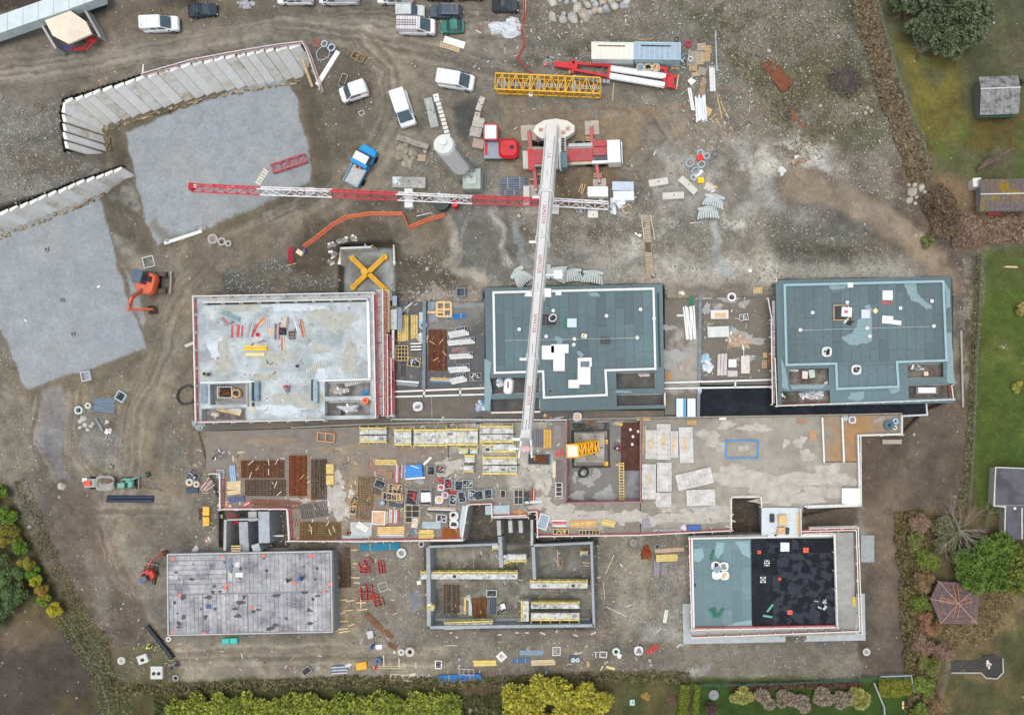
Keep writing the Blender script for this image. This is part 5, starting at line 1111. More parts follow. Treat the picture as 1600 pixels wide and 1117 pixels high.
# ---- cement silo
t=thing('cement_silo','tall white cylindrical cement silo with conical foot standing by the aggregate pens','silo',P(732,275,surf(732,275)+.05));wm=M((252,252,250),.5,.03,.8)
rS=16*mp(20)
b=MB();b.tube([(0,0,5),(0,0,13.5)],rS,wm,28);b.build('tank',t,smooth=False)
for k in range(6):q=MB();q.tube([(0,0,5.6+k*1.3),(0,0,5.68+k*1.3)],rS+.03,M((214,218,218),.5,.05),28,False);q.build('seam',t)
b=MB();b.tube([(0,0,13.5),(0,0,13.8)],[rS*.98,rS*.9],M((214,220,216),.5,.05),28);b.build('roof',t);b=MB();b.tube([(.1,.15,13.75),(.1,.15,14.3)],.36,WHITE,16);b.build('filter',t);b=MB();b.tube([(-.1,-.5,13.75),(-.1,-.5,14.0)],.15,OFFW,10);b.build('vent',t)
b=MB();b.tube([(0,0,5),(0,0,2.2)],[rS,.3],M((190,204,196),.5,.08),20);b.build('cone',t)
for k in range(4):
 a=R(45+90*k);b=MB();b.beam((rS*math.cos(a),rS*math.sin(a),5.5),(rS*1.25*math.cos(a),rS*1.25*math.sin(a),0),.18,M((178,190,184),.5));b.build('leg',t)
b=MB();b.tube([(rS+.1,.2,1),(rS+.1,.2,13.6)],.06,STEEL,6);b.tube([(rS+.1,-.2,1),(rS+.1,-.2,13.6)],.06,STEEL,6)
for k in range(30):b.beam((rS+.1,-.2,1.4+k*.4),(rS+.1,.2,1.4+k*.4),.04,STEEL)
b.build('ladder',t);b=MB();b.box((.9,-1.0,1.4),(2.3,2.6,1.9),M((176,190,182),.6,.12));b.box((.9,-1.0,2.5),(1.4,1.5,.3),M((200,208,202),.6,.12));b.tube([(.3,-.5,1.5),(1.2,-2.0,2.2)],.28,M((190,198,192),.5),10);b.build('mixer',t)
# ---- mobile crane
z=surf(885,240);CR=thing('mobile_crane','red and white truck crane with long white telescopic boom raised over the site','crane',P(885,242,z+.02));k_=mp(z+1)
cr=M((190,66,76),.5,.16,1.5,c2=(170,84,86),sc2=.5);wc=M((236,234,230),.45,.06)
def cp(x,y,h):p=P(x,y,z+h);return p-CR.location
def cbox(nm,x0,y0,x1,y1,h0,h1,m,rot=2.5,par=CR):a=cp((x0+x1)/2,(y0+y1)/2,h1);k2=mp(z+h1);return pbox(nm,par,(a.x,a.y,(h0+h1)/2),(abs(x1-x0)*k2,abs(y1-y0)*k2,h1-h0),m,R(rot))
cbox('chassis',826,228,951,258,.7,1.25,M((170,168,160),.6,.15));cbox('red_deck',888,232,926,252,1.25,1.55,cr);cbox('red_deck',832,233,862,256,1.25,1.5,cr);cbox('side_walk',888,224,926,229,1.25,1.45,GALV);cbox('side_walk',892,253,927,257,1.25,1.45,M((196,190,160),.6,.1));cbox('rear_box',817,236,825,264,.7,1.2,M((190,194,190),.6))
cbox('engine_bay',927,220,948,229,1.2,2.0,cr);cbox('engine_bay',926,230,949,243,1.2,1.9,cr);cbox('tank',928,244,950,250,1.2,1.7,M((84,88,96),.5));cbox('white_rail',925,251,953,255,1.2,1.8,WHITE)
cbox('cab',949,219,969,254,.6,2.9,M((238,238,234),.4,.05));cbox('windscreen',966.5,222,970.5,251,1.6,2.7,GLASS);cbox('bumper',970.5,222,972.5,255,.5,1.2,WHITE)
for x in(834,848,862,905,920,941,958):
 for yy in(225,257):a=cp(x,yy,.5);a.z=.5;pcyl('wheel',CR,a+Vector((0,-.2,0)),a+Vector((0,.2,0)),.55,TYRE,14)
for(x0,y0,x1,y1)in((826,204,831,240),(834,258,838,298),(924,197,925,224),(932,256,936,284)):
 a,c=cp(x0,y0,1.0),cp(x1,y1,1.0);a.z=c.z=.95;b=MB();b.beam(a,c,.42,M((186,98,102),.6,.15),.4);ob=b.build('outrigger',CR);e=a if y0<230 else c;pcyl('jack',CR,(e.x,e.y,.1),(e.x,e.y,1.3),.2,STEEL,10)
cbox('cross_beam',825,232,834,266,.9,1.4,M((198,60,66),.5,.1),4)
for(x,y,s_)in((826,208,24),(838,300,22),(925,200,22),(937,290,21)):a=cp(x,y,.2);pbox('pad',CR,(a.x,a.y,.12),(s_*k_,s_*k_,.2),M((186,176,160),.8,.15,2),R(3))
for i,(x,y)in enumerate(((831,222),(832,228),(921,215),(923,219),(934,272),(934,276),(834,280),(846,272))):a=cp(x,y,.3);pbox('timber',CR,(a.x,a.y,.1),(1.1,.25,.2),WOOD,R(3))
UP=pbox('slewing_ring',CR,(0,0,0),(1,1,1),STEEL);a=cp(864,236,1.8);UP.location=(a.x,a.y,1.6);UP.scale=(2.2,2.2,.5)
b=MB();a=[cp(x,y,2.6)for x,y in((833,206),(838,196),(850,189),(868,186),(886,189),(898,197),(897,207),(888,213),(880,217),(846,217),(838,212))]
b.prism([p[:2]for p in a],1.6,2.7,M((222,218,208),.6,.1));b.build('counterweight',CR)
for x,y in((845,203),(887,201),(880,207)):a=cp(x,y,2.8);pbox('lug',CR,(a.x,a.y,2.78),(.5,.4,.14),M((190,150,130),.6,.2))
cbox('winch',860,197,871,208,2.7,3.3,DARK,3);cbox('winch_frame',859,205,872,207,3.0,3.6,WHITE,3);cbox('turntable',850,200,874,262,1.8,2.6,wc,-4);cbox('cabin',876,238,886,262,1.9,3.7,M((96,124,132),.2,.05),2);cbox('cabin_frame',873,215,877,264,1.9,3.0,WHITE,2);cbox('machinery',877,214,884,236,1.9,2.9,M((200,196,190),.6,.3,4),2)
for i in range(5):cbox('pump',877.5,216+i*4,882,218.5+i*4,2.9,3.05,DARK,2)
tipw=P(821,700,46);basew=P(863,203,z+3.2);bl=CR.location;D_=(tipw-basew);U_=D_.normalized()
secs=[(0,.28,1.55),(.24,.44,1.38),(.40,.61,1.22),(.57,.79,1.08),(.75,.985,.96)]
side=U_.cross(Vector((0,0,1))).normalized();upv=side.cross(U_).normalized()
if upv.z<0:upv=-upv
import itertools
for i,(f0,f1,w_)in enumerate(secs):
 a,c=basew+D_*f0-bl,basew+D_*f1-bl;b=MB();hh=w_*1.2
 prof=[(-.5,-.3),(-.5,.38),(-.4,.5),(.4,.5),(.5,.38),(.5,-.3),(.3,-.5),(-.3,-.5)]
 b.loft([[q+side*(x_*w_)+upv*(y_*hh)for x_,y_ in prof]for q in(a,c)],M((244,243,240),.4,.03));sec=b.build('boom_section',CR)
 b=MB();b.loft([[q+side*(x_*w_*1.12)+upv*(y_*hh*1.08)for x_,y_ in prof]for q in(c-U_*.45,c)],M((232,232,230),.45,.04));b.build('collar',sec)
 q=MB();q.box(c+side*(w_*.8)-U_*.3,(.9,.25,.2),WHITE);q.build('bracket',sec)
 cu=bpy.data.curves.new('lettering','FONT');cu.body='SAMATOR'if i else'S.A.';cu.size=w_*.46 if i else.6;cu.extrude=.004;cu.align_x='CENTER';cu.align_y='CENTER';cu.space_character=1.35
 cu.materials.append(M((190,40,60),.5,.05));tq=bpy.data.objects.new('lettering',cu);COL.objects.link(tq);bpy.context.view_layer.update();me_=bpy.data.meshes.new_from_object(tq.evaluated_get(bpy.context.evaluated_depsgraph_get()));bpy.data.objects.remove(tq);to=bpy.data.objects.new('lettering',me_);COL.objects.link(to);to.parent=sec
 xa=U_;za=upv;ya=za.cross(xa);mt=Matrix((xa,ya,za)).transposed().to_4x4();pos=basew+D_*((max(f0,[0,.28,.44,.61,.79][i])+f1)/2)-bl+upv*(hh*.5+.012)+side*(-.0);to.matrix_basis=Matrix.Translation(pos)@mt
 ln=MB();ln.beam(pos+U_*3-upv*.008,pos+U_*4.4-upv*.008,.05,M((120,120,124),.5),.01);ln.build('stripe',sec)
for s_ in(-1,1):
 b=MB();b.beam(basew+D_*.06-bl+side*(s_*.55)+upv*1.0,basew+D_*.97-bl+side*(s_*.3)+upv*.75,.05,STEEL);b.build('hoist_rope',CR)
b=MB();c=tipw-bl;
for s_ in(-1,1):b.beam(c-U_*1.2+side*(s_*.42),c+U_*.9+side*(s_*.6)-upv*.3,.16,WHITE)
b.beam(c+side*.7,c-side*.7,.2,STEEL);b.box(c+U_*.1,(.8,.5,.3),M((214,170,170),.5,.3,6));b.beam(c+side*.6,c+side*1.5+U_*.1,.16,WHITE);b.build('boom_head',CR)
b=MB();f=basew+D_*.17-bl;
for s_ in(-1,1):b.beam(cp(862+s_*5,240,2.2),f-upv*.8+side*s_*.2,.3,STEEL)
b.build('lift_ram',CR)
for(f0,s_)in((.545,-1),(.60,1)): # pinned brackets on the third section
 p=basew+D_*f0-bl;b=MB();b.box(p+side*(-1.25 if s_<0 else 0),(2.6,.14,.14),WHITE);b.box(p+side*(-2.0 if s_<0 else-.9),(.9,.9,.5),WHITE);b.build('hook_bracket',CR)
# ---- tower crane jib lying on blocks
zj=9.6;J=thing('crane_jib','long red and white lattice jib laid across blocks beneath the raised crane boom','crane jib',P(620,300,0));cols=[RED,WHITE]
pj=[(297,292),(404,297),(517,301),(620,305.5),(737,311),(848,314),(950,320)]
for i in range(6):
 a,c=P(*pj[i],zj)-J.location,P(*pj[i+1],zj)-J.location;m_=M((214,44,62),.45,.1)if i%2==0 else M((240,240,240),.45,.05)
 b=MB();L=(c-a).length;lattice(b,a+Vector((0,0,-.5)),c+Vector((0,0,-.5)),1.05,1.0,int(L/1.45),m_,.12,.065,tri=True);b.build('jib_section',J)
p=P(300,292,zj)-J.location;pcyl('tip_sheave',J,p+Vector((0,-.4,0)),p+Vector((0,.4,0)),.42,RED,12);pbox('tip_lamp',J,p+Vector((.6,0,.3)),(.35,.4,.3),WHITE)
b=MB();b.beam(P(296,291,zj+.5)-J.location,P(958,320,zj+.6)-J.location,.05,M((160,70,80),.5));b.build('tie_rope',J)
p=P(945,325,zj)-J.location;hp=thing('crumpled_foil','crumpled translucent plastic foil at the right end of the white jib','foil',P(965,326,surf(965,326)))
for i in range(9):q=MB();r_=random.Random(i);q.box((r_.uniform(-1,1),r_.uniform(-.8,.8),.2+.15*i),(r_.uniform(.5,1.3),r_.uniform(.4,.9),.03),PLAST,r_.random()*3,r_.uniform(-.5,.5),r_.uniform(-.4,.4));q.build('fold',hp)
block(491,303,14,12,0,'grey block support for the jib at the east rim of the gravel pad',1.6,CONC,0)
# red hook block beside the dark tank
t=thing('hook_block','bright red crane hook block on the ground below the jib','hook',at(714,322,.02));
for s_ in(-1,1):pcyl('sheave',t,(s_*.25,.0,.6),(s_*.12,.0,.6),.55,RED,16)
pbox('cheek',t,(0,0,.6),(.2,.9,1.1),RED);pcyl('sheave_cover',t,(0,0,1.1),(0,0,1.3),.42,M((226,50,60),.4),14);b=MB();b.tube([(0,0,.2),(0,-.35,.1),(-.25,-.5,.12)],.1,RED,8);b.build('hook',t)
t=thing('water_tank','dark green round tank with a grey lid half hidden under the jib','tank',at(692,318,.02));b=MB();b.tube([(0,0,0),(0,0,1.0)],13*mp(8),M((58,70,66),.5,.15),22);b.build('tank',t);pbox('lid',t,(.35,.5,1.05),(1.9,1.1,.1),M((176,186,184),.6,.1),-.1)
sticks(668,334,55,4,14,'long thin pole reaching from the dark tank towards the orange net',1,OFFW,'pole','pole',mess=0)
# ---- yellow mast section, red and white jib root, lattice piece
def seg_thing(name,label,cat,x0,y0,x1,y1,h):zz=surf((x0+x1)/2,(y0+y1)/2)+h;t=thing(name,label,cat,P(x0,y0,zz-h));return t,Vector((0,0,h)),P(x1,y1,zz)-P(x0,y0,zz)+Vector((0,0,h)),zz
t,a,c,zz=seg_thing('mast_section','long yellow lattice tower crane mast section lying on the ground','mast section',777,135,941,142,1.0);wj=30*mp(zz);ym=M((236,180,36),.45,.1)
for i in range(3):
 b=MB();p,q=a+(c-a)*(i/3+.003),a+(c-a)*((i+1)/3-.003);lattice(b,p,q,wj*.82,wj*.62,5,ym,.16,.08);o=b.build('mast_piece',t)
 s=(c-a).normalized();n_=Vector((-s.y,s.x,0));lb=MB();m0,m1=p+s*.5,q-s*.3
 for k in(-.22,.22):lb.beam(m0+n_*k,m1+n_*k,.06,GALV)
 for k in range(16):f_=m0+(m1-m0)*k/15;lb.beam(f_-n_*.22,f_+n_*.22,.06,WHITE if k%2 else GALV)
 lb.build('ladder',o);pbox('landing',t,p+s*1.1+Vector((0,0,.2)),(.35,1.6,.08),STEEL,math.atan2(s.y,s.x))
for x,y in((831,123),(830,149)):o=block(x,y,6,7,0,'white counterbalance lump %s the yellow mast section'%('above'if y<130 else'below'),.5,WHITE,0,'ballast_block','block')
t,a,c,zz=seg_thing('jib_root','red A-frame and twin white tubes of a tower crane jib root','crane part',868,105,1060,131,.9);s=(c-a).normalized();n_=Vector((-s.y,s.x,0));L=(c-a).length
b=MB();b.beam(a,a+s*3+n_*.0,.7,RED,.5);b.beam(a+s*1.2,a+s*2.6+n_*.5,.5,RED,.4)
for k in(.75,-.65):b.beam(a+s*2.4+n_*k*.6,a+s*7.4+n_*k,.3,RED,.35)
for f_ in(2.5,7.3):b.beam(a+s*f_-n_*.95,a+s*f_+n_*.95,.5 if f_>3 else.35,RED,.4)
b.build('a_frame',t);b=MB()
for k in(.45,-.55):b.tube([a+s*7.4+n_*k,a+s*(L-1.6)+n_*k*1.15-n_*.15],.42,WHITE,12)
b.build('tubes',t);b=MB();b.beam(a+s*7.5+n_*.9,a+s*(L-1.7)+n_*.95,.12,M((120,90,90),.5));b.beam(a+s*7.5+n_*.2,a+s*(L-1.7)+n_*1.2,.08,M((120,90,90),.5));b.build('tie_bars',t)
b=MB();b.beam(a+s*(L-1.7)-n_*1.1,a+s*(L-1.7)+n_*1.1,.4,RED,.6);b.beam(a+s*(L-1.7)+n_*.8,a+s*L+n_*.35,.25,RED);b.beam(a+s*(L-1.7)-n_*.8,a+s*L-n_*.9,.3,RED);b.beam(a+s*L-n_*1.1,a+s*L+n_*.8,.15,WOODP);b.box(a+s*(L-.9)-n_*.1,(.9,1.2,.3),RED);b.beam(a+s*(L-5)+n_*1.45,a+s*(L-1.5)+n_*1.35,.4,RED);b.build('end_frame',t)
b=MB()
for i in range(10):b.box(a+s*(2.8+i*.5)-n_*1.35,(.38,.5,.3),M((150,160,168),.5,.15),math.atan2(s.y,s.x))
b.build('walkway',t)
for f_ in(2,9,15):pbox('support',t,a+s*f_-Vector((0,0,.65)),(.3,1.6,.4),WOOD,math.atan2(s.y,s.x))
t,a,c,zz=seg_thing('lattice_piece','faded red lattice piece lying on the upper gravel pad','crane part',428,266,480,249,.5);b=MB();lattice(b,a,c,1.15,.6,4,M((196,104,112),.6,.15),.12,.08);b.build('frame',t)
t=board(410,277,26,9,58,'white framed ladder ramp leaning against the jib over the gravel pad',M((222,218,206),.6,.12),.15,'ramp','ramp')
for i in range(5):pbox('rung',t,(-.8+i*.4,0,.2),(.1,.6,.06),M((150,120,90)))
# ---- red engine of orange net fence
t=thing('net_fence','orange plastic mesh fence on posts running above the crane base pit','fence',P(560,350,0));om=M((224,128,94),.75,.2,3)
fp_=[(478,388),(500,372),(520,356),(542,343),(580,337),(632,337),(641,359),(668,347),(697,339)]
for(x0,y0),(x1,y1)in zip(fp_[:-1],fp_[1:]):
 za,zb=surf(x0,y0),surf(x1,y1);a,c=P(x0,y0,za),P(x1,y1,zb);b=MB()
 for k in range(5):o_=Vector((0,.06*k,.18+.2*k));b.beam(a+o_,c+o_,.09,om,.11)
 n=max(2,int((c-a).length/.35))
 for k in range(n):p=a+(c-a)*k/n;b.beam(p+Vector((0,0,.12)),p+Vector((0,.28,1.05)),.06,om,.06)
 wrel(b.build('net',t));e=pbox('post',t,a+Vector((0,.1,.6)),(.07,.07,1.3),M((240,120,70),.6));e.location=Vector(e.location)-t.location
t=thing('hose_reel','crimson curved hose reel with cream box at the end of the orange net','reel',at(467,400,.02));b=MB()
for k,(r1,dx)in enumerate(((1.3,0),(1.1,.15),(.9,.3))):b.tube([(dx-.5+r1*.6*math.cos(a_),r1*math.sin(a_),.4+.1*k)for a_ in[R(110+i*14)for i in range(11)]],.09,M((190,40,66),.5),6)
b.build('hoop',t);pbox('box',t,(.35,.35,.4),(.9,.6,.6),M((224,212,170),.6,.1),-.6);pbox('motor',t,(.9,.55,.4),(.5,.5,.5),M((90,84,130),.5,.1),.4);pbox('lath',t,(-.9,-1.2,.2),(1.3,.1,.08),WOODP,.25)
# ---- yellow cross foot in its pit
z=surf(575,425);t=thing('crane_cross_base','yellow steel cross base of a tower crane on a concrete pad in the pit','crane base',P(575,426,z+.02));ya_=M((232,178,40),.5,.1)
for(x0,y0,x1,y1)in((551,404,602,452),(601,402,552,449)):a,c=P(x0,y0,z+.6)-t.location,P(x1,y1,z+.6)-t.location;b=MB();b.beam(a,c,.62,ya_,.5);b.beam(a+Vector((0,0,.27)),c+Vector((0,0,.27)),.3,M((214,158,30),.5),.04);b.build('beam',t);[pcyl('foot',t,e-Vector((0,0,.55)),e+Vector((0,0,.15)),.4,ya_,12)for e in(a,c)]
pcyl('hub',t,(-.2,0,.4),(-.2,0,1.0),.5,ya_,12);pbox('ballast',t,(0,.6,.1),(1.6,.9,.15),M((90,92,94),.8))
t=thing('pit_walls','low concrete upstands with rubble around the yellow crane cross pit','walls',P(560,400,0));zp=surf(560,400)
wallpx('wall',t,[(529,389),(530,413)],5,1.5,4.2,OFFW);wallpx('wall',t,[(531,388),(582,386)],3.2,1.5,4.6,M((212,214,212),.7,.1));wallpx('wall',t,[(571,378),(570,386)],2,2,4.4,OFFW);wallpx('wall',t,[(581,383),(581,388)],2,2,4.6,OFFW);wallpx('wall',t,[(615,380),(616,414)],2.2,2,3.4,OFFW);wallpx('wall',t,[(614,409),(618,410)],2,2,3.6,WHITE)
for i,(x,y,r1,r2)in enumerate(((520,383,7,4),(536,376,9,5),(553,373,8,5),(522,398,6,6),(518,410,8,4))):heap(x,y,r1,r2,['grey spoil lump left of the cross pit wall','long pale rubble lump above the cross pit','pale rubble lump above right of the cross pit corner','loose rubble west of the cross pit wall','flat broken slabs at the foot of the cross pit wall'][i],M((176,176,168),.85,.2,2,c2=(130,126,116),sc2=1),.5,'rubble_heap','rubble',bits=3,bm=[OFFW,CONC],seed=i)
# ================= upper yard =================
B_=block
B_(676,179,13,47,14,'long grey concrete block with three lifting holes beside the steep white van',.8,None,3);B_(641,287,52,17,-1,'broad grey concrete slab block just above the jib with two wet patches',.7,M((166,166,160),.85,.2,1,c2=(196,204,206),sc2=.5,th=(.52,.6)),3)
B_(641,312,13,30,0,'white support block standing under the left part of the jib',.9,M((222,226,224),.7,.06),0,slats=0);B_(824,308,10,30,0,'pale support block standing under the jib left of the boom',.9,M((206,206,200),.7,.06),0);B_(640,327-4,0+13,3,0,'flat white cap strip below the left support block',.3,WHITE,0)
B_(752,165,9,23,-20,'pale block with two lifting sockets at the right end of the aggregate pen',.7,M((196,190,180),.8,.12),2);B_(747,182,9,9,-10,'small square block with one socket right of the aggregate pen',.6,M((186,178,166),.8,.12),1)
for i,(x,y,l_,c_)in enumerate(((749,194,'uppermost',(196,192,182)),(745,209,'middle',(182,176,166)),(749,227,'lowest and brownest',(184,164,148)))):B_(x,y,18,15,-12,'%s of the three ribbed blocks in a column left of the red loader'%l_,.7,M(c_,.8,.14),0,slats=6)
B_(644+16,248,13,11,-4,'small flat brown block among boulders west of the silo',.4,M((176,156,130),.8,.1),0);B_(676+7,155,9,13,10,'white cap block at the top of the white stepped stones',.5,OFFW,1)
for i in range(9):B_(686.5+i*1.75,164.5+i*6.1,8,5,12,'%s white stone in the curving row above the silo'%('first','second','third','fourth','fifth','sixth','seventh','eighth','ninth')[i],.45,OFFW,0,'kerb_stone','stone')
for i,(x,y,l_)in enumerate(((634,220,24),(658,228,28),(686,235,16))):B_(x,y,l_,9,-16,['dark edged concrete block at the left end of the lower pen wall','middle concrete block of the lower pen wall','right concrete block of the lower pen wall beside the silo'][i],.7,M((158,152,142),.8,.2,2),1)
for i,(x,y,r1)in enumerate(((627,232,7),(625,243,7),(633,228,5),(645,240,7),(635,248,6),(646,247,4),(640,256,7),(632,257,5),(634,236,5))):boulder(x,y,r1,'rounded boulder in the small heap west of the silo','boulders in the heap west of the silo',(178,172,156),1.3)
for x,y,l_,a_,lb in((1029,286,31,9,'pale beam block pointing right, uppermost of three near the blue wrapped pallets'),(1075,291,34,-43,'pale beam block lying steeply down right above the stair flights'),(1052,307,34,3,'pale beam block lying level below the two others')):B_(x,y,l_,11,a_,lb,.5,M((206,204,194),.8,.08),1)
sticks(1096,347,42,3,7,'thin white plank lying left of the lower stair flights',1,OFFW,'plank','plank',mess=0)
for x,y,l_,w_,a_,lb in((1115,316,31,19,-14,'pale precast winding stair flight, upper of the pair on the rubble'),(1106,334,32,19,2,'pale precast winding stair flight, lower of the pair on the rubble'),(815,434,26,28,40,'precast stair flight fan left of the crane boom on the bank foot'),(868,428,22,34,80,'tall precast stair flight right of the crane boom on the bank foot'),(895,432,31,20,4,'precast stair flight second from the right on the bank foot'),(927,434,32,20,-8,'rightmost precast stair flight on the bank foot')):stairs(x,y,l_,w_,a_,lb)
# wooden stair down the bank
t=thing('bank_stair','long wooden ladder stair with handrail running down the rubble bank','stairs',P(1010,380,0));p0,p1=P(1009,338,8.0),P(1016,433,3.7)
for i in range(26):
 p=p0+(p1-p0)*i/25;gap=10<i<15
 e=pbox('tread',t,p-t.location,(.85,.26,.08),M((184,172,150),.8,.15)if not gap else M((120,104,86),.9,.2),R(-4));
b=MB();n_=Vector((.45,0,0))
for s_ in(-1,1):b.beam(p0+n_*s_-t.location-Vector((0,0,.12)),p1+n_*s_-t.location-Vector((0,0,.12)),.1,WOOD,.2)
b.build('stringer',t);b=MB();b.beam(p0+n_*1.4+Vector((0,0,1))-t.location,p0+(p1-p0)*.4+n_*2.2+Vector((0,0,1))-t.location,.08,OFFW);b.beam(p0-n_*1.3+Vector((0,0,1))-t.location,p0+(p1-p0)*.4-n_+Vector((0,0,1))-t.location,.08,OFFW);b.build('handrail',t)
board(998,365,11,8,-35,'white board lying left of the wooden bank stair',WHITE,.06);board(1170,423,9,5,0,'small white board on the bank foot right of the stair',WHITE,.06)
# containers
for(x,l_,m1,m2,lb)in((957,65,M((232,228,212),.6,.05,.8,c2=(168,156,132),sc2=.5,th=(.6,.7)),M((214,224,222),.6,.05),'cream stained site container, left of the joined pair'),(1027,72,M((158,176,194),.5,.08),M((176,208,216),.5,.05),'blue grey site container, right of the joined pair')):
 z=surf(x,84);zt=z+2.6;t=thing('site_container',lb,'container',P(x,84,z));pxbox('body',t,x-l_/2,66,x+l_/2,92,z,zt,m2,-1)
 for i in range(9):pxbox('roof_rib',t,x-l_/2+l_*(i+.08)/9,67,x-l_/2+l_*(i+.92)/9,91.5,zt,zt+.05,m1,-1)
 wallpx('roof_edge',t,[(x-l_/2,66.5),(x+l_/2,67.5),(x+l_/2,93),(x-l_/2,92)],1.2,zt-.1,zt+.08,m2,closed=True);pxbox('window',t,x-l_/4-5,92.2,x-l_/4+5,92.8,z+1,z+1.9,GLASS,-1)
 pxbox('roof_stain'if l_<70 else'cable_tray',t,x-l_*.35,71,x+l_*.3,73,zt+.05,zt+.07,M((120,110,90),.8,.3,4)if l_<70 else DARK,-1)
coil(1057,76,4,'black hose coil lying on the blue container roof corner',BLACKP,3,.05).location.z=surf(1057,84)+2.7
for i,(x,f_)in enumerate(((1001,'blue'),(1013,'dark'),(1025,'wood'))):bigbag(x,111,6.5,'%s big bag standing in front of the joined containers'%('left pale blue filled','middle black filled','right sand filled')[i],f_,M((206,196,178),.85,.1,4),h=1.3)
pallet(975,100,11,18,0,'grey slatted pallet leaning below the cream container',7,M((150,146,130),.8,.15));pallet(1055,105,13,8,-5,'small slatted pallet below the blue container',6);sticks(1012,62,26,2,3,'single plank behind the containers',1,WOOD,'plank','plank',mess=0)
for i,(x,y,a_)in enumerate(((1096,74,0),(1106,78,90),(1081,86,0),(1093,87,2),(1104,91,90),(1080,97,4),(1093,96,2),(1083,106,-3),(1097,112,-18),(1087,117,5))):
 pallet(x,y,13,11 if i!=9 else 6,a_,['topmost pallet of the scatter right of the containers','tall open pallet at the top right of the scatter','upper left pallet of the scatter','upper middle pallet of the scatter','rightmost pallet of the scatter','middle left pallet with a bag on it','middle pallet of the scatter','lower left open pallet of the scatter','tilted pallet lowest on the right of the scatter','lowest small pallet of the scatter'][i],6,[M((190,174,146),.8,.15,3),WOOD,M((170,164,146),.8,.15)][i%3])
coil(1075,70,5,'bright pink hose coil right of the blue container',M((208,52,92),.5),4,.09);heap(1067,92,5,9,'dark and white rubbish between container and pallets',M((150,160,168),.6,.3,3),.5,'rubbish_heap','rubbish',bits=6,bm=[DARK,WHITE,STEEL])
bag_=bigbag(1079,96,4,'small white bag set on the pallet scatter','rubble');
# long white pipes & timber on the right
pipes(1119,80,64,3,-88,'thin silver poles standing out at the far right of the pallets',2,GALV,.09,strap=False,mess=.01);stack(1113,124,40,9,-88,'bundle of long white boards right of the pallets','boards',4,2,M((226,228,226),.6,.06),'board_stack','board',.1);stack(1080,156,36,6,-80,'two narrow white boards left of the big white board pile','boards',2,2,M((232,234,232),.6,.05),'board_stack','board',.1)
stack(1095,171,40,17,-86,'big pile of white boards with splayed ends','boards',6,3,M((226,230,232),.6,.05),'board_stack','board',.1,mess=.08);stack(1098,137,27,9,80,'brown weathered plank pile above the white boards','timber',4,2,M((168,142,116),.8,.2),mess=.06);pallet(1106,175,11,12,-25,'orange brown pallet against the big white board pile',5,WOODP)
for x,y,l_,a_,lb in((1124,166,40,-79,'long loose lath right of the white boards'),(1130,168,22,-65,'short loose lath right of the white boards'),(1114,183,16,42,'loose lath below the brown pallet'),(1127,199,32,-57,'loose lath furthest down right of the white boards'),(958,145,30,85,'lath lying upright right of the yellow mast section')):sticks(x,y,l_,2.4,a_,lb,1,WOODP,'lath','lath',mess=0)
board(1081,127,9,10,-50,'crumpled white sheet left of the brown plank pile',WHITE,.06)
# hose/cable coils cluster
for x,y,r1,c_,lb in((1094,240,5,(190,206,212),'pale coil at the top of the coil cluster'),(1104,245,5,(180,196,204),'pale coil right of the red drum'),(1078,256,7,(168,186,194),'largest pale blue coil on the left of the cluster'),(1096,258,6,(182,198,206),'pale coil in the centre of the cluster'),(1087,268,6,(168,188,192),'pale coil below the centre of the cluster'),(1084,278,5,(196,210,216),'lowest pale coil beside the white roll'),(1117,241,6,(120,122,124),'dark wire coil right of the cluster'),(1112,252,5,(150,152,152),'grey wire loop right of the cluster')):coil(x,y,r1,lb,M(c_,.5,.1),5,.1 if c_[0]>160 else.05,cat='coil',name='cable_coil')
ring(1094,248,5.5,'round red drum lid among the pale cable coils',.5,M((226,46,52),.5,.08),.5,'drum','drum',lid=M((226,46,52),.5,.08));block(1095,283,10,9,0,'bright yellow box at the foot of the coil cluster',.5,M((246,206,30),.5,.05),1,'yellow_box','box',hm=M((220,180,20)));board(1092,272,15,5,42,'white roll lying across the coil cluster',WHITE,.2)
heap(1110,293,10,8,'crumpled white sack below the yellow box',M((224,218,208),.8,.1,3),.5,'sack_heap','sacks',bits=2,bm=[M((226,190,80)),WHITE],ang=-40);heap(1222,267,6,7,'white sack lying on the pale rubble far right',M((232,234,236),.7,.05),.5,'sack','sack');heap(1250,250,17,6,'rusty steel scraps on the pale rubble mound',M((160,146,134),.9,.2),.3,'scrap_heap','scrap',bits=8,bm=[M((150,96,72)),OFFW,M((190,160,140))])
# wrapped pallets near crane
block(935,303,32,16,0,'white topped wrapped pallet under the crane outrigger',1.2,M((240,242,242),.4,.04),0,'wrapped_pallet','wrapped pallet');block(974,294,34,14,-1,'pale blue ribbed wrapped pallet, upper of two',1.1,M((188,204,218),.35,.08),0,'wrapped_pallet','wrapped pallet',slats=9);block(975,309,33,15,1,'clear foil wrapped pallet, lower of two',1.1,PLAST,0,'wrapped_pallet','wrapped pallet')
board(868,328,12,15,-3,'pair of grey white slabs right of the boom below the jib',M((206,208,206),.7,.06),.4,n=2);basket(908,329,13,12,-6,'grey lattice crate under the white jib',.8,'grey',cross=(3,2));block(927,336,16,12,0,'white sack box with dark print on a brown pallet',.7,OFFW,1,'printed_box','box');pallet(927,330,18,8,-2,'brown pallet behind the printed white box',5,M((176,146,118),.8,.15));frame(980,327,13,10,35,'orange brown wooden frame lying right of the foil',WOODP,1,1,.12)
sticks(909,296,18,9,70,'three loose laths leaning together under the crane',3,WOODP);sticks(900,328,16,2.5,-60,'loose lath crossing the white jib',1,WOODP,'lath','lath',mess=0)
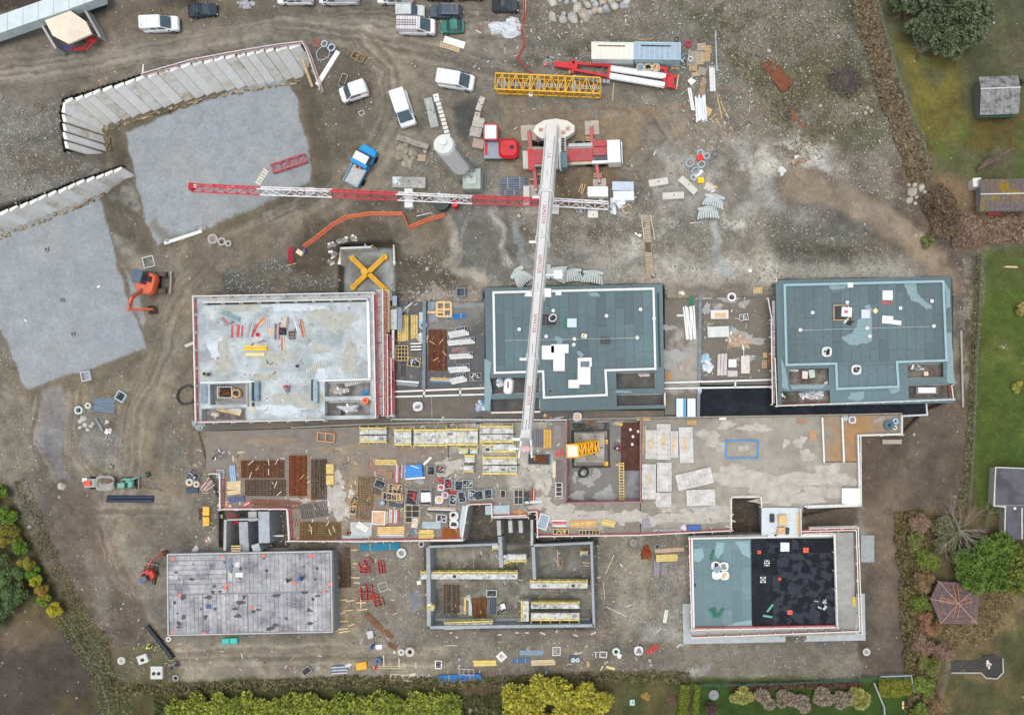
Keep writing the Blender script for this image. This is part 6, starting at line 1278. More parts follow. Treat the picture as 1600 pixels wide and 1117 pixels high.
pipes(804,288,38,22,2,'bundle of blue grey pipes with two white battens beside the crane',6,M((112,126,142),.5,.1),layers=2);pipes(797,302,28,9,4,'small lower bundle of blue grey pipes',3,M((110,124,140),.5,.1));stack(832,329,24,12,1,'grey boards on the ground below the jib left of the boom','boards',4,2,M((164,158,152),.7,.15),'board_stack','board',.1);sticks(780,325,20,8,8,'blue grey bars half under the jib',3,PIPE,'bars','bar_pile')
# red mesh fence scraps and plastic heap at top
heap(793,44,28,15,'heap of crumpled white plastic sacks at the top by the red fence',M((216,222,226),.6,.12,3),1.0,'plastic_heap','plastic',bits=9,bm=[WHITE,PLAST,GREYF]);board(710,67,34,10,-18,'white insulation board lying below the green car',WHITE,.15,n=2);pallet(703,74,32,9,-17,'long narrow wooden pallet below the white insulation board',9,M((204,184,148),.8,.12))
t=thing('mesh_fence','sagging red mesh fence with wooden posts running down from the top edge','fence',P(815,60,0));rp_=[(817,-4),(818,20),(813,45),(818,70),(806,90),(825,110),(835,118)]
for(x0,y0),(x1,y1)in zip(rp_[:-1],rp_[1:]):
 a,c=P(x0,y0,surf(x0,y0)+.5),P(x1,y1,surf(x1,y1)+.5);b=MB()
 for k in range(4):b.beam(a+Vector((.08*k,.05*k,-.15*k)),c+Vector((.08*k,-.05*k,-.15*k)),.05,M((176,72,66),.7))
 wrel(b.build('net',t))
for x in(818,821):sticks(x,14,40,2,88,'%s wooden lath along the red mesh fence at the top'%('left'if x==818 else'right'),1,WOODP,'lath','lath',mess=0)
heap(857,97,9,7,'pink and grey rubbish bundle left of the red A-frame',M((150,150,150),.7,.2),.5,'rubbish_heap','rubbish',bits=5,bm=[M((214,110,120)),GREYF,DARK])
# boulders at top
rb_=random.Random(31);bs=[(863,27,7),(881,22,4),(880,31,7),(895,29,8),(912,24,9),(903,13,7),(862,2,8),(909,34,3),(930,17,6),(947,15,7),(938,17,5),(918,8,5),(930,8,5),(960,10,6),(974,9,6),(980,2,6),(955,2,5),(942,3,5),(928,-2,6),(912,-3,6),(897,-1,5),(885,4,4),(966,-3,6),(986,-6,6),(875,-2,5),(922,21,4)]
for x,y,r1 in bs:boulder(x,y,r1,'pale boulder in the heap at the top edge of the site','boulders heaped at the top edge',rb_.choice([(206,204,196),(188,194,198),(198,190,176)]),rb_.uniform(1,1.5))
for i,(x,y,r1)in enumerate(((1425,300,8),(1439,293,6),(1429,289,4),(1421,313,6),(1432,308,3),(1430,318,3),(1420,289,3),(1431,368,3))):boulder(x,y,r1,'pale boulder in the cluster at the east hedge','boulders clustered at the east hedge',(206,200,186),1.1)
for i,(x,y,r1)in enumerate(((131,653,5),(126,658,4),(133,664,4),(142,666,3),(125,668,3),(137,671,3),(145,662,3))):boulder(x,y,r1,'pale rock beside the blue grey pipe heap','rocks beside the blue grey pipe heap',(200,202,194),1.2)
boulder(97,759,6,'single pale boulder at the edge of the lower track',None,(198,196,186),1.2);boulder(1282,8+160-2,3,'small stone by the brush pile',None,(196,184,160))
# left props
collar(234,410,18,18,14,'white concrete frame lying beside the orange excavator',.35);collar(137,588,15,15,12,'pale square manhole frame filled with gravel at the pad edge',.5,inner=M((156,160,166),.8));collar(192.5,619.5,15,15,-32,'tilted white manhole frame with dark inside beside the pipe heap',.7,inner=M((40,60,70),.5))
pipes(164,633,34,22,-5,'fan of blue grey pipes lying left of the tilted manhole frame',9,M((122,138,154),.5,.1),mess=.05,strap=False);ring(128,641,6.5,'white mouth concrete ring at the left of the pipe fan',.8,M((206,216,212),.6,.08),.62);ring(142,634,5,'pale pink concrete drum left of the pipe fan',.7,M((206,200,196),.6,.1),.4);pipes(156,663,24,3,-62,'single grey pipe slanting below the pipe fan',1,M((140,154,164),.5),.16,strap=False);ring(169,659,2.6,'small pale ring below the pipe fan',.3,OFFW,.5);heap(171,673,5,4,'small white debris lumps below the pipe fan',OFFW,.4,'debris_heap','debris',bits=3,bm=[WHITE,OFFW])
pipes(206,779,72,11,0,'pair of long dark blue black pipes lying on the lower track',2,M((52,64,86),.4,.08),strap=False,mess=.0);
for i,(x,y,r1,lb)in enumerate(((336,375,8,'concrete drum with dark core, left of three at the track bend'),(350,379,6.5,'concrete ring, middle of three at the track bend'),(360,382,5,'smallest concrete ring, right of three at the track bend'))):ring(x,y,r1,lb,.7,M((176,172,166),.8,.1),.66-.1*i,lid=M((150,134,132),.7,.25,4)if i==0 else None)
t=board(287,371,62,5,18,'long white gutter profile lying at the foot of the upper gravel pad',M((226,228,226),.6,.06),.2,'gutter','gutter');heap(316,357,7,4,'grey lump at the right end of the white gutter',CONC,.4,'debris_heap','debris');heap(263,377,5,4,'grey lump at the left end of the white gutter',CONC,.4,'debris_heap','debris')
for i,(x,y)in enumerate(((74,390),(98,469),(115,522))):collar(x,y,6,6,10,['upper','middle','lower'][i]+' small marker box set in the western gravel pad',.3,M((150,152,156),.8),inner=DARK)
board(154,448,5,2.5,35,'small white scrap on the western gravel pad',WHITE,.04);board(40,501,4,2,-40,'tiny white scrap on the lower western gravel pad',WHITE,.04)
coil(293,617,17,'large black hose loop half under the bare slab block corner',M((74,70,70),.7),3,.13)
# small things around road corner
for x,y,r1,lb in((508,70,5,'small pale wire coil at the road bend'),(519,76,6,'double pale wire coil at the road bend'),(505,84,12,'wide open wire loop at the road bend')):coil(x,y,r1,lb,M((190,204,216),.5),4 if r1<10 else 1,.09 if r1<10 else.05,cat='coil',name='wire_coil')
t=board(513,108,62,7,58,'long white trough profile lying by the wall end',WHITE,.3,'trough','trough');pallet(495,68,13,12,10,'dark brown pallet by the wire coils',5,M((150,110,90),.8,.2));frame(561,91,19,11,-30,'brown crate frame on the bank right of the white trough',M((158,132,100),.8,.2),2,1,.12,.4);frame(537,127,9,20,-20,'grey metal frame beside the small white van',M((150,152,140),.6,.2),1,1,.1,.3);frame(565,177,8,6,20,'tiny white frame below the small white van',OFFW,1,1,.06)
# top-left debris between vans
heap(385,7,14,8,'grey white scrap with red parts at the road edge between the cars',M((176,184,188),.6,.25,3),.6,'scrap_heap','scrap',bits=8,bm=[RED,STEEL,DARK]);sticks(250,18,14,3,-65,'crooked yellowish branch above the lone white van',1,M((150,130,90)),'branch','branch')
board(1209,110,72,22,-53,'long rusty brown sheet lying in the grass right of the laths',M((124,74,52),.85,.2,1.5),.08,'rusty_sheet','sheet',n=1);board(1240,185,26,6,-84,'narrow rusty strip lying in the grass',M((134,82,54),.85,.2),.06,'rusty_sheet','sheet');board(1252,195,14,4,-30,'short rusty strip beside the narrow one',M((134,82,54),.85,.2),.06,'rusty_sheet','sheet')
sticks(1336,177,14,2,25,'pale bent branch below the brush pile',2,M((190,184,160)),'branch','branch');board(1397,131,8,5,60,'torn white plastic on the dry hedge',M((206,214,216),.6),.1,'plastic_scrap','plastic')
# ================= podium deck: formwork, rebar, crates =================
YB=M((216,190,120),.7,.2,2);GR2=M((172,182,178),.6,.15,2)
def beams(x,y,L,W,a,lb,n=5,layers=2,m=None,**k):return stack(x,y,L,W,a,lb,'formwork beams',n,layers,m or YB,'formwork_beams','beam',.14,**k)
# north-west bay between A and B
beams(631,513,41,17,90,'wide stack of yellow formwork beams, left of two by the scaffold',5,3);beams(648.5,511,38,11,90,'narrow stack of yellow formwork beams, right of two by the scaffold',3,3)
sticks(634,482,36,4,48,'long pale plank leaning over timber by the scaffold corner',2,OFFW,'planks','plank_pair');heap(618,487,8,9,'timber and foil clutter below the pale leaning plank',M((150,146,138),.8,.25,2),.4,'clutter','clutter',bits=8,bm=[WOODP,STEEL,WOOD])
basket(629,552,20,24,0,'tan wooden lattice rack left of the rusty mesh, upper',.5,'',WOODP,cross=(4,4));basket(648,566,20,14,-8,'tan crate with grey bits below the striped bundle',.4,'grey',WOODP,'crate','crate');stack(651,543,17,14,2,'bundle of black and white striped formwork parts','formwork parts',6,2,None,'striped_bundle','part',.14,mm=[WHITE,DARK])
ring(662,509,6.5,'pale blue cable drum ring beside the yellow beams',.5,M((150,176,196),.6,.1),.4,'cable drum','cable_drum');heap(660,528,8,9,'white and pale blue foil crumple between beams and rusty mesh',M((206,214,216),.5,.15,3),.4,'foil_heap','foil',bits=5,bm=[WHITE,PLAST]);board(659,498,8,20,0,'pale upright sheet above the cable drum',M((196,206,210),.6,.1),.1)
mesh_stack(684,547,27,63,0,'tall rusty red reinforcing mesh stack in the north bay',M((124,66,38),.85,.2,2),.14,3)
for x,y,a_ in((675,535,-30),(690,533,50),(694,551,-50),(680,562,30),(668,530,80)):sticks(x,y,12,1.8,a_,'wooden lath on the tall rusty mesh stack',1,WOODP,'lath','loose_lath',mess=0,dz=.45)['group']='laths on the tall rusty mesh stack'
pallet(676,477,17,13,90,'blue grey pallet load at the top of the north bay',6,M((140,156,172),.6,.15));pallet(678,495,14,14,90,'lower blue grey pallet load of the north bay',6,M((140,156,172),.6,.15));frame(695,484,22,22,0,'tan timber frame with an H shape in the north bay',WOODP,2,2,.3,.5);beams(680,488,24,4,0,'single tan beam crossing towards the timber frame',1,1,WOODP,dz=.3)
pipes(714,494,28,9,2,'bright blue bundle of long clamps in the north bay',4,M((40,130,200),.5,.1),mess=.06)
GW=M((222,226,224),.5,.12,2)
for i,(x,y,l_,w_,a_,lb)in enumerate(((718,521,32,13,10,'uppermost tilted white grey panel rack of the column'),(722,535,44,9,5,'second panel rack, longest, of the column'),(722,557,38,9,3,'fourth rack with twin white beams of the column'),(719,577,34,11,4,'fifth panel rack of the column'),(718,593,26,13,12,'lowest wide white bundle of the column'))):
 z_=surf(x,y);l2,w2=sz(l_,w_,z_+.6);t=thing('panel_rack',lb+' left of the central block','panel rack',P(x,y,z_+.005),a_,'racks of formwork panels in the north bay')
 for k in range(3):pbox('panel',t,(-.1*k,-w2*.2+.16*k,.3+.2*k),(l2*(.95-.05*k),w2*.45,.1),[GW,OFFW,GALV][k])
 b=MB()
 for k in range(5):b.box((l2*(-.1+.14*k),w2*.42,.4),(.07,w2*.5,.07),STEEL);
 b.box((l2*.18,w2*.66,.4),(l2*.6,.07,.07),STEEL);b.box((l2*.18,w2*.2,.05),(l2*.6,w2*.9,.1),DARK);b.build('rack',t)
stack(718,547,25,9,2,'third low rack of pinkish slats in the column left of the central block','slats',4,1,M((150,120,118),.7,.2),'slat_stack','slat',.1);basket(744,589,19,13,3,'grey crate with white fittings at the bottom of the north bay',.5,'grey');stack(690,594,36,8,-2,'brown and blue bundle at the bottom left of the north bay','timber',3,2,None,'timber_stack','plank',.1,mess=.05,mm=[WOOD,M((90,130,180)),WOODP])
stack(637,599,36,8,-4,'long white panel rack low in the west bay','panel rack',3,2,None,'panel_rack','panel',.15,mm=[WHITE,GREYF,M((150,160,176))]);stack(630,570,8,38,0,'dark rubber mat strip in the west bay','mat',2,1,M((70,72,74),.7),'rubber_mat','mat',.03)
collar(722,458,14,14,0,'dark open square tub north of the bay',.8,M((120,134,142),.6),inner=M((70,84,98),.5),cat='tub',name='square_tub')
pxbox('mortar_bed',POD,676,470,756,481,DECK,DECK+.03,M((140,144,142),.8,.15))
bigbag(655,635,7.5,'white big bag standing on the passage south of the planter','rubble',ang=8);coil(749,658-1,6,'dark grey cable ring beside the round bag heap on the passage',PIPE,5,.1);heap(692,656,7,6,'pale sack crumple on the passage',M((150,146,138),.8,.2),.3,'sack_heap','sacks',bits=2)
heap(752,634,9,10,'blue and white wrapping rubbish west of the central block',M((190,206,222),.5,.15,3),.6,'wrapping_heap','rubbish',bits=7,bm=[BLUE,WHITE,PLAST])
# north-east bay between B and C
pipes(1078,505,52,18,-86,'white insulation rolls and boards fanned out on the east bay',6,WHITE,strap=False,mess=.04,cat='rolls',name='roll_bundle',piece='roll');stack(1080,470,15,7,88,'two green gas bottles shaped bundle at the top of the east bay','bundle',2,2,GREEN,'green_bundle','roll',.2);board(1063,493,11,3,0,'thin white strip left of the white rolls',OFFW,.05)
ring(1143,465,7,'white round tub filled with dark rubble at the top of the east bay',.6,M((238,226,230),.5,.05),.6,'tub','round_tub');pallet(1184,454,14,9,0,'yellowish pallet at the north edge of the east bay',5,WOODP)
block(1124,492,28,14,1,'white crate with a tan slatted middle, uppermost on the east bay',.6,M((226,222,214),.7,.08),0,'wrapped_crate','crate',slats=0);pallet(1126,493,17,7,0,'tan slats on the uppermost white crate',6,WOODP,dz=.6);basket(1162,496,14,10,8,'small dark framed box on the east bay',.3,'grey',OFFW,nb=2)
block(1122,519,34,17,2,'broad pale wrapped slab load on the east bay',.6,M((212,216,212),.6,.1),0,'wrapped_load','load');heap(1152,532,24,11,'long heap of torn cardboard and foil on the east bay',M((196,172,148),.8,.25,3),.6,'cardboard_heap','rubbish',bits=14,bm=[M((208,164,124)),WHITE,OFFW,PLAST],ang=-22)
heap(1101,560,10,8,'pale blue foil crumple, upper, beside the long rail',M((176,206,226),.4,.15,3),.4,'foil_heap','foil',bits=6,bm=[PLAST,WHITE]);heap(1106,574,9,9,'white foil crumple, lower, beside the long rail',M((224,230,240),.4,.1,3),.4,'foil_heap','foil',bits=5,bm=[WHITE])
stack(1128,570,34,15,88,'tall pale stacked blocks load, left of the lower row','blocks',3,5,M((206,200,198),.8,.1),'block_stack','block',.15,mess=.04);block(1144,568,13,13,0,'square white wrapped load in the lower row of the east bay',.7,M((224,226,230),.5,.08),0,'wrapped_load','load');block(1144,584,16,10,0,'low pink white load under the square white one',.5,M((206,196,196),.8,.15),0,'wrapped_load','load',slats=3)
block(1164,570,14,28,0,'tall pale wrapped pallet with a pole, right in the lower row',.8,M((212,206,198),.7,.12),0,'wrapped_load','load');sticks(1162,562,34,2,90,'white pole lying on the tall pale wrapped pallet',1,OFFW,'pole','pole',mess=0,dz=.8);pallet(1194,569,13,8,90,'brown crate by the red scaffold of the eastern block, lower',4,WOOD,layers=2);pallet(1195,555,8,6,90,'brown crate by the red scaffold of the eastern block, upper',4,WOODP,layers=2);board(1202,560,6,20,0,'brown sheet leaning by the red scaffold',M((150,116,84)),.1)
heap(1066,574,7,7,'pinkish sack crumple on the grey bay',M((190,172,172),.8,.2),.3,'sack_heap','sacks');pallet(1044,588,12,9,90,'small orange pallet at the east wall of the central block',4,M((196,150,96),.8,.1));heap(1063,458,8,4,'white rag on the gravel above the rolls',OFFW,.2,'rag','rag')
heap(1210,448,5,8,'dark rag and tan box beside the northwest corner of the eastern block',M((120,124,120),.8,.2),.3,'clutter','clutter',bits=4,bm=[WOODP,DARK,OFFW])
block(1064,637,15,29,0,'white insulation pallet with bright blue wrapped side on the passage',1.2,M((206,228,240),.4,.06),0,'wrapped_pallet','wrapped pallet');board(1069.5,637,4,29,0,'bright blue foil strip on the white insulation pallet',M((24,140,206),.4,.05),.08,dz=1.2);block(1080,637,13,29,0,'plain white insulation pallet on the passage',1.2,M((224,232,232),.5,.05),0,'wrapped_pallet','wrapped pallet')
board(1129,653,11,6,0,'small white block on the low wall of the black strip',OFFW,.3);heap(1093,610,4,6,'white rag hanging at the end of the long rail',PLAST,.4,'rag','rag',dz=.5)
bigbag(903,651,7,'white bag with pink rim on the passage above the crane pit','wood',M((226,214,224),.8,.06));heap(858,652,9,4,'scrap with red tops lying on the passage near the boom',M((150,130,118),.8,.2),.3,'scrap_heap','scrap',bits=5,bm=[RED,OFFW,WOODP]);sticks(866,655,30,5,6,'pale bars lying on the passage near the boom',3,GALV,'bars','bar_pile',mess=.2)
stack(1006,654,22,6,0,'small yellow timber stack at the court wall','timber',3,2,M((222,186,110)),'timber_stack','plank',.12);pallet(1081,660,15,7,0,'tan pallet left of the patchy deck top edge',6,M((214,170,120),.8,.1),layers=2);pallet(923,659,9,8,0,'rust brown box at the court edge',4,M((140,96,66)))
# formwork row on the deck
formwork(586,673,42,11,0,'leftmost upper form of the long row, facing up',1,.9);formwork(586,686,42,11,0,'leftmost lower form of the long row, facing down',-1,.9)
formwork(632,677,27,14,0,'short grey form third from the left, upper',1,.9);formwork(632,690,27,12,0,'short grey form third from the left, lower',-1,.9)
for y,sd,nm in((677,1,'upper'),(690,-1,'lower')):
 formwork(675,y,52,14,0,nm+' pale form just right of the short grey form in the long row',sd,.95);formwork(724,y-1,50,14,0,nm+' pale form second from the right in the long row',sd,.95)
formwork(778,671,52,13,0,'rightmost upper form of the long row beside the boom',1,.95);formwork(778,685,52,13,0,'rightmost second form of the long row beside the boom',-1,.95);formwork(790,700,36,13,0,'form with bright yellow lower waling under the right end of the row',-1,.9);formwork(764,700,16,13,0,'short form with a square opening under the right end of the row',1,.9,holes=(0,))
formwork(726,704,15,9,0,'tiny yellow white form left of the black gap',1,.8);formwork(742,704,12,9,0,'tiny white form right of the black gap',1,.8);formwork(736,716,16,12,0,'small square form under the two tiny ones',1,.9);formwork(734,732,16,11,0,'lowest small square form of the column',-1,.9)
formwork(783,719,54,13,0,'long form in the free pair below the row, upper',1,1.0);formwork(783,734,54,14,0,'long form in the free pair below the row, lower',-1,1.0)
for x,y,l_,lb in((783,727,56,'between the two free long forms'),(780,678,58,'between the rightmost upper and second form'),(737,724,20,'under the small square form')):sticks(x,y,l_,2,1,'dark strip lying '+lb,1,DARK,'steel edge','dark_strip',mess=0)  # thin dark bars laid along the gaps of the forms
frame(511,683,26,13,-6,'orange timber trestle frame standing alone on the brown deck',M((214,166,122),.8,.12),2,1,.12,.5)
beams(604,722,36,9,-1,'small stack of yellow beams above the red props',3,2);beams(517,741,12,35,1,'upright yellow beam stack right of the dark mesh',2,3)
# rebar stacks
mesh_stack(411,733,66,26,0,'upper left rusty mesh stack with white laths',M((128,84,58),.85,.2,2),.14,3);mesh_stack(415,762,62,25,0,'lower left grey brown mesh stack',M((120,104,86),.85,.2,2),.14,3);mesh_stack(466,743,26,62,0,'upright bright rust mesh stack in the middle',M((140,72,40),.85,.2,2),.15,3)
mesh_stack(499,749,23,62,0,'upright dark mesh stack beside the yellow beams',M((92,76,68),.85,.2,2),.15,3);mesh_stack(491,797,41,22,9,'tilted grey lattice grid mat on the deck',M((110,110,110),.8,.1),.2,2,name='grid_mat',cat='grid mat',bar=.09)
mesh_stack(501,829,62,27,0,'bottom brown mesh stack with crossed white laths',M((138,112,74),.85,.2,2),.14,3);mesh_stack(571,778,24,66,-3,'long pale brown mesh stack beside the crates',M((150,126,98),.85,.2,2),.15,3);mesh_stack(705,832,26,14,0,'small orange rusty mesh at the deck corner',M((176,104,44),.8,.15),.12,3)
for i,(x,y,a_)in enumerate(((420,722,-80),(393,722,40),(432,722,60),(420,738,-88),(431,757,70),(436,771,40),(485,822,-65),(487,830,88),(512,818,60),(516,832,-68),(522,826,-70),(392,741,70))):sticks(x,y,11,2,a_,'short white lath lying on a rebar mesh stack',1,M((226,214,190)),'lath','loose_lath',mess=0,dz=.42)['group']='laths on the rebar stacks'
pipes(432,787,78,13,-3,'long rusty red bar bundle along the light well edge',7,M((142,92,72),.85,.2),.06,mess=.04,cat='bars',name='bar_bundle',piece='bar',strap=False);sticks(460,815,12,18,80,'brown timbers beside the grid mat',4,RUST,'timber','timber_pile')
heap(345,710,12,8,'steel scaffold parts scattered at the north west deck corner',M((120,116,112),.7,.25),.3,'scaffold_parts','scaffold parts',bits=9,bm=[STEEL,OFFW,DARK,WOODP]);stack(365,739,27,9,-84,'pale blue wrapped beam bundle at the west edge','beams',3,2,M((150,178,204),.5,.1),'beam_bundle','beam',.14);frame(346,740,11,12,0,'small ribbed grey rack at the west edge',GALV,5,1,.1,.3)
for i,(y,a_)in enumerate(((755,4),(761,0),(769,8))):beams(366,y,22,7,a_,'%s small bundle of yellow timbers at the west edge'%('upper','middle','lower')[i],3,1,M((226,206,160)));
stack(370,780,26,9,5,'blue grey tarpaulined bars below the yellow timbers','bars',3,2,M((90,98,130),.6,.15),'bar_bundle','bar',.12,mess=.05);frame(347,757,6,12,0,'white narrow ladder frame at the west edge',OFFW,1,3,.06,.1);heap(352,790,12,4,'pinkish rubble and timber in the west deck corner',M((190,150,130),.8,.25),.25,'clutter','clutter',bits=6,bm=[WOODP,REDF,OFFW])
stack(386,787,10,6,30,'small red and white bundle beside the tarpaulined bars','bundle',3,1,None,'small_bundle','bar',.1,mm=[RED,OFFW])
# crates field
props_m=[REDF,M((206,140,130),.7,.2),WOODP]
sticks(583,730,22,26,88,'tangle of thin salmon coloured rods left of the pale pallet',7,M((196,128,110),.7,.15),'rods','rod_pile',t_=.05,mess=1.2);sticks(596,738,30,12,6,'thin salmon rods lying level under the yellow beams',4,M((196,140,120),.7,.15),'rods','rod_pile',t_=.05,mess=.3)
pallet(609,742,10,10,0,'small brown striped crate beside the steel props',4,M((176,134,96)),layers=2);stack(621,740,27,8,88,'bundle of steel props with red sleeves, left','props',4,2,None,'prop_bundle','prop',.1,mm=[GALV,REDF,STEEL]);stack(631,736,22,7,88,'bundle of steel props with red sleeves, right','props',3,2,None,'prop_bundle','prop',.1,mm=[REDF,STEEL])
t=board(648,736,27,20,4,'bright blue sheeted formwork table on the deck',M((36,130,206),.45,.06),.6,'formwork_table','formwork table',n=3,batt=0);board(649,747,31,2.5,4,'white bar along the lower edge of the blue table',WHITE,.1,dz=.2);board(668,720,17,4,45,'loose white board sticking out by the blue table',OFFW,.1);sticks(656,752,18,8,-30,'short steel props scattered below the blue table',4,STEEL,'props','prop_pile',mess=.6);sticks(648,729,14,1.5,-20,'white bent bar lying on the blue table',1,WHITE,'bar','loose_bar',mess=0,dz=.62)
basket(675,735,13,14,0,'grey box with black holes right of the blue table',.7,'black');basket(689,733,14,13,-3,'grey speckled box with a red corner right of the blue table',.7,'mixed')
basket(595,756,17,13,-22,'tilted grey crate with dark fittings near the pale brown mesh',.6,'black');sticks(590,768,14,10,-30,'dark bars below the tilted grey crate',5,M((90,84,76)),'bars','bar_pile');basket(619,764,22,16,-6,'tan lattice crate with four compartments, upper',.7,'wood',M((204,184,152),.8,.12),cross=(3,2));basket(614,775,30,12,-4,'tan lattice crate with parcels, lower',.7,'mixed',M((204,184,152),.8,.12),cross=(4,1));basket(627,778,10,14,-8,'small tan wooden crate beside the lower lattice crate',.8,'wood',M((204,184,152),.8,.12))
stack(620,788,24,8,-5,'dark grey ribbed bars under the tan lattice crates','bars',4,1,M((74,80,90),.5,.1),'bar_bundle','bar',.14);ring(599,785,4.5,'blue and white round tub near the grey ribbed bars',.6,M((110,136,158),.5,.1),.5,'tub','round_tub',lid=M((200,214,226),.5));basket(645,776,19,24,-8,'dark grey crate with pink white props across it',.8,'red');basket(667,776,20,25,-3,'grey crate covered with a clear plastic sheet',.9,'sheet',GREYF,nb=5)
ring(690,750,4.5,'dusty red drum behind the round white bags',.7,M((170,80,80),.7,.1),.5,'drum','drum',lid=M((150,60,62),.6));bigbag(691,761,5.5,'white round bag with red parts, topmost of three by the crates','red',h=.8);bigbag(697,773,5.5,'pinkish white round bag, middle of three by the crates','rubble',M((230,206,216),.8,.06),h=.8);bigbag(688,780,6.5,'white round bag, lowest of three by the crates','wood',h=.8);heap(707,769,8,4,'red plastic clutter between the round bags and crates',M((176,70,76),.7,.2),.3,'clutter','clutter',bits=4,bm=[RED,REDF])
for x,y,l_,w_,a_,lb,f_ in((702,755,13,16,3,'pale grey crate of red clamps right of the drum','red'),(718,758,13,16,-2,'dark ribbed crate, left of a pair','black'),(732,755,16,12,0,'dark speckled crate, right of a pair','grey'),(709,780,12,16,-3,'grey crate of tangled couplers','grey'),(723,776,12,17,12,'tilted crate of curved bars','black'),(739,772,11,15,0,'low speckled crate of couplers','grey'),(750,773,13,15,4,'double rack with dark slots, left half','black'),(764,771,13,15,6,'double rack with dark slots, right half','black'),(787,771,9,13,0,'small white edged crate with brown inside standing apart','rust')):basket(x,y,l_,w_,a_,lb,.7,f_,M((176,186,188),.6,.12),nb=3)
basket(811,776,15,23,0,'large open four compartment steel rack left of the props',.6,'',M((190,186,176),.7,.1),cross=(2,2));basket(824,778,10,22,0,'dark open rack beside the four compartment rack',.6,'black',M((120,110,104),.7,.1));stack(833,776,26,7,88,'upright bundle of red brown props by the white beam','props',4,2,None,'prop_bundle','prop',.1,mm=[RUSTD,REDF,WOODP]);stack(833,784,28,5,5,'short white beam pointing at the dry deck','beam',1,2,M((210,220,222)),'white_beam','beam',.14)
basket(554,788,12,28,-8,'long orange brown ladder crate beside the pale brown mesh',.6,'wood',M((196,158,120),.8,.12),cross=(1,4));heap(549,772,6,9,'white cloth heap at the upper left of the ladder crate',M((226,226,220),.8,.08),.5,'cloth_heap','cloth');heap(544,800,5,10,'white cloth heap at the lower left of the ladder crate',M((214,214,206),.8,.08),.4,'cloth_heap','cloth');sticks(578,797,18,14,60,'blue and red bars left of the white box',5,None,'bars','bar_pile',mm=[M((90,130,170)),REDF,STEEL])
block(594,808,20,21,-2,'white edged box with brown lid in the lower crates field',.6,M((214,176,140),.7,.1),0,'open_box','box');collar(594,808,21,22,-2,'white rim of the brown lidded box',.75,M((228,226,220),.6),cat='rim',name='box_rim');stack(604,808,20,6,88,'narrow tan timber bundle right of the brown lidded box','timber',2,2,WOODP,'timber_stack','plank',.12);stack(616,806,22,16,88,'bundle of red and grey props in the lower crates field','props',6,2,None,'prop_bundle','prop',.1,mm=[GALV,REDF,M((200,200,196))])
basket(646,802,24,28,0,'big tan timber rack with many compartments',.8,'',M((206,190,158),.8,.12),cross=(2,3));block(650,816,10,16,-5,'pale carton hanging out of the big tan timber rack',.7,M((218,204,190)),0,'carton','carton');stack(691,796,46,9,-2,'long dark rail bundle with brown timber below the crates','rails',3,1,None,'rail_bundle','rail',.14,mm=[M((76,70,74)),GALV,WOOD]);basket(691,809,16,12,-4,'crate with black and white fittings right in the lower field',.6,'grey',OFFW)
for y,lb in((805,'upper'),(818,'lower')):bigbag(711,y,7,lb+' white bag of the pair at the deck edge rail','dark',h=.8)
stack(675,820,30,11,-2,'pale blue corrugated sheet pile in the lower crates field','sheets',7,1,M((176,194,198),.6,.1),'corrugated_sheets','rib',.2);beams(612,828,44,12,1,'orange yellow long beam stack at the bottom rail',4,2,M((228,192,132)));stack(612,837,42,5,0,'grey and cream bars below the orange yellow beams','bars',2,1,None,'bar_bundle','bar',.1,mm=[STEEL,OFFW]);beams(667,834,24,14,0,'short messy yellow beam stack at the bottom rail',4,2,M((222,196,120)),mess=.06)
block(565,826,34,22,-1,'grey flat tray with a white panel lying on it',.3,M((188,192,188),.7,.1),0,'flat_tray','tray');board(567,823,19,10,-32,'white hatch panel lying across the grey tray',M((224,222,214)),.15,dz=.35);board(556,838,42,5,2,'pale curved sheet along the bottom rail',M((176,190,196)),.1);ring(545,832,5,'small brown round stain drum by the grey tray',.3,M((140,100,70)),.4,'drum','drum');heap(645,831,7,6,'coiled grey fittings between the beam stacks',M((130,134,146),.6,.25,3),.3,'clutter','clutter',bits=4,bm=[STEEL])
board(778,797-1,38,14,2,'pale blue corrugated panel bundle on the small tongue of deck',M((168,188,192),.6,.08),.4,n=1,batt=0,dz=.0)
heap(812,800,12,4,'orange timber and rags on the small tongue of deck',M((206,160,110),.8,.2),.3,'clutter','clutter',bits=6,bm=[WOODP,ORANGE,OFFW])
# right of boom on deck
stack(829,686,26,7,88,'dark grey steel rail bundle, left, by the boom tip','rails',2,2,M((84,88,98),.6,.1),'rail_bundle','rail',.15);stack(842,685,27,14,88,'dark grey steel rail bundle, right, by the boom tip','rails',4,2,M((112,112,120),.6,.1),'rail_bundle','rail',.15);beams(856,685,30,13,90,'upright golden beam stack by the boom tip',3,3,M((214,172,88)));basket(843,717,36,18,-1,'long steel skip filled with brown scrap',.6,'rust',M((150,160,162),.6,.1),nb=6)
heap(843,717,15,6,'brown scrap pieces heaped in the long steel skip',M((128,86,58),.9,.25,3),.6,'scrap_heap','scrap',bits=10,bm=[RUST,RUSTD,WOOD]);stack(872,674,22,10,90,'pinkish steel plate stack, uppermost in the narrow column','plates',3,2,M((150,140,144),.6,.1),'plate_stack','plate',.1);stack(874,708,13,12,90,'pink scattered fittings on a plate in the narrow column','fittings',4,1,REDF,'fitting_tray','fitting',.1,mess=.2);stack(874,736,34,11,90,'long grey ribbed plate stack in the narrow column','plates',9,1,None,'plate_stack','plate',.2,mm=[M((140,132,130)),M((116,108,106))]);basket(874,764,11,22,0,'white framed crate with three black compartments in the narrow column',.7,'',OFFW,cross=(1,3));board(866,733,5,26,0,'cream plank beside the long ribbed stack',M((214,204,180)),.1);sticks(866,750,20,2.5,85,'yellow beam beside the long ribbed stack',1,WOODP,'beam','loose_beam',mess=0)
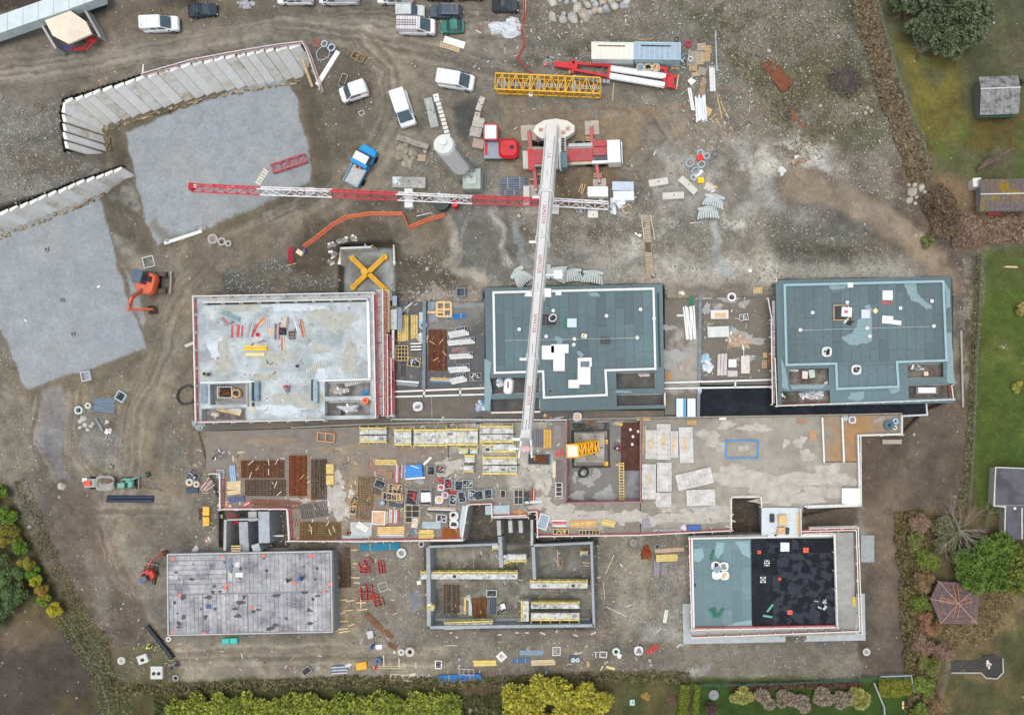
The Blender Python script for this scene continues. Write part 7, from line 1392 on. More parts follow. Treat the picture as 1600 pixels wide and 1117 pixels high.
# white ribbed formwork tables
tw=M((214,212,206),.65,.12,2.5,c2=(190,188,182),sc2=.8)
for x,y,l_,w_,a_,n,lb in((1018,694,17,46,0,5,'first ribbed white form table from the left, upper row'),(1037,690,20,56,0,7,'tallest ribbed white form table, second in the upper row'),(1054,694,10,42,0,5,'narrow grey form table with tan inserts, third in the upper row'),(1072,695,20,56,2,7,'rightmost upright white form table of the upper row'),(1014,752,20,55,0,6,'left white form table of the lower row'),(1038,745,21,46,0,5,'right white form table of the lower row'),(1037,780,22,22,0,8,'short white ribbed form table below the lower row')):
 t=board(x,y,l_,w_,a_,lb,tw,.5,'form_table','form table');k_=mp(DECK+.5)
 for i in range(n):pbox('rib',t,(0,w_*k_*(-.5+(i+.5)/n),.53),(l_*k_*.98,w_*k_/n*.82,.06),tw)
 for s_ in(-1,1):pbox('edge',t,(s_*l_*k_*.51,0,.35),(.08,w_*k_,.5),GALV)
 if l_<18 or w_>50:
  for i in range(2):q=pbox('plank',t,(-.2+.2*i,(-.1+.25*i)*w_*k_*.5,.62),(.2,1.4,.08),WOODP,.1*i)
for x,y,l_,w_,a_,n,lb in((1085,747,57,24,13,9,'tilted long white form table, upper'),(1095,776,45,24,2,10,'level long white form table, lower')):
 t=board(x,y,l_,w_,a_,lb,tw,.5,'form_table','form table');k_=mp(DECK+.5)
 for i in range(n):pbox('rib',t,(l_*k_*(-.5+(i+.5)/n),0,.53),(l_*k_/n*.84,w_*k_*.98,.06),tw)
 pbox('edge',t,(0,-w_*k_*.52,.3),(l_*k_,.1,.45),GALV)
sticks(1006,690,46,4,88,'yellow planks along the left form tables',2,YB,'planks','plank_pair',mess=.1)
frame(1159.5,702,50,27,0,'empty bright blue steel rectangle frame on the patchy deck',M((70,136,190),.5,.08),1,1,.22,.25)
pallet(1252,658,15,9,0,'brown pallet near the top wall of the patchy deck',5,M((178,140,112)));pallet(1270,680,10,15,8,'tan pallet tilted beside the stained bay',5,M((206,160,116)));bigbag(1330,656,6,'white bag in the stained bay, right','rubble');heap(1322,653,6,5,'clear foil beside the white bag in the stained bay',PLAST,.4,'foil_heap','foil')
ring(1388,664,8,'dark blue grey drum coil in the corner bay',.5,M((80,104,118),.6,.1),.3,'cable drum','cable_drum');ring(1398,658,5,'pale blue drum beside the dark coil in the corner bay',.5,M((160,190,208),.5,.1),.4,'cable drum','cable_drum');ring(1397,668,3.5,'small white ring beside the dark coil',.4,OFFW,.5,'ring','small_ring');sticks(1373,656,18,6,6,'pale blue rods in the corner bay',3,M((176,196,210)),'rods','rod_pile',t_=.05)
for i,(x,y)in enumerate(((1319,768),(1333,768),(1319,780),(1333,780))):block(x-1+6.5-4,y,14,12.5,0,'%s of four bright white insulation packs at the deck corner'%('upper left','upper right','lower left','lower right')[i],1.0,WHITE,0,'insulation_pack','insulation pack')
block(850,814,15,23,-16,'tilted grey box with white rim at the south rail',.6,M((140,160,176),.5,.1),0,'grey_box','box');collar(850,814,16,24,-16,'white rim of the tilted grey box',.68,OFFW,cat='rim',name='box_rim')
stack(874,817,22,11,0,'red and white prop bundle at the south rail','props',4,2,None,'prop_bundle','prop',.1,mm=[REDF,OFFW,M((210,150,160))]);basket(877,830,25,9,-1,'brown crate with three holes at the south rail',.5,'wood',WOODP,cross=(4,1));stack(912,818,42,11,2,'yellow orange beam stack with red ends at the south rail','beams',4,2,None,'formwork_beams','beam',.13,mm=[YB,M((222,160,110)),YB],mess=.04);basket(921,831,32,8,0,'tan frame row at the south rail',.4,'black',WOODP,cross=(6,1));beams(951,817,22,10,-10,'short yellow beam stack at the south rail',4,2,M((224,200,130)),mess=.05)
stack(988,821,24,11,4,'brown grey timber pile at the south rail','timber',4,2,M((140,126,118)),'timber_stack','plank',.1,mess=.05);board(1009,818,11,14,0,'grey lilac panel at the south rail',M((150,150,160)),.3,n=3);block(1084,824,22,9,3,'bright blue folded tarpaulin by the south rail',.4,M((44,92,160),.5,.1),0,'folded_tarpaulin','tarpaulin',slats=3);heap(1069,824,6,5,'white sack beside the blue tarpaulin',WHITE,.4,'sack','sack');pipes(1046,828,34,5,0,'row of grey bars on the south rail edge',3,STEEL,.1,cat='bars',name='bar_bundle',piece='bar')
# court with crane base
t=thing('crane_footing','pale square concrete block footing in the sunken court','footing',P(922,699,1.72));c_=P(922,699,2.9);pbox('block',t,(0,0,.55),(47*mp(2.9),46*mp(2.9),1.1),M((182,182,172),.8,.12,1.2,c2=(140,134,124),sc2=.6));
for x,y in((-1.2,1.3),(.8,1.5),(1.7,0),(.6,-.9),(-.3,-1.6)):pcyl('bolt_hole',t,(x,y,1.08),(x,y,1.115),.13,DARK,10)
pbox('recess',t,(.1,.1,1.11),(1.9,1.6,.03),DARK)
t=thing('mast_stub','bright yellow tower crane mast stub leaning out over its concrete footing','mast stub',P(922,700,2.9));ym2=M((246,180,30),.45,.08);b=MB();lattice(b,(0.6,.3,0),(-1.9,-.25,3.2),1.65,1.5,6,ym2,.2,.14,zup=Vector((0,1,0)));b.build('frame',t)
for i in range(7):f_=i/7;pbox('ring_bar',t,(.6-2.5*f_,.3-.55*f_,3.2*f_),(.3,1.75,.14),ym2,.1)
pbox('top_plate',t,(-2.05,-.3,3.3),(1.5,1.7,.1),M((244,236,220),.5,.1,4),.05,R(-20));pbox('top_frame',t,(-2.05,.58,3.32),(1.7,.14,.2),ym2,.05,R(-20));pbox('top_frame',t,(-2.05,-1.15,3.32),(1.7,.14,.2),ym2,.05,R(-20));pbox('top_frame',t,(-2.85,-.3,3.1),(.14,1.8,.2),ym2,.05)
for y,lb in((690,'upper'),(724,'lower')):block(947.5,y,6,7,0,lb+' small yellow cube beside the crane footing',.5,ym2,1,'yellow_cube','block')
coil(912,738,8,'black rubber hose ring lying in the sunken court',DARK,3,.12);ring(961,700,2.5,'tiny dark bucket in the court',.3,DARK,.6,'bucket','bucket');sticks(966,698,16,14,70,'crimson folded barrier beside the court rail',5,M((140,50,80)),'barrier','folded_barrier',mess=.4)
gridplate('pit_strip',POD,[(894,660,953,671)],[],1.7,1.73,M((60,62,60),.8,.2,2,c2=(120,120,112),sc2=.8));gridplate('pit_strip',POD,[(893,671,953,731)],[(897,674,949,727)],1.7,1.735,M((72,70,66),.8,.2))
t=thing('court_stair','yellow ladder stair standing along the red rail of the sunken court','ladder',P(972,755,1.73));b=MB()
for s_ in(-.28,.28):b.beam((s_,3.0,2.3),(s_,-2.6,.1),.1,M((222,196,120)),.12)
b.build('side_rail',t)
for i in range(15):pbox('rung',t,(0,2.9-5.5*i/14,2.25-2.1*i/14),(.8,.12,.08),M((232,200,110)))
beams(967,662,12,5,-10,'little yellow timber at the top of the court',2,1);beams(967,726,10,3,-6,'little yellow timber at the ladder head',1,1)
for x,y in((985,671),(997,674),(989,682),(988,694)):board(x,y,3.5,4,20,'white scrap on the rust stained strip of the court',WHITE,.05)['group']='white scraps on the rust stained strip'
# ================= on slab A =================
stack(361,494,31,7,-22,'pale teal grey panel pair at the upper left of the bare slab','panels',2,2,M((130,160,164),.6,.1),'panel_pair','panel',.12);stack(352,502,16,6,-48,'pinkish bars beside the teal panels on the bare slab','bars',2,1,M((170,130,130)),'bar_pair','bar',.08)
for i,(x,y,l_,w_,a_,ms,lb)in enumerate(((363,518,20,3,88,[REDF],'first pink prop from the left in the slab row'),(375,517,20,10,85,[REDF,GALV,REDF],'three pink grey props in the slab row'),(391,517,26,7,76,[GALV,STEEL],'tilted steel prop pair in the slab row'),(398,516,22,4,68,[REDF],'tilted pink prop in the slab row'),(409,503,14,6,50,[WOODP,ORANGE],'orange timber bits above the red ring in the slab row'),(418,516,26,5,88,[GALV],'steel prop right of the red ring in the slab row'),(430,518,26,5,88,[PIPE,STEEL],'dark steel prop bundle in the slab row'),(436,517,28,4,88,[REDF,M((200,160,160))],'long pink prop bundle in the slab row'),(442,537,22,5,90,[WOODP,REDF],'tan and pink timbers below the black box'),(448,505,22,6,84,[M((150,140,150)),WOODP],'thin mauve props above the black box'),(465,511,29,6,-72,[M((206,212,210)),GALV],'tilted white plank right of the black box'),(473,512,28,5,-80,[REDF,WOOD],'tilted pink plank at the right end of the slab row'))):stack(x,y,l_,w_,a_,lb,'props',max(2,int(w_/2.5)),1,None,'prop_bundle','prop',.1,mm=ms,mess=.03)
basket(443,518,9,11,0,'black box in the slab row',.5,'black',DARK,nb=2);basket(457,524,9,13,5,'dark crate with timbers in the slab row',.5,'mixed',CONCD,nb=2);ring(403,523,3.2,'small red ring on the bare slab',.15,M((216,60,80)),.55,'ring','small_ring');heap(409,533,9,3,'low grey scraps under the slab row',STEEL,.15,'scrap_heap','scrap',bits=3)
stack(426,518,14,10,2,'tan boards crossing the dark props on the slab','boards',3,1,WOODP,'board_pair','board',.08,mess=.1)
beams(400,544,37,8,0,'yellow beam stack on the bare slab, upper and thicker',2,2,M((240,196,76)));beams(400,554,30,5,0,'pale yellow beam on the bare slab, lower and thinner',1,2,M((238,222,150)))
t=board(495,573,33,6,20,'pale ladder lying on the bare slab near the inner recess',M((206,206,190)),.1,'ladder','ladder')
for i in range(9):pbox('rung',t,(-1.2+i*.3,0,.13),(.06,.45,.05),CONCD)
t=board(554,598,30,6,14,'pale ladder lying across the corner recess of the bare slab',M((206,208,200)),.1,'ladder','ladder',dz=.2)
for i in range(9):pbox('rung',t,(-1.1+i*.28,0,.13),(.06,.45,.05),CONCD)
basket(354,613,23,18,0,'white rimmed tub with rusty soil in the slab recess',.6,'rust',OFFW,nb=4);bigbag(373,615,7,'round tan basket bag in the slab recess','dark',M((214,172,124),.8,.1));stack(358,643,40,5,-14,'tan long planks in the lower slab recess','planks',2,1,WOODP,'plank_pair','plank',.1,mess=.05);stack(365,641,26,8,-5,'white board bundle in the lower slab recess','boards',3,1,M((222,214,200)),'board_bundle','board',.1,mess=.08);heap(337,648,7,4,'cream rubbish in the lower slab recess',M((224,216,196)),.3,'rubbish_heap','rubbish',bits=3)
stack(396,635,4,13,0,'brown white board end below the steel boxes','board',2,1,None,'board_pair','board',.1,mm=[WOODP,DARK])
heap(530,611,16,6,'white foil and slats in the right slab recess',M((190,188,184),.7,.25,3),.3,'foil_heap','foil',bits=8,bm=[WHITE,WOODP,STEEL]);heap(545,638,18,6,'pale dusty foil in the lower right slab recess',M((206,210,214),.7,.15,3),.3,'foil_heap','foil',bits=5,bm=[WHITE,STEEL]);heap(570,614,6,6,'blue cloth at the recess corner',M((96,160,206),.6,.1),.4,'cloth_heap','cloth');ring(572,626,5,'orange tub with red ring at the slab edge',.4,M((240,116,50),.5,.05),.55,'tub','round_tub',lid=M((214,50,40),.5))
board(297,540-2,16,4,22,'cream plank poking out over the west slab rail',M((214,208,186)),.1,dz=5.5);pipes(465,572,4,4,0,'tiny bucket pair at the slab centre',2,DARK,.15,strap=False,cat='buckets',name='bucket_pair');
person(329,585,200,'crouching worker in dark clothes and yellow vest at the recess corner of the bare slab',(190,200,40),(44,44,46),(40,44,50));person(452,604,-60,'worker in red top with white helmet on the lower part of the bare slab',(206,70,84),(216,120,124),(90,110,120));block(450,610,7,5,0,'teal grey toolbox beside the red clad worker',.4,M((110,140,150)),0,'toolbox','toolbox')
person(475,902,40,'worker with bright blue helmet on the formwork deck',(60,110,190),(40,130,220),(60,60,70));person(454,906,150,'worker in dark clothes with orange top on the formwork deck',(60,56,58),(240,240,236),(50,50,56));person(585,1007,10,'worker with blue helmet bending by the rusty sheets',(50,100,170),(40,120,210),(60,66,90));person(240,1008,60,'worker in bright lime vest beside the black drain pipe',(206,230,90),(226,240,120),(70,80,90));person(965,700,10,'worker in dark clothes in the sunken court',(110,50,80),(220,220,220),(50,50,60))
# ================= on roofs =================
def pack(x,y,L,W,a,lb,h=.4,m=WHITE):return block(x,y,L,W,a,lb,h,m,0,'insulation_board_stack','insulation boards')
pack(857,551,20,22,0,'large white insulation board stack on the central roof, left part');pack(875,545,28,14,0,'white insulation boards on the central roof, upper arm');pack(874,566,18,28,0,'white insulation boards on the central roof, lower leg',.45);pack(914,566,22,14,2,'white boards with a grey sheet on the central roof, top of the right group');pack(913,586,20,30,0,'tall white insulation stack on the central roof, middle of the right group',.45);pack(897,600,17,13,0,'lowest left white insulation boards of the right group on the central roof',.4);board(914,569,14,9,0,'grey sheet on the right white boards of the central roof',M((120,128,140)),.06,dz=.42)
block(894,505,15,14,0,'pale square roof light on the central roof',.4,M((206,222,228),.4,.04),0,'roof_light','roof light');board(884,505,5,15,0,'green strip beside the pale roof light',GREEN,.2)
t=basket(858,500,26,20,0,'brown equipment pallet with dark tools and white cable under the boom',.4,'black',CONCD,nb=3);coil(864,497,6.5,'white cable coil on the equipment pallet under the boom',WHITE,5,.06,dz=.5);block(873,459,9,6,0,'white box on the upper edge line of the central roof',.4,WHITE,0,'white_box','box');block(913,525,9,7,-10,'small white gadget box on the central roof, left',.3,OFFW,1,'gadget_box','box');block(946,532,15,10,-3,'black speckled box on the central roof, right',.3,M((80,84,88),.7,.3,6),2,'gadget_box','box')
for i,(x,y)in enumerate(((865,486),(948,494),(1001,484),(812,515),(854,526),(898,530),(897,539),(1022,498),(996,528))):pcyl_t=thing('roof_vent','small white vent pipe on the central roof','vent',P(x,y,ROOF+.04),0,'white vent pipes on the central roof');pcyl('pipe',pcyl_t,(0,0,0),(0,0,.35),.16,OFFW,10);pcyl('cap',pcyl_t,(0,0,.35),(0,0,.4),.24,WHITE,10)
t=thing('safety_line','thin wire safety line across the central roof','safety line',P(890,530,ROOF));b=MB();b.beam(P(790,532,ROOF+.4)-t.location,P(998,528,ROOF+.4)-t.location,.04,GALV);b.build('wire',t);[pcyl('post',t,P(x,y,ROOF)-t.location,P(x,y,ROOF+.42)-t.location,.06,GALV,6)for x,y in((790,532),(998,528))]
t=thing('white_pod','white curved plastic shell standing in the western recess of the central roof','shell',P(796,604,5.95));b=MB();b.loft([rrect(-1.1,1.1,1.25,.5,0,4),rrect(-1.15,1.15,1.3,.55,.8,4),rrect(-.9,.9,1.0,.4,1.15,4)],M((232,232,234),.4,.05));o=b.build('shell',t);o.rotation_euler=(0,0,R(85));pbox('marking',t,(0,.2,1.16),(.2,.9,.01),M((170,50,60)))
heap(781,598,7,7,'pale blue foil in the western recess of the central roof',PLAST,.5,'foil_heap','foil',dz=0,bits=3,bm=[WHITE]);heap(1006,585+1,9,3,'pinkish white rope bag in the eastern recess of the central roof',M((232,214,206)),.4,'rope_bag','bag')
# C roof
pack(1386,462,16,15,0,'white insulation boards, upper stack on the eastern roof');stack(1386,473,20,4,3,'pink laths under the upper white stack on the eastern roof','laths',2,1,REDF,'lath_pair','lath',.08);pack(1386,500,17,12,-4,'white insulation boards, left of the lower pair on the eastern roof');pack(1400,504,16,7,-8,'narrow white board, right of the lower pair on the eastern roof',.2);block(1352,491,14,14,0,'pale lilac square roof light on the eastern roof',.35,M((206,210,224),.4,.04),0,'roof_light','roof light');block(1367.5,486,7,7,42,'small cream tile stack turned on its corner on the eastern roof',.2,M((232,220,168),.5,.06),0,'tile_stack','tiles')
basket(1314,489,24,24,0,'tan open crate frame on the eastern roof',.3,'',WOODP,nb=2);pack(1322,488,16,15,-4,'white board with pink cloth inside the tan crate on the eastern roof',.5);heap(1322,487,4,3,'pink cloth on the white board of the eastern roof',M((206,110,140)),.15,'pink_cloth','cloth',dz=.5);heap(1327,503,9,6,'dark gadgets and straps beside the tan crate on the eastern roof',M((60,66,76),.6,.3,4),.25,'gadget_heap','tools',bits=7,bm=[DARK,WHITE,STEEL],ang=25);block(1328,446,9,8,0,'white box on the upper edge line of the eastern roof',.4,M((226,236,240)),0,'white_box','box')
bigbag(1291,550,8,'white bag with dark tools on the lower left of the eastern roof','dark',h=.6);bigbag(1337,578,8,'white round bag with black filling on the lower middle of the eastern roof','dark',h=.6)
for x,y in((1269,489),(1406,482),(1455,471),(1250,516),(1354,513),(1458,510),(1358,526),(1323,473)):t=thing('roof_vent','small white vent pipe on the eastern roof','vent',P(x,y,ROOF+.04),0,'white vent pipes on the eastern roof');pcyl('pipe',t,(0,0,0),(0,0,.35),.16,OFFW,10);pcyl('cap',t,(0,0,.35),(0,0,.4),.24,WHITE,10)
t=thing('safety_line','thin wire safety line across the eastern roof','safety line',P(1355,514,ROOF));b=MB();b.beam(P(1254,516,ROOF+.4)-t.location,P(1457,510,ROOF+.4)-t.location,.04,GALV);b.build('wire',t);[pcyl('post',t,P(x,y,ROOF)-t.location,P(x,y,ROOF+.42)-t.location,.06,GALV,6)for x,y in((1254,516),(1457,510))]
block(1257,586,9,12,-4,'cream panel box in the upper left recess of the eastern block',.5,M((226,214,206)),0,'panel_box','box');block(1268,584,9,13,8,'pale green framed panel in the upper left recess of the eastern block',.4,M((196,214,200)),0,'framed_panel','panel');heap(1241,578,8,3,'white rags along the upper left recess of the eastern block',OFFW,.3,'rag_heap','rags');heap(1270,615,20,9,'pile of white and grey sheets in the lower left recess of the eastern block',M((190,190,196),.6,.25,3),.4,'sheet_heap','sheets',bits=14,bm=[WHITE,OFFW,M((150,150,160))]);heap(1226,616,6,9,'dark green bottles and cans in the lower left recess corner',M((60,70,60),.6,.3,4),.3,'clutter','clutter',bits=5,bm=[GREEN,WHITE,DARK]);block(1297-6+1,598,9,5,20,'white scrap at the recess divide of the eastern block',.2,OFFW,0,'scrap','scrap')
heap(1434,575,12,4,'grey foil and rods in the upper right recess of the eastern block',M((150,150,146),.7,.2),.3,'foil_heap','foil',bits=6,bm=[WHITE,STEEL]);block(1446,584,7,7,3,'cream small box in the upper right recess of the eastern block',.4,M((230,214,184)),0,'cream_box','box');t=block(1446,610,34,12,0,'grey roof box with white top in the lower right recess of the eastern block',.6,M((120,122,126),.6),0,'roof_box','box');pbox('white_lid',t,(0,0,.68),(2.3,.7,.12),WHITE)
# F roof
for i,(x,y)in enumerate(((1118,883),(1131,884),(1119,897),(1132,898))):bigbag(x,y,7,'%s white bag of the clover of four on the low block'%('upper left','upper right','lower left','lower right')[i],('dark','rubble','','wood')[i],WHITE,h=.6)
board(1121,889,11,9,35,'blue grey lid lying over the four white bags',M((120,144,162),.4,.08),.15,dz=.62)
for x,y,a_ in((1113,867,75),(1113,957,-60),(1118,956,-72),(1126,957,62),(1203,949,52),(1199,962,-10)):t=thing('membrane_roll','green roofing membrane roll on the low block','roll',P(x,y,DECK+.06),a_,'green membrane rolls on the low block');dm=M((52,128,96),.6,.1)if x<1150 else M((108,178,150),.6,.08);pcyl('roll',t,(-.65,0,.18),(.65,0,.18),.17,dm,12);pcyl('core',t,(.64,0,.18),(.67,0,.18),.07,DARK,8)
block(1226,854,14,14,0,'white square roof light on the black half of the low block',.3,M((220,232,244),.4,.03),0,'roof_light','roof light')
for x,y,s_ in((1186,862,6),(1259,859,9),(1218,904,5),(1234,956,8)):t=block(x,y,s_,s_*.9,0,'%s orange red box on the black half of the low block'%{1186:'upper left small',1259:'upper right wide',1218:'tiny middle',1234:'lower'}[x],.25,M((226,100,76),.6,.1),1,'orange_box','box')
for x,y,s_,lb in((1198,879,12,'white stacked cups tray, upper, on the black roof half'),(1192,905,13,'black and white tool tray, lower, on the black roof half')):
 t=board(x,y,s_*.8,s_,0,lb,M((60,62,66)),.1,'tool_tray','tray')
 for i in range(9):pcyl('cup',t,(-.28+.28*(i%3),-.3+.3*(i//3),.1),(-.28+.28*(i%3),-.3+.3*(i//3),.28),.11,WHITE if(i+(x<1195))%2 else GREYF,8)
board(1334,939,5,15,0,'yellow black ladder bit on the terrace of the low block',M((206,180,90)),.15);heap(1281,945,14,8,'pale dust scraps on the black roof half',M((120,126,134),.8,.3),.04,'scraps','scraps',bits=8,bm=[M((190,196,200))]);coil(1084,914,3,'small dark hose at the left rail of the low block',DARK,2,.06)
block(1222,811,13,15,0,'tan crate box, upper, on the access slab',.8,M((226,192,140),.7,.08),0,'tan_box','box',slats=4);block(1220,828,12,11,0,'tan crate box, lower, on the access slab',.8,M((218,176,124),.7,.08),0,'tan_box','box',slats=3);block(1206,809,7,13,0,'dark grey tool case on the access slab',.5,M((60,66,72)),0,'tool_case','case');block(1229,829,7,10,-5,'dark bin beside the lower tan box',.5,M((66,70,74)),0,'dark_bin','bin');heap(1211,833,7,3,'white and tan bits at the head of the low block',OFFW,.3,'clutter','clutter',bits=3,bm=[WOODP,WHITE,DARK])
# D items
board(374,898,11,7,0,'white square board on the formwork deck',WHITE,.08);heap(371,882,4,5,'white rag on the formwork deck',OFFW,.15,'rag','rag');stack(360,882,6,22,0,'grey blue plank pair at the top of the formwork deck','planks',2,1,M((120,134,144)),'plank_pair','plank',.1);board(326,947,9,7,0,'dark blue tape mark sheet on the formwork deck',M((70,90,140),.5,.1),.03);ring(263+3,999-2,4,'white pot at the lower left corner of the formwork deck',.5,OFFW,.5,'pot','pot')
for y,lb in((875,'upper'),(896,'lower')):beams(520.5,y,19,5,90,lb+' yellow beam leaning on the east edge of the formwork deck',1,2,M((232,210,160)))
block(519,913,5,5,0,'white block on the east edge of the formwork deck',.4,OFFW,0,'white_block','block');beams(417,853,20,5,-2,'pale yellow beam stack above the formwork deck',2,2,M((232,206,160)));heap(306,858,8,5,'white sack at the top left corner of the formwork deck',WHITE,.5,'sack','sack',ang=50);heap(326,845,6,6,'pale clutter with pink top beside the light well',M((190,180,172)),.3,'clutter','clutter',bits=5,bm=[M((230,110,150)),OFFW,BLUE]);beams(324,806,10,32,0,'orange yellow beam stack standing left of the light well',2,3,M((240,188,80)));board(313,803,4,18,0,'dark red plate beside the orange yellow beams',RUSTD,.1);board(344,806,10,6,-4,'pale slab at the light well corner',M((196,200,192)),.3)
basket(303,745,18,16,-30,'blue grey box lid by the west deck edge',.4,'grey',M((130,146,158),.6),nb=2);ring(299,753,6,'pale round pot, left, by the west deck edge',.6,M((206,200,180)),.4,'pot','pot');ring(310,756,5,'pale round pot, right, by the west deck edge',.6,M((206,196,176)),.4,'pot','pot');block(302,766,19,7,0,'dark blue trough under the pale pots',.4,M((72,84,104)),0,'trough','trough');sticks(325,757,24,14,42,'pale laths and red props by the west deck edge',8,None,'props','prop_pile',mm=[OFFW,REDF,STEEL]);sticks(322,770,12,3,-3,'cream beam by the west deck edge',1,WOODP,'beam','loose_beam')
heap(311,664,10,8,'rubble at the southwest corner of the bare slab block',M((160,166,164),.85,.25,3),.5,'rubble_heap','rubble',bits=4,bm=[CONC,STEEL])
# E cellar forms and floor items
Z0=-.3
def fe(x,y,L,W,a,lb,sd,h=2.6,**k):return formwork(x,y,L,W,a,lb,sd,h,z=Z0,**k)
fe(739,894,152,12,0,'longest cellar wall form crossing the left half below the first wall',1,holes=(3,));fe(876.5,908,90,12,0,'cellar wall form spanning the right half',1,holes=(4,));fe(738,970,76,12,2,'cellar wall form near the bottom left wall',1);fe(871,940,76,10,0,'upper form of the bottom right cellar pair',1,holes=(5,));fe(871,958,76,13,0,'lower form of the bottom right cellar pair',-1);fe(824,949,32,13,90,'upright short form closing the bottom right cellar pair',1)
fe(782,850,16,10,0,'tiny yellow form on the stub wall head, left',-1);fe(812,868,30,13,0,'yellow form in the pit between the cellar halves',-1);fe(792,871,14,14,25,'short turned form left of the pit form',-1);fe(914,862,12,7,0,'tiny white form in the upper right cellar room',1,1.6);heap(673,948,6,6,'yellow and white foil hanging on the left cellar wall',M((214,204,130)),.5,'foil_heap','foil',dz=3.1,bits=3)
mesh_stack(706,935,23,43,0,'grey brown mesh stack in the left cellar room',M((100,88,76),.85,.2),.16,3);mesh_stack(750,948,23,30,8,'rusty orange mesh stack in the left cellar room',M((124,84,46),.85,.2),.14,3);basket(769,926,16,11,0,'black crate with fittings in the left cellar room',.5,'black',GALV);stack(764,948,26,5,88,'upright grey rails in the left cellar room, left','rails',2,2,M((110,122,128)),'rail_bundle','rail',.14);stack(771,946,26,8,88,'upright grey rails in the left cellar room, right','rails',3,2,M((84,92,100)),'rail_bundle','rail',.14);basket(784,952,14,15,4,'dark crate with a white lid in the left cellar room',.6,'grey',CONCD);board(786,947,7,8,18,'white lid on the dark cellar crate',WHITE,.05,dz=.65)
sticks(694,951,36,3,48,'long blue grey pole lying in the cellar',1,M((130,146,166)),'pole','pole',mess=0);stack(727,946,26,4,90,'yellow plank row in the left cellar room','planks',1,2,YB,'plank_pair','plank',.1);stack(735,948,28,5,90,'pale grey plank row in the left cellar room','planks',2,1,GALV,'plank_pair','plank',.1);heap(732,934,5,4,'pale blue plastic on the cellar planks',PLAST,.3,'foil_heap','foil')
sticks(740,873,36,3,-88,'pink steel prop lying upright in the upper left cellar room',1,M((206,140,150)),'prop','loose_prop',mess=0);sticks(871.5,874,31,3,-88,'cream plank upright in the upper right cellar room',1,M((226,200,180)),'plank','plank',mess=0);frame(876,879,5,14,0,'small orange wire frame beside the cream plank',M((206,150,110)),1,1,.05,.05);sticks(917,879,15,3,-8,'cream plank across the right cellar wall',1,WOODP,'plank','plank',mess=0,dz=3.1);sticks(921,925,14,2,-50,'short grey bar at the right cellar wall',1,GALV,'bar','loose_bar',mess=0);sticks(840,967,60,2.4,-1,'red long bar under the bottom right cellar pair',1,REDF,'bar','loose_bar',mess=0)
# middle strip items
mesh_stack(536,886,23,62,0,'tall dark brown mesh stack between the formwork deck and the cellar',M((96,74,62),.85,.2),.15,3)
for i,(x,y,l_,a_)in enumerate(((555,859,12,2),(555,880,12,-2),(556,902,14,0),(557,910,13,-4),(535,937,15,4),(547,938,16,8),(533,958,16,14),(545,953,15,4),(539,970,17,2),(549,976,13,18),(536,982,20,6),(540,986,20,8),(564,941,18,0),(565,952,17,6),(564,944,19,90))):sticks(x,y,l_,2.6,a_,'pale squared timber lying in the strip east of the formwork deck',1,M((226,200,152)),'timber','loose_timber',mess=0,t_=.12)['group']='squared timbers scattered east of the formwork deck'
pipes(595,854,62,12,2,'bright blue prop bundle under the podium rail',7,M((40,130,160),.5,.1),.12,mess=.02,cat='props',name='prop_bundle',piece='prop');ring(629,863,7.5,'white tub with grey inside near the podium corner',.6,M((214,220,218)),.6,'tub','round_tub',lid=M((150,150,148)));ring(660,849,5,'grey round drum in a frame at the podium corner',.6,M((190,192,188)),.6,'drum','drum');sticks(642,861,10,2,-30,'small cream lath near the white tub',1,WOODP,'lath','lath')
def chairs(x,y,L,W,a,lb,m):frame(x,y,L,W,a,lb,m,2,2,.06,.5,name='rebar_chairs',cat='steel frames')
RD=M((214,84,82),.6,.12);chairs(572,879,20,12,30,'red bent steel frame tangle, upper left',RD);chairs(571,890,14,8,0,'low red steel frame under the upper tangle',RD);chairs(597,885,9,20,6,'red steel frame standing apart, upper right',RD);chairs(574,925,18,22,4,'dense red steel frame pile, middle',RD);chairs(586,932,12,8,-10,'small red frame touching the middle pile',RD);chairs(593,940,14,12,15,'fading red frame on the earth, lowest',M((190,104,92),.7));frame(599,916,13,13,20,'white grey open wire frame by the red frames',M((206,204,200)),1,1,.08,.2)
block(656,909,7,6,10,'white lump beside the left cellar wall',.5,WHITE,0,'white_lump','lump');heap(649,938,10,17,'grey mortar spill beside the left cellar wall',M((130,136,142),.8,.15),.3,'mortar_spill','mortar')
board(592,978,8,56,43+90-90,'long rusty sheet, upper, pointing down right',M((124,88,60),.8,.2),.06,'rusty_sheet','sheet').rotation_euler=(0,0,R(48));board(597,1000,8,52,20,'long rusty sheet, lower, pointing down right',M((112,84,60),.8,.2),.05,'rusty_sheet','sheet').rotation_euler=(0,0,R(62));block(580,990,9,12,12,'grey white box at the head of the rusty sheets',.5,M((196,200,202)),0,'grey_box','box');board(592,1010,10,7,-3,'white lid beside the blue helmeted worker',WHITE,.15)
ring(629,1017,5.5,'white cylindrical drum lying by the mixer',.7,M((196,198,190)),.3,'drum','drum');ring(643,1016,7.5,'pale mortar mixer tub with round mouth',.9,M((198,190,176)),.45,'mixer tub','mixer_tub');block(617,1018,3,5,0,'small pale stone left of the white drum',.3,OFFW,0,'stone','stone')
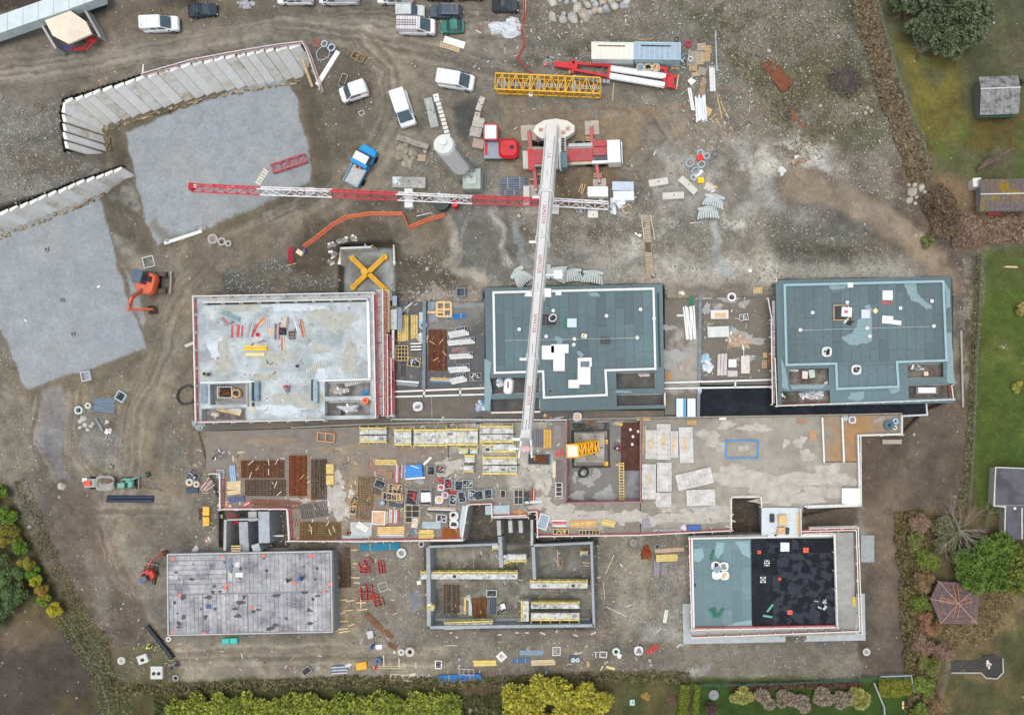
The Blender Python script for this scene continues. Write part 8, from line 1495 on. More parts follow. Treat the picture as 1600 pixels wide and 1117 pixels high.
basket(480,1047,15,10,36,'tilted open grey trough south of the formwork deck',.3,'',GREYF,nb=2);heap(497,1044,4,5,'pale green plastic scrap south of the formwork deck',M((176,190,176)),.3,'plastic_scrap','plastic');stack(531,1045,26,14,3,'stack of dark blue grey steel profiles south of the formwork deck','profiles',6,2,None,'profile_stack','profile',.1,mm=[M((96,108,130)),GALV]);heap(544,1039,5,3,'white rag on the profile stack',WHITE,.3,'rag','rag',dz=.2);block(566,1039,17,12,8,'orange yellow open bucket trough',.5,M((232,172,70)),0,'yellow_trough','trough');ring(592,1031,5.5,'blue black machine drum on the south strip',.6,M((96,116,150)),.4,'drum','drum',lid=M((80,70,90)))
frame(608,1042,48,3,0,'long cream plank across rails on the south strip',M((216,196,160)),0+1,1,.1,.1);
for i,(x,y)in enumerate(((600,1032),(624,1036),(650,1037))):sticks(x,y,18,2.4,-88,'%s cream rail standing across the long plank'%('left','middle','right')[i],1,M((220,204,176)),'rail','loose_rail',mess=0,t_=.12)
ring(588,1042,2.5,'small red pot at the end of the long plank',.3,RED,.5,'pot','pot');frame(632,1058,42,9,-4,'cream boards pile at the hedge foot',M((206,196,176)),2,1,.12,.15);board(639,1055,22,5,12,'pale board on the cream pile at the hedge foot',M((214,204,190)),.1);collar(686,1037,11,13,0,'small white trestle with a violet drum',.4,OFFW,cat='trestle',name='trestle');ring(686,1036,3.5,'violet drum in the small white trestle',.5,M((110,96,130)),.5,'drum','drum')
pipes(719,1058,66,11,2,'long bright blue prop bundle at the hedge foot',6,M((42,112,176),.5,.1),.13,mess=.02,cat='props',name='prop_bundle',piece='prop');frame(729,1049,23,9,-3,'grey H frame on the blue prop bundle',M((190,184,186)),3,1,.08,.1,dz=.3);sticks(728,1066,16,8,70,'orange laths under the blue prop bundle',4,M((220,140,70)),'laths','lath_pile')
beams(758,1035,37,9,1,'pale yellow beam stack on the south strip',4,2,M((228,206,120)));collar(784,1025,13,13,42,'white square plate turned on its corner',.15,M((222,220,214)),inner=M((190,190,190)),cat='plate',name='square_plate',th=.3)
t=stack(831,1019,38,8,0,'blue grey steel profile pair on the south strip','profiles',3,1,M((140,160,178)),'profile_stack','profile',.14);pipes(815,1031,26,8,6,'short blue prop bundle on the south strip',4,M((76,120,160),.5,.1),.1,cat='props',name='prop_bundle',piece='prop');beams(849,1034,38,9,3,'cream beam stack on the south strip',3,2,M((222,204,164)),mess=.04);collar(870,1016,13,14,0,'white crate with round holes on the south strip',.4,M((212,212,206)),inner=GREYF,cat='crate',name='white_crate');
for x in(896,903):ring(x,1030,3.4,'pale blue pot, %s of two on the dark tray'%('left'if x<900 else'right'),.35,M((196,216,226)),.3,'pot','pot',dz=.1)
board(900,1028,22,10,0,'dark tray under the two pale blue pots',M((96,92,110)),.08);sticks(903,1020,14,3,0,'cream laths above the dark tray',2,M((214,204,186)),'laths','lath_pile');collar(943,1021,12,10,-4,'white machine crate on the south strip',.5,M((206,206,200)),inner=CONCD,cat='crate',name='white_crate');ring(963,1016,6,'white green tub with round mouth on the south strip',.7,M((206,218,206)),.5,'tub','round_tub');block(968,1024,6,7,-30,'small white square beside the white green tub',.3,WHITE,0,'white_block','block');bigbag(998,1015,7,'white pinkish bag on the south strip right','rubble',h=.5);frame(1020,1014,17,6,35,'bright red folded frame on the south strip',M((228,60,56)),3,1,.16,.1)
board(954,1043,14,4,-14,'short yellow board near the hedge',M((226,206,140)),.1);board(940,1044,10,2.5,60,'tiny cream board near the hedge',WOODP,.08);board(919,1037,4,9,10,'small wooden board near the pots',WOOD,.08)
ring(990,847,6,'grey manhole ring above the tan timber',.5,M((150,150,144)),.65,'concrete ring','concrete_ring',lid=M((140,138,132)));ring(1027,853,5,'dark grey ring beside the rusty scrap heap',.4,M((130,134,136)),.6,'concrete ring','concrete_ring');heap(1010,862,9,13,'rusty orange scrap heap by the tan timber',M((146,74,40),.9,.3,3),.5,'scrap_heap','scrap',bits=10,bm=[M((160,84,50)),RUSTD]);stack(1046,859,46,6,4,'long tan planks with red ends','planks',3,2,M((206,176,150)),'timber_stack','plank',.1);beams(1042,871,34,11,2,'pale yellow beam stack west of the low block',4,2,M((226,204,130)));stack(1026,889,25,9,88,'upright grey lilac bundle, left of two','bundle',4,2,M((150,146,156)),'bar_bundle','bar',.1);stack(1038,888,20,9,88,'upright grey lilac bundle, right of two','bundle',4,2,M((150,142,142)),'bar_bundle','bar',.1)
stack(1040,962,22,6,80,'white beam lying beside the low block, west side','beam',2,2,M((222,220,212)),'white_beam','beam',.14);heap(1036,973,5,4,'grey metal lump at the foot of the white beam',STEEL,.3,'scrap','scrap');sticks(952,883,38,2.6,66,'long cream pole right of the cellar, upper',1,M((224,204,178)),'pole','pole',mess=0);sticks(944,924,28,2.6,-84,'cream pole right of the cellar, middle',1,M((214,196,170)),'pole','pole',mess=0);sticks(965,956,40,2.8,-26,'long pale pole right of the cellar, lower',1,M((224,214,196)),'pole','pole',mess=0)
ring(1353,1017,6,'lone round concrete manhole on the brown ground in the southeast corner',.5,M((190,192,188)),.6,'concrete ring','concrete_ring',lid=M((150,152,150)));board(1393,690,30,7,0,'pale concrete beam lying below the deck corner',M((176,170,154),.8,.1),.3,'concrete_beam','beam')
for i,(x,y,l_,a_)in enumerate(((705,988,4,20),(714,995,4,-30),(740,989,6,4),(781,991,6,0),(808,988,5,0),(824,988,6,0),(848,989,9,-25),(899,992,8,-20),(870,986,4,50),(927,989,9,25))):board(x,y,l_,2.2,a_,'small cream board scrap along the south wall of the cellar',M((216,204,180)),.08)['group']='small board scraps along the south wall of the cellar'
sticks(705,1008,24,2,2,'pale lath south of the cellar',1,M((206,196,170)),'lath','lath',mess=0)
# south-west pipe and tanks
t=thing('drain_pipe','long dark ribbed drain pipe lying slanted at the south west corner','pipe',at(252,1002,.02),-52);pcyl('pipe',t,(-2.9,0,.3),(2.9,0,.3),.32,M((46,58,68),.5,.1),14);[pcyl('rib',t,(-2.8+i*.4,0,.3),(-2.75+i*.4,0,.3),.345,M((40,50,60),.5),14)for i in range(15)]
for x,y,l_,w_,a_,lb in((226,1028,16,14,20,'white grey plastic chamber with one black mouth'),(248,1049,19,20,0,'white plastic chamber with two black mouths'),(275,1038,12,9,30,'grey chamber at the foot of the drain pipe')):
 t=block(x,y,l_,w_,a_,lb,.6,M((206,208,200),.5,.08)if x<260 else M((120,124,128)),0,'plastic_chamber','chamber')
 for k in((0,)if x<230 else(-.35,.35)):pcyl('mouth',t,(k,-.1,.6),(k,-.1,.72),.24,DARK,14)
ring(192,1031,6,'round white tub at the south west fence',.4,M((206,206,198)),.6,'tub','round_tub',lid=M((184,180,172)));ring(276,1058,5,'round grey tub below the grey chamber',.3,M((160,164,162)),.6,'tub','round_tub');
t=block(361,1000,24,9,3,'turquoise two part plastic box below the formwork deck',.5,M((70,190,180),.4,.05),0,'turquoise_box','box');pbox('gap',t,(0,0,.51),(.1,.7,.03),DARK)
sticks(256,858,10,6,-20,'two brown boards near the red excavator bucket',2,WOOD,'boards','board_pair');
# ================= gardens: sheds, gazebo, pond, fences =================
def shed(px,py,L,W,ang,h,m,label,ridge=.42,wallm=None,panels=8):
 z=surf(px,py);l,w_=sz(L,W,z+h);t=thing('garden_shed',label,'shed',P(px,py,z),ang);b=MB();b.box((0,0,h*.4),(l*.94,w_*.84,h*.8),wallm or M((90,100,90),.8,.15));b.build('walls',t)
 yr=w_*(ridge-.0)-w_*.0;y0,y1=-w_/2,w_/2;rd=y1-(y1-y0)*ridge
 for i in range(panels):
  xa,xb=-l/2+l*i/panels+.01,-l/2+l*(i+1)/panels-.01
  for(ya,za,yb,zb)in((y0,h*.78,rd,h),(rd,h,y1,h*.78)):
   b=MB();b.loft([[Vector((xa,ya,za)),Vector((xb,ya,za)),Vector((xb,yb,zb)),Vector((xa,yb,zb))],[Vector((xa,ya,za+.06)),Vector((xb,ya,za+.06)),Vector((xb,yb,zb+.06)),Vector((xa,yb,zb+.06))]],m);b.build('roof_panel',t)
 pbox('ridge',t,(0,rd,h+.07),(l*1.01,.14,.05),M((200,204,202),.6));return t
sh=shed(1550,160,62,60,2,3.2,M((146,146,146),.8,.22,3,c2=(92,92,92),sc2=1.2,th=(.45,.65)),'grey weathered garden shed with pitched roof on the northeast lawn',.36,M((112,118,114),.8));pbox('green_trim',sh,(0,-2.55,1.7),(5.0,.12,.35),M((44,104,80),.6))
sh2=shed(1572,311,104,50,1,2.8,M((110,100,96),.85,.2,3,c2=(140,118,40),sc2=.22,th=(.5,.62)),'long shed with mossy yellow patched tile roof on the east edge',.5,M((150,146,140),.8),13);block(1519,291,13,14,3,'white water tank at the corner of the mossy shed',2.0,OFFW,0,'water_tank','tank');board(1552,335,20,4,0,'red kayak shaped board at the mossy shed wall',M((176,70,74)),.4,'red_board','board')
t=thing('flat_roof','grey bitumen flat roof house cut by the east edge','house',P(1580,785,0));polyslab('walls',t,[(1556,731),(1660,733),(1660,842),(1572,842),(1572,792),(1554,789)],.2,3.4,M((196,192,184),.8,.08));fr=M((92,92,100),.7,.12,1,c2=(72,72,80),sc2=.3,th=(.5,.6))
for(x0,y0,x1,y1)in((1556,731,1578,789),(1578.6,731,1600,789),(1600.6,731,1622,789),(1572.6,790,1594,842),(1594.6,790,1622,842)):pxbox('roof_sheet',t,x0,y0,x1,y1,3.4,3.5,fr,-.5)
wallpx('roof_edge',t,[(1570,843),(1571,792),(1553,790),(1556,730),(1640,733)],1.6,3.3,3.62,M((206,204,198),.7));pxbox('roof_edge',t,1596,793,1598,842,3.5,3.6,M((200,198,192),.7));pxbox('vent',t,1584,792,1588,796,3.5,3.8,OFFW)
z=surf(1493,942);t=thing('gazebo','brown square pavilion roof with pale hip ridges among the eastern shrubs','gazebo',P(1493,942,z));gm=M((112,92,92),.85,.15,3,c2=(150,118,106),sc2=.8,th=(.55,.7));cs=[(1466,907),(1531,913),(1527,975),(1469,974),(1453,935)];C_=P(1497,942,z+4.2)-t.location;q=[P(x,y,z+2.6)-t.location for x,y in cs]
for i in range(5):
 a,c=q[i],q[(i+1)%5]
 for k in range(4):
  f0,f1=k/4+.008,(k+1)/4-.008;p=[a+(C_-a)*f0,c+(C_-c)*f0,c+(C_-c)*f1,a+(C_-a)*f1];b=MB();b.loft([p,[v+Vector((0,0,.05))for v in p]],gm);b.build('roof_panel',t)
 b=MB();b.beam(a+Vector((0,0,.1)),C_+Vector((0,0,.1)),.1,M((176,150,136),.7));b.build('hip_ridge',t);pbox('post',t,(a.x*.94,a.y*.94,1.3),(.15,.15,2.6),WOOD)
for a_ in(5,95,185,275):b=MB();d=Vector((math.cos(R(a_)),math.sin(R(a_)),0));n_=Vector((-d.y,d.x,0))*.16
for a_ in(8,92,172,268):
 d=Vector((math.cos(R(a_)),math.sin(R(a_)),0));n_=Vector((-d.y,d.x,0))*.2
 for s_ in(-1,1):b=MB();b.beam(C_+d*.3+n_*s_-Vector((0,0,-.02)),C_+d*2.3+n_*s_*1.5-Vector((0,0,1.12)),.12,M((176,124,104),.7));b.build('rust_streak',t)
t=thing('garden_pond','dark keyhole shaped pond with pale kerb in the southeast garden','pond',P(1530,1040,surf(1530,1040)));zz=surf(1530,1040)+.05
polyslab('water',t,[(1486,1031),(1533,1030),(1538,1024),(1555,1022),(1566,1030),(1567,1048),(1558,1058),(1542,1058),(1533,1050),(1486,1050)],zz-.4,zz+.05,M((44,42,38),.15,.2,1.5));wallpx('kerb',t,[(1486,1051),(1533,1051),(1541,1059),(1558,1060),(1568,1050),(1567,1028)],1.8,zz-.3,zz+.25,CONC);
heap(1543,1038,6,5,'white pink rock island in the garden pond',M((196,180,164),.8,.3,4),.3,'pond_rock','rocks',bits=4,bm=[OFFW])
ring(1115,1084,8,'grey round stone table on the south lawn',.5,M((136,138,140)),.1,'table','stone_table');block(988,1096,8,9,0,'pale blue garden box between the south hedges',.4,M((176,206,206)),1,'garden_box','box');block(935,1106,7,12,-30,'small white grey garden box at the bottom edge',.4,M((206,210,214)),0,'garden_box','box');heap(1050,1092,8,9,'rusty brown leafy heap by the hedge strip',M((112,84,70),.9,.2,3),.5,'leaf_heap','leaves');heap(1008,1089,11,8,'orange patch of fallen leaves on the south lawn',M((146,116,54),.9,.2,3),.12,'leaf_heap','leaves');stack(1410,1100,3,13,0,'small yellow garden bench by the southeast hedge','bench',2,1,WOODP,'garden_bench','slat',.4)
def wirefence(name,label,pts,m,h=1.6,step=3.0,rails=4,cat='fence',pm=None):
 t=thing(name,label,cat,P(pts[0][0],pts[0][1],0))
 for(x0,y0),(x1,y1)in zip(pts[:-1],pts[1:]):
  a,c=P(x0,y0,surf(x0,y0)),P(x1,y1,surf(x1,y1));L=(c-a).length;b=MB()
  for k in range(rails):o_=Vector((0,0,.1+h*k/(rails-1)*.94));b.beam(a+o_,c+o_,.03,m)
  for k in range(int(L/.7)+1):p=a+(c-a)*min(1,k*.7/L);b.beam(p+Vector((0,0,.1)),p+Vector((0,0,h)),.03,m)
  wrel(b.build('wire_panel',t))
  n=max(1,int(L/step))
  for k in range(n):p=a+(c-a)*k/n;e=pbox('post',t,p+Vector((0,0,h/2)),(.09,.09,h+.15),pm or m);e.location=Vector(e.location)-t.location
 return t
wirefence('garden_fence','thin pale green wire fence following the dry hedge on the northeast lawn',[(1362,-10),(1385,70),(1402,130),(1418,175),(1438,215),(1448,280)],M((122,146,132),.6));wirefence('garden_fence','green net fence closing the southern lawn',[(1090,1068),(1200,1065),(1300,1061),(1378,1056),(1422,1054)],M((56,108,86),.7),1.4,rails=6);wirefence('garden_fence','grey wire fence along the east lawn',[(1531,400),(1525,520),(1520,640),(1516,740),(1511,800)],M((130,130,118),.7),1.2);wirefence('garden_fence','silver mesh fence crossing the southwest corner',[(103,960),(128,995),(148,1030),(166,1062),(178,1100),(180,1130)],M((140,144,134),.6),1.2,rails=2);wirefence('garden_fence','second silver mesh fence nearer the site in the southwest corner',[(135,970),(155,1000),(172,1025),(186,1050)],M((136,140,130),.6),1.2,rails=2)
wallpx('low_wall',None,[(1366,1067),(1382,1105),(1383,1125)],2,-.2,1.2,M((160,164,160),.7));
o=COL.objects[-1]
tag(o,'slanting pale garden screen left of the clipped southeast hedge','screen');o.name='garden_screen'
wallpx('garden_screen',None,[(1376,1057),(1424,1055),(1429,1082)],2,-.2,1.2,M((150,158,152),.7));tag(COL.objects[-1],'pale garden screen bent round the clipped southeast hedge','screen')
wallpx('concrete_kerb',None,[(1504,450),(1502,520),(1505,636)],3,.5,2.3,M((166,162,152),.8,.1));tag(COL.objects[-1],'long pale kerb line running down east of the eastern block','kerb')
board(1575,417,30,2.5,-2,'thin white stick lying on the east lawn',WOODP,.05)
# ================= vegetation =================
def leafmat(c1,c2,seed=0):
 m=bpy.data.materials.new('foliage');m.use_nodes=True;n,l=m.node_tree.nodes,m.node_tree.links;b=n['Principled BSDF'];b.inputs['Roughness'].default_value=.65;b.inputs['Specular IOR Level'].default_value=.2
 at_=n.new('ShaderNodeAttribute');at_.attribute_name='tone';g=n.new('ShaderNodeNewGeometry');t=n.new('ShaderNodeTexNoise');t.inputs['Scale'].default_value=1.1;t.inputs['Detail'].default_value=3;l.new(g.outputs['Position'],t.inputs['Vector'])
 ad=n.new('ShaderNodeMath');ad.operation='ADD';l.new(at_.outputs['Fac'],ad.inputs[0]);l.new(t.outputs['Fac'],ad.inputs[1]);mr=n.new('ShaderNodeMapRange');mr.inputs[1].default_value=.45;mr.inputs[2].default_value=1.45;l.new(ad.outputs[0],mr.inputs[0])
 mx=n.new('ShaderNodeMix');mx.data_type='RGBA';mx.inputs[6].default_value=(*lin(c1),1);mx.inputs[7].default_value=(*lin(c2),1);l.new(mr.outputs[0],mx.inputs[0]);l.new(mx.outputs[2],b.inputs['Base Color']);return m
def leafmesh(name,pos,size,m,parent=None,up=.5,long=1.6,dirs=None,loc=None):
 """pos (n,3) leaf centres, one bent quad each"""
 n=len(pos);a=np.random.rand(n)*6.283;tl=(np.random.rand(n)-.5)*2*(1-up)*1.6
 d=np.stack([np.cos(a)*np.cos(tl),np.sin(a)*np.cos(tl),np.sin(tl)],-1)
 if dirs is not None:d=dirs+.55*d;d/=np.linalg.norm(d,axis=1)[:,None]
 r_=np.random.randn(n,3)*.5;r_[:,2]+=1.0*up*2;s=np.cross(d,r_);s/=np.linalg.norm(s,axis=1)[:,None]+1e-6
 sz_=size*(.6+.8*np.random.rand(n))[:,None];L=d*sz_*long/2;W=s*sz_/2
 V=np.stack([pos-L,pos+W,pos+L,pos-W],1).reshape(-1,3);F=np.arange(4*n).reshape(-1,4)
 me=bpy.data.meshes.new(name);me.vertices.add(4*n);me.vertices.foreach_set('co',V.ravel().astype(np.float32));me.loops.add(4*n);me.loops.foreach_set('vertex_index',F.ravel().astype(np.int32));me.polygons.add(n);me.polygons.foreach_set('loop_start',np.arange(0,4*n,4,dtype=np.int32));me.update(calc_edges=True)
 q=me.attributes.new('tone','FLOAT','POINT');q.data.foreach_set('value',np.repeat(np.random.rand(n),4).astype(np.float32));me.materials.append(m)
 o=bpy.data.objects.new(name,me);COL.objects.link(o)
 if parent:o.parent=parent
 if loc is not None:o.location=loc
 return o
def blobpts(n,r,h,lobes,seed,flat=.7,shell=.72):
 g=np.random.RandomState(seed);cx=[];
 for i in range(lobes):
  a=g.rand()*6.28;d=r*.62*math.sqrt(g.rand());cx.append((d*math.cos(a),d*math.sin(a),h*(.55+.35*g.rand())*(1-.35*d/r),r*(.2+.22*g.rand())))
 k=g.randint(0,lobes,n);c=np.array(cx)[k];v=g.randn(n,3);v/=np.linalg.norm(v,axis=1)[:,None];v[:,2]=np.abs(v[:,2])*1.2-.45
 rad=c[:,3:4]*(shell+(1.08-shell)*g.rand(n,1)**.6);p=c[:,:3]+v*rad*np.array([1,1,flat]);return p,v
def tree(x,y,r_,h,label,c1,c2,n=2600,lobes=14,leaf=.34,name='tree',cat='tree',group=None,seed=None,long=1.6,sx=1,sy=1,ang=0,trunk=True,follow=False,up=.5):
 z=surf(x,y);rr=r_*mp(z+h*.6);seed=seed or int(x*3+y);t=thing(name,label,cat,P(x,y,z-.05),ang,group);r=random.Random(seed)
 b=MB();tr=max(.06,rr*.05);b.tube([(0,0,0),(r.uniform(-.1,.1),r.uniform(-.1,.1),h*.35),(r.uniform(-.2,.2),r.uniform(-.2,.2),h*.75)],[tr,tr*.7,tr*.3],BARK,7)
 for i in range(6):a=r.random()*6.28;b.tube([(0,0,h*(.2+.08*i)),(math.cos(a)*rr*.35*sx,math.sin(a)*rr*.35*sy,h*.55),(math.cos(a)*rr*.7*sx,math.sin(a)*rr*.7*sy,h*.68)],[tr*.5,tr*.3,tr*.1],BARK,5)
 b.build('trunk',t);p,v=blobpts(n,rr,h,lobes,seed);p[:,0]*=sx;p[:,1]*=sy;p[:,2]=np.maximum(p[:,2],.1)
 leafmesh('crown',p,leaf,leafmat(c1,c2),t,up,long,v if follow else None);return t
BARK=M((104,92,78),.9,.2)
def bare(x,y,r_,h,label,m,n=70,cat='tree',name='bare_tree',th=.05,droop=0,seed=None):
 z=surf(x,y);rr=r_*mp(z+h*.7);r=random.Random(seed or int(x+y));t=thing(name,label,cat,P(x,y,z-.03));b=MB();b.tube([(0,0,0),(.1,0,h*.3),(0,.1,h*.5)],[.2,.15,.08],m,7);b.build('trunk',t);b=MB()
 def br(p,d,L,w_,k):
  q=p+d*L*.5+Vector((r.uniform(-.1,.1),r.uniform(-.1,.1),r.uniform(-.05,.1)))*L;e=p+d*L+Vector((0,0,-droop*L));b.tube([p,q,e],[w_,w_*.7,w_*.35],m,4,False)
  if k>0:
   for i in range(3):
    f=r.uniform(.35,1);s=p+(e-p)*f;nd=(d+Vector((r.uniform(-.7,.7),r.uniform(-.7,.7),r.uniform(-.3,.35)))).normalized();br(s,nd,L*r.uniform(.4,.6),w_*.5,k-1)
 for i in range(n//5):
  a=r.random()*6.28;el=r.uniform(-.05,.8);br(Vector((0,0,h*r.uniform(.3,.6))),Vector((math.cos(a)*math.cos(el),math.sin(a)*math.cos(el),math.sin(el))).normalized(),rr*r.uniform(.55,.95),th*1.5,3)
 b.build('branches',t);return t
def band(name,label,pts,wd,h,n,c1,c2,leaf=.3,cat='undergrowth',seed=3,long=2.2,hv=.6,kind='stuff'):
 g=np.random.RandomState(seed);seg=[(pts[i],pts[i+1])for i in range(len(pts)-1)];Ls=np.array([math.hypot(b_[0]-a[0],b_[1]-a[1])for a,b_ in seg]);k=g.choice(len(seg),n,p=Ls/Ls.sum());f=g.rand(n);A_=np.array([s[0]for s in seg])[k];B_2=np.array([s[1]for s in seg])[k]
 px=A_+(B_2-A_)*f[:,None];d=(B_2-A_)/np.linalg.norm(B_2-A_,axis=1)[:,None];o_=(g.rand(n)-.5)*wd;o_*=.75+.6*vnoise(px[:,0]/14,px[:,1]/14,5);px=px+np.stack([-d[:,1],d[:,0]],-1)*o_[:,None]
 zb=zground(px[:,0],px[:,1]);hh=h*(1-hv+hv*fbm(px[:,0],px[:,1],12,3,seed)*1.6)*np.sqrt(np.clip(1-(np.abs(o_)/(wd*.62))**2,.05,1));z=zb+hh*(.55+.45*g.rand(n));kk=(H-z)/FP
 pos=np.stack([(px[:,0]-NX)*kk,(NY-px[:,1])*kk,z],-1);o=leafmesh(name,pos,leaf,leafmat(c1,c2),None,.35,long);o['kind']=kind;tag(o,label,cat);return o
np.random.seed(4)
LG1,LG2=(70,92,34),(190,196,72)
hx=[(283,1104,24),(312,1098,27),(345,1096,28),(374,1102,25),(402,1096,27),(430,1104,26),(455,1098,24),(482,1094,28),(510,1098,28),(540,1098,27),(568,1102,27),(597,1096,28),(622,1100,26),(652,1098,28),(678,1096,29),(706,1098,27)]
names_=['first','second','third','fourth','fifth','sixth','seventh','eighth','ninth','tenth','eleventh','twelfth','thirteenth','fourteenth','fifteenth','sixteenth']
for i,(x,y,r1)in enumerate(hx):tree(x,y,r1*.9,2.6,'%s yellow green shrub from the left in the long row at the bottom edge'%names_[i],(62,84,34),(184,190,84)if i%3 else(166,176,74),1300,16,.2,'hedge_shrub','shrub','yellow green shrubs in the row at the bottom edge',long=2.6,follow=True,up=.3)
for i,(x,y,r1)in enumerate(((812,1078,28),(848,1070,30),(880,1074,30),(915,1078,27),(808,1112,28),(845,1108,32),(885,1112,30),(925,1108,26),(942,1086,18))):tree(x,y,r1,5.0,'%s crown of the bright yellow autumn clump right of the bottom gap'%names_[i],(104,112,44),(214,204,84),1700,18,.24,'autumn_shrub','shrub','bright yellow clump at the bottom edge',long=2.4,follow=True,up=.3)
band('undergrowth','brownish leafy undergrowth along the north side of the bottom hedge row',[(170,1078),(280,1076),(420,1070),(560,1064),(700,1066),(780,1064),(960,1056),(1080,1058)],16,.4,3200,(80,78,56),(128,122,86),.26,seed=11)  # low brownish leaf strip, two tones mixed at random
band('undergrowth','mixed brown and green undergrowth under the bottom hedge row',[(240,1110),(500,1112),(720,1108),(800,1100)],34,.7,7000,(50,58,34),(104,104,60),.26,seed=12)
# west
for i,(x,y,r1,a,b_)in enumerate(((5,775,22,(52,80,30),(128,150,54)),(14,806,22,(50,78,30),(120,146,52)),(24,838,22,(60,78,30),(150,140,60)),(42,856,15,(56,90,34),(124,156,52)),(50,877,16,(84,92,40),(166,158,66)),(58,893,15,(52,92,34),(116,158,54)),(66,905,13,(104,112,36),(190,186,60)),(78,920,14,(92,90,42),(172,140,66)),(84,934,15,(60,88,32),(140,160,54)),(95,949,14,(130,126,36),(200,190,56)))):tree(x,y,r1,2.6,'%s shrub from the top in the autumn hedge on the west edge'%names_[i],a,b_,1300,7,.2,'hedge_shrub','shrub','autumn hedge shrubs on the west edge')
for i,(x,y,r1)in enumerate(((8,905,30),(36,900,24),(22,935,30),(5,960,26),(40,930,22),(12,870,22))):tree(x,y,r1,4,'%s crown of the dark green thicket at the west edge'%names_[i],(46,64,38),(104,126,76),1900,12,.22,'thicket_bush','bush','dark green thicket at the west edge')
band('undergrowth','grassy weeds between dark soil and the southwest fence',[(105,960),(150,1030),(175,1090),(190,1130)],44,.2,2500,(84,92,60),(130,130,88),.16,'weeds',13);band('undergrowth','tufted grass on the slope below the west hedge',[(30,750),(75,860),(120,950),(170,1010)],22,.2,1500,(86,88,58),(132,124,84),.16,'weeds',14)
tree(262,-3,22,5,'yellow green crown peeping in at the top edge above the dark hatchback',(70,86,40),(176,180,84),1500,9,.3,'tree','tree');tree(300,-8,24,5,'green crown cut by the top edge right of the yellow green one',(66,84,36),(160,172,76),1500,9,.3)
# north-east
for i,(x,y,r1,h)in enumerate(((1472,36,42,9),(1500,62,34,8),(1450,10,36,8),(1505,15,34,8),(1470,82,30,6),(1440,52,24,6),(1410,14,30,6),(1425,60,22,5),(1520,40,22,6))):tree(x,y,r1,h,'%s crown of the big dusky green conifer group in the northeast'%names_[i],(58,68,48),(122,132,98),2600,18,.22,'conifer','tree','big dusky conifer group in the northeast',long=2.2,follow=True)
bare(1432,92,26,4,'grey green bare shrub below the northeast conifers',M((112,118,98),.9,.1),60,'shrub','bare_shrub',.03);bare(1404,28,22,4,'brown bare shrub left of the northeast conifers',M((104,92,72),.9,.1),50,'shrub','bare_shrub',.03)
z=surf(1318,128);t=thing('brush_pile','rounded pile of bare grey branches on the northeast rough ground','brush pile',P(1318,128,z));r=random.Random(8)
for g_ in range(4):
 b=MB();mm=M(((112,106,102),(90,84,82),(130,122,112),(100,92,86))[g_],.9,.1)
 for i in range(85):
  a=r.random()*6.28;d=r.random()**.6*2.0;p=Vector((d*math.cos(a),d*math.sin(a)*.85,.25+.9*(1-(d/2.3)**2)*r.uniform(.5,1)));u=Vector((r.gauss(0,1),r.gauss(0,1),r.gauss(0,.2))).normalized()*r.uniform(.4,.9);b.tube([p-u,p+Vector((0,0,.1)),p+u],[.035,.03,.015],mm,4,False)
 b.build('branches',t)
heap(1325,165,14,4,'loose pale twigs below the brush pile',M((140,130,112),.9,.2),.15,'twig_heap','twigs');
for x,y in((1355,170),(1361,175),(1352,178)):ring(x,y,3,'small round stone stump by the brush pile',.3,M((170,160,140)),.1,'log slices','log_slice')['group']='stumps by the brush pile'
band('dry_hedge','long brown dry hedge running down the northeast field',[(1338,-25),(1358,25),(1375,90),(1395,150),(1410,200),(1430,240),(1440,280)],34,.9,13000,(96,84,66),(158,142,114),.22,'hedge',15,3.0);band('undergrowth','reddish bare scrub at the east hedge corner',[(1455,300),(1475,330),(1478,370)],44,1.2,6000,(84,74,60),(138,120,96),.26,'scrub',16,3.0);band('undergrowth','pale pinkish brambles below the mossy shed',[(1490,362),(1540,362),(1620,352)],40,.9,9000,(104,84,72),(176,150,130),.24,'brambles',17,3.0)
heap(1560,245,34,6,'long curved brown earth mound on the northeast lawn',M((112,96,84),.95,.25,2),.6,'earth_mound','mound',ang=30);tree(1591,148-16,6,1,'tiny dark clump behind the grey shed',(40,50,34),(70,84,56),200,4,.2,'bush','bush',trunk=False)
band('rough_grass','rough straw and green grass of the northeast field',[(1150,-20),(1230,60),(1290,140),(1330,210)],190,.12,6000,(92,92,70),(142,136,106),.13,'grass',18,3.0)
band('lawn_edge_weeds','weedy strip between bare earth and the east lawn',[(1532,400),(1526,520),(1520,640),(1514,720),(1500,800)],12,.3,2600,(82,88,60),(136,134,98),.16,'weeds',19)
# east
bare(1490,825,50,5,'large spreading bare grey tree east of the podium',M((150,140,132),.9,.1),110,th=.045);bare(1540,800,24,3,'small bare shrub right of the large bare tree',M((132,134,100),.9,.1),50,'shrub','bare_shrub',.025);tree(1478,838,40,3,'greenish twiggy crown under the large bare tree',(64,72,44),(134,132,98),2600,12,.24,'shrub','shrub',long=2.6)
for i,(x,y,r1)in enumerate(((1500,872,30),(1528,862,34),(1556,858,34),(1582,872,32),(1540,892,32),(1570,896,30),(1508,898,26),(1600,898,26))):tree(x,y,r1,5.5,'%s crown of the vivid green conifer hedge at the east edge'%names_[i],(50,74,34),(118,144,62)if i not in(3,5)else(134,142,64),2600,20,.22,'conifer','tree','vivid green conifer hedge at the east edge',long=2.4,follow=True)
cols_=[((92,78,66),(160,132,112)),((70,78,42),(140,138,78)),((64,84,38),(134,148,66)),((86,74,54),(150,126,92)),((62,78,36),(126,140,64)),((96,70,52),(160,122,92))]
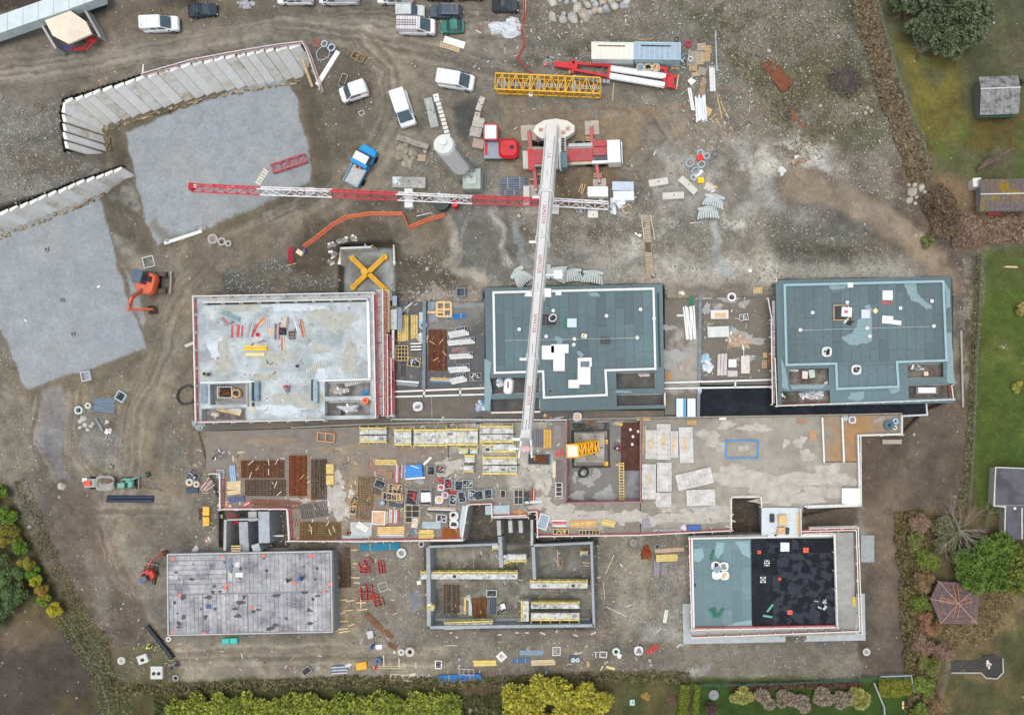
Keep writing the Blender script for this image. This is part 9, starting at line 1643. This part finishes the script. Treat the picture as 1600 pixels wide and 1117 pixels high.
for i,(x,y,r1)in enumerate(((1432,815,20),(1426,845,18),(1448,872,22),(1440,905,22),(1436,940,20),(1450,970,22),(1440,1000,20),(1448,1034,22),(1440,1070,20),(1458,1092,24),(1430,1105,20),(1462,940,14),(1470,1015,18))):tree(x,y,r1,2.4,'%s shrub from the top in the mixed scrub column on the east side'%names_[i],*cols_[i%6],1500,9,.24,'scrub_bush','bush','mixed scrub column on the east side',long=2.6)
band('undergrowth','tangled brown and green undergrowth under the eastern scrub column',[(1420,800),(1432,900),(1434,1000),(1440,1110)],46,.9,15000,(66,60,44),(140,128,88),.22,'undergrowth',20,2.8);band('undergrowth','dry straw grass around the brown pavilion',[(1545,900),(1560,960),(1510,990),(1480,980)],40,.3,8000,(98,84,60),(168,148,112),.22,'grass',21,3.0)
# south garden
band('clipped_hedge','clipped rectangular yellow green hedge in the southeast garden',[(1374,1074),(1424,1074)],26,1.0,5000,(84,96,32),(150,152,62),.16,'hedge',22,kind='thing',hv=.15);band('clipped_hedge','narrow upright green hedge with bare top in the south garden',[(1070,1070),(1066,1120)],14,1.2,3500,(70,90,34),(134,146,56),.16,'hedge',23,kind='thing',hv=.15);band('clipped_hedge','twin green hedge strip beside the narrow upright hedge',[(1090,1070),(1086,1120)],8,1.2,2500,(70,90,34),(134,146,56),.16,'hedge',24,kind='thing',hv=.15)
for i,(x,y,r1)in enumerate(((1158,1086,22),(1190,1090,20),(1222,1086,20),(1254,1090,20),(1286,1086,20),(1316,1088,18),(1342,1086,20))):tree(x,y,r1,2.2,'%s pale fading shrub from the left on the south lawn'%names_[i],*(((104,94,84),(176,162,140))if i not in(0,6)else((120,124,70),(182,178,104))),1300,7,.2,'lawn_shrub','shrub','pale fading shrubs on the south lawn',long=3.0,follow=True)
band('undergrowth','brownish shade plants behind the pale lawn shrubs',[(1140,1072),(1250,1070),(1345,1070)],10,.5,3000,(74,56,50),(120,96,80),.2,'plants',25);tree(1108,1104,12,2,'dark purple brown shrub on the south lawn',(58,40,42),(112,84,84),900,6,.2,'shrub','shrub')
tree(1585,605,12,1.2,'small yellow tipped shrub at the right of the east lawn',(110,110,50),(180,176,84),500,5,.2,'shrub','shrub');tree(1590,480,16,1.4,'yellow twiggy shrub on the upper east lawn',(110,104,60),(180,170,96),500,5,.2,'shrub','shrub',long=3);bare(1567,543,7,.5,'pale tuft on the east lawn',M((176,176,160),.9),25,'shrub','bare_shrub',.02);tree(1448,380,12,1.2,'small green shrub at the edge of the earth track',(64,80,44),(130,136,80),500,5,.2,'shrub','shrub')
for i,(x,y,r1)in enumerate(((735,1110,5),(745,1108,4),(756,1112,5),(765,1108,4),(772,1113,5),(750,1115,4))):boulder(x,y,r1,'small pale stone in the gap of the bottom hedge','stones in the gap of the bottom hedge',(190,190,180),1.2)
# fine building debris nobody could count: scraps of timber, wrapping, mortar and wire
def debris(name,label,regs,n,seed,mats,zf=None):
 r=random.Random(seed);b=MB()
 for(x0,y0,x1,y1,wt)in regs:
  m_=int(n*wt);X_=np.array([r.uniform(x0,x1)for _ in range(m_)]);Y_=np.array([r.uniform(y0,y1)for _ in range(m_)]);Zg=zground(X_,Y_)if zf is None else np.full(m_,zf)
  for x,y,z in zip(X_,Y_,Zg):
   if zf is not None and surf(x,y)!=zf:continue
   p=P(x,y,z);L_=r.uniform(.08,.2)if r.random()<.6 else r.uniform(.25,.8);b.box((p.x,p.y,z+.03+r.random()*.01),(L_,r.uniform(.05,.14),.05),r.choice(mats),r.random()*3.14)
 o=b.build(name);o['kind']='stuff';tag(o,label,'debris')
dm=[M((206,198,182),.8),M((180,150,112),.8),M((150,150,148),.8),M((226,226,224),.8),M((96,84,74),.8),M((170,110,96),.8),M((110,120,134),.8)]
debris('site_debris','small scraps of timber, wire and wrapping littering the earth round the buildings',[(520,850,665,1000,.12),(930,850,1078,1050,.12),(260,1000,930,1058,.2),(290,700,345,860,.06),(740,20,1000,110,.14),(640,200,1080,345,.16),(1060,100,1180,230,.1),(670,858,926,972,.14),(350,800,448,850,.03),(735,812,832,848,.03),(610,440,760,470,.04),(240,990,260,1060,.01)],1500,5,dm)
debris('deck_debris','fine scraps strewn over the working half of the podium deck',[(345,700,560,842,.3),(540,715,880,842,.45),(560,660,890,740,.15),(885,790,1140,832,.06),(612,470,757,606,.14),(1095,465,1210,595,.1)],1300,6,dm,DECK)
debris('slab_debris','fine scraps on the bare slab roof',[(325,480,575,590,.8),(330,585,560,650,.3)],170,7,dm,ROOF)
print('OBJECTS',len(bpy.data.objects))
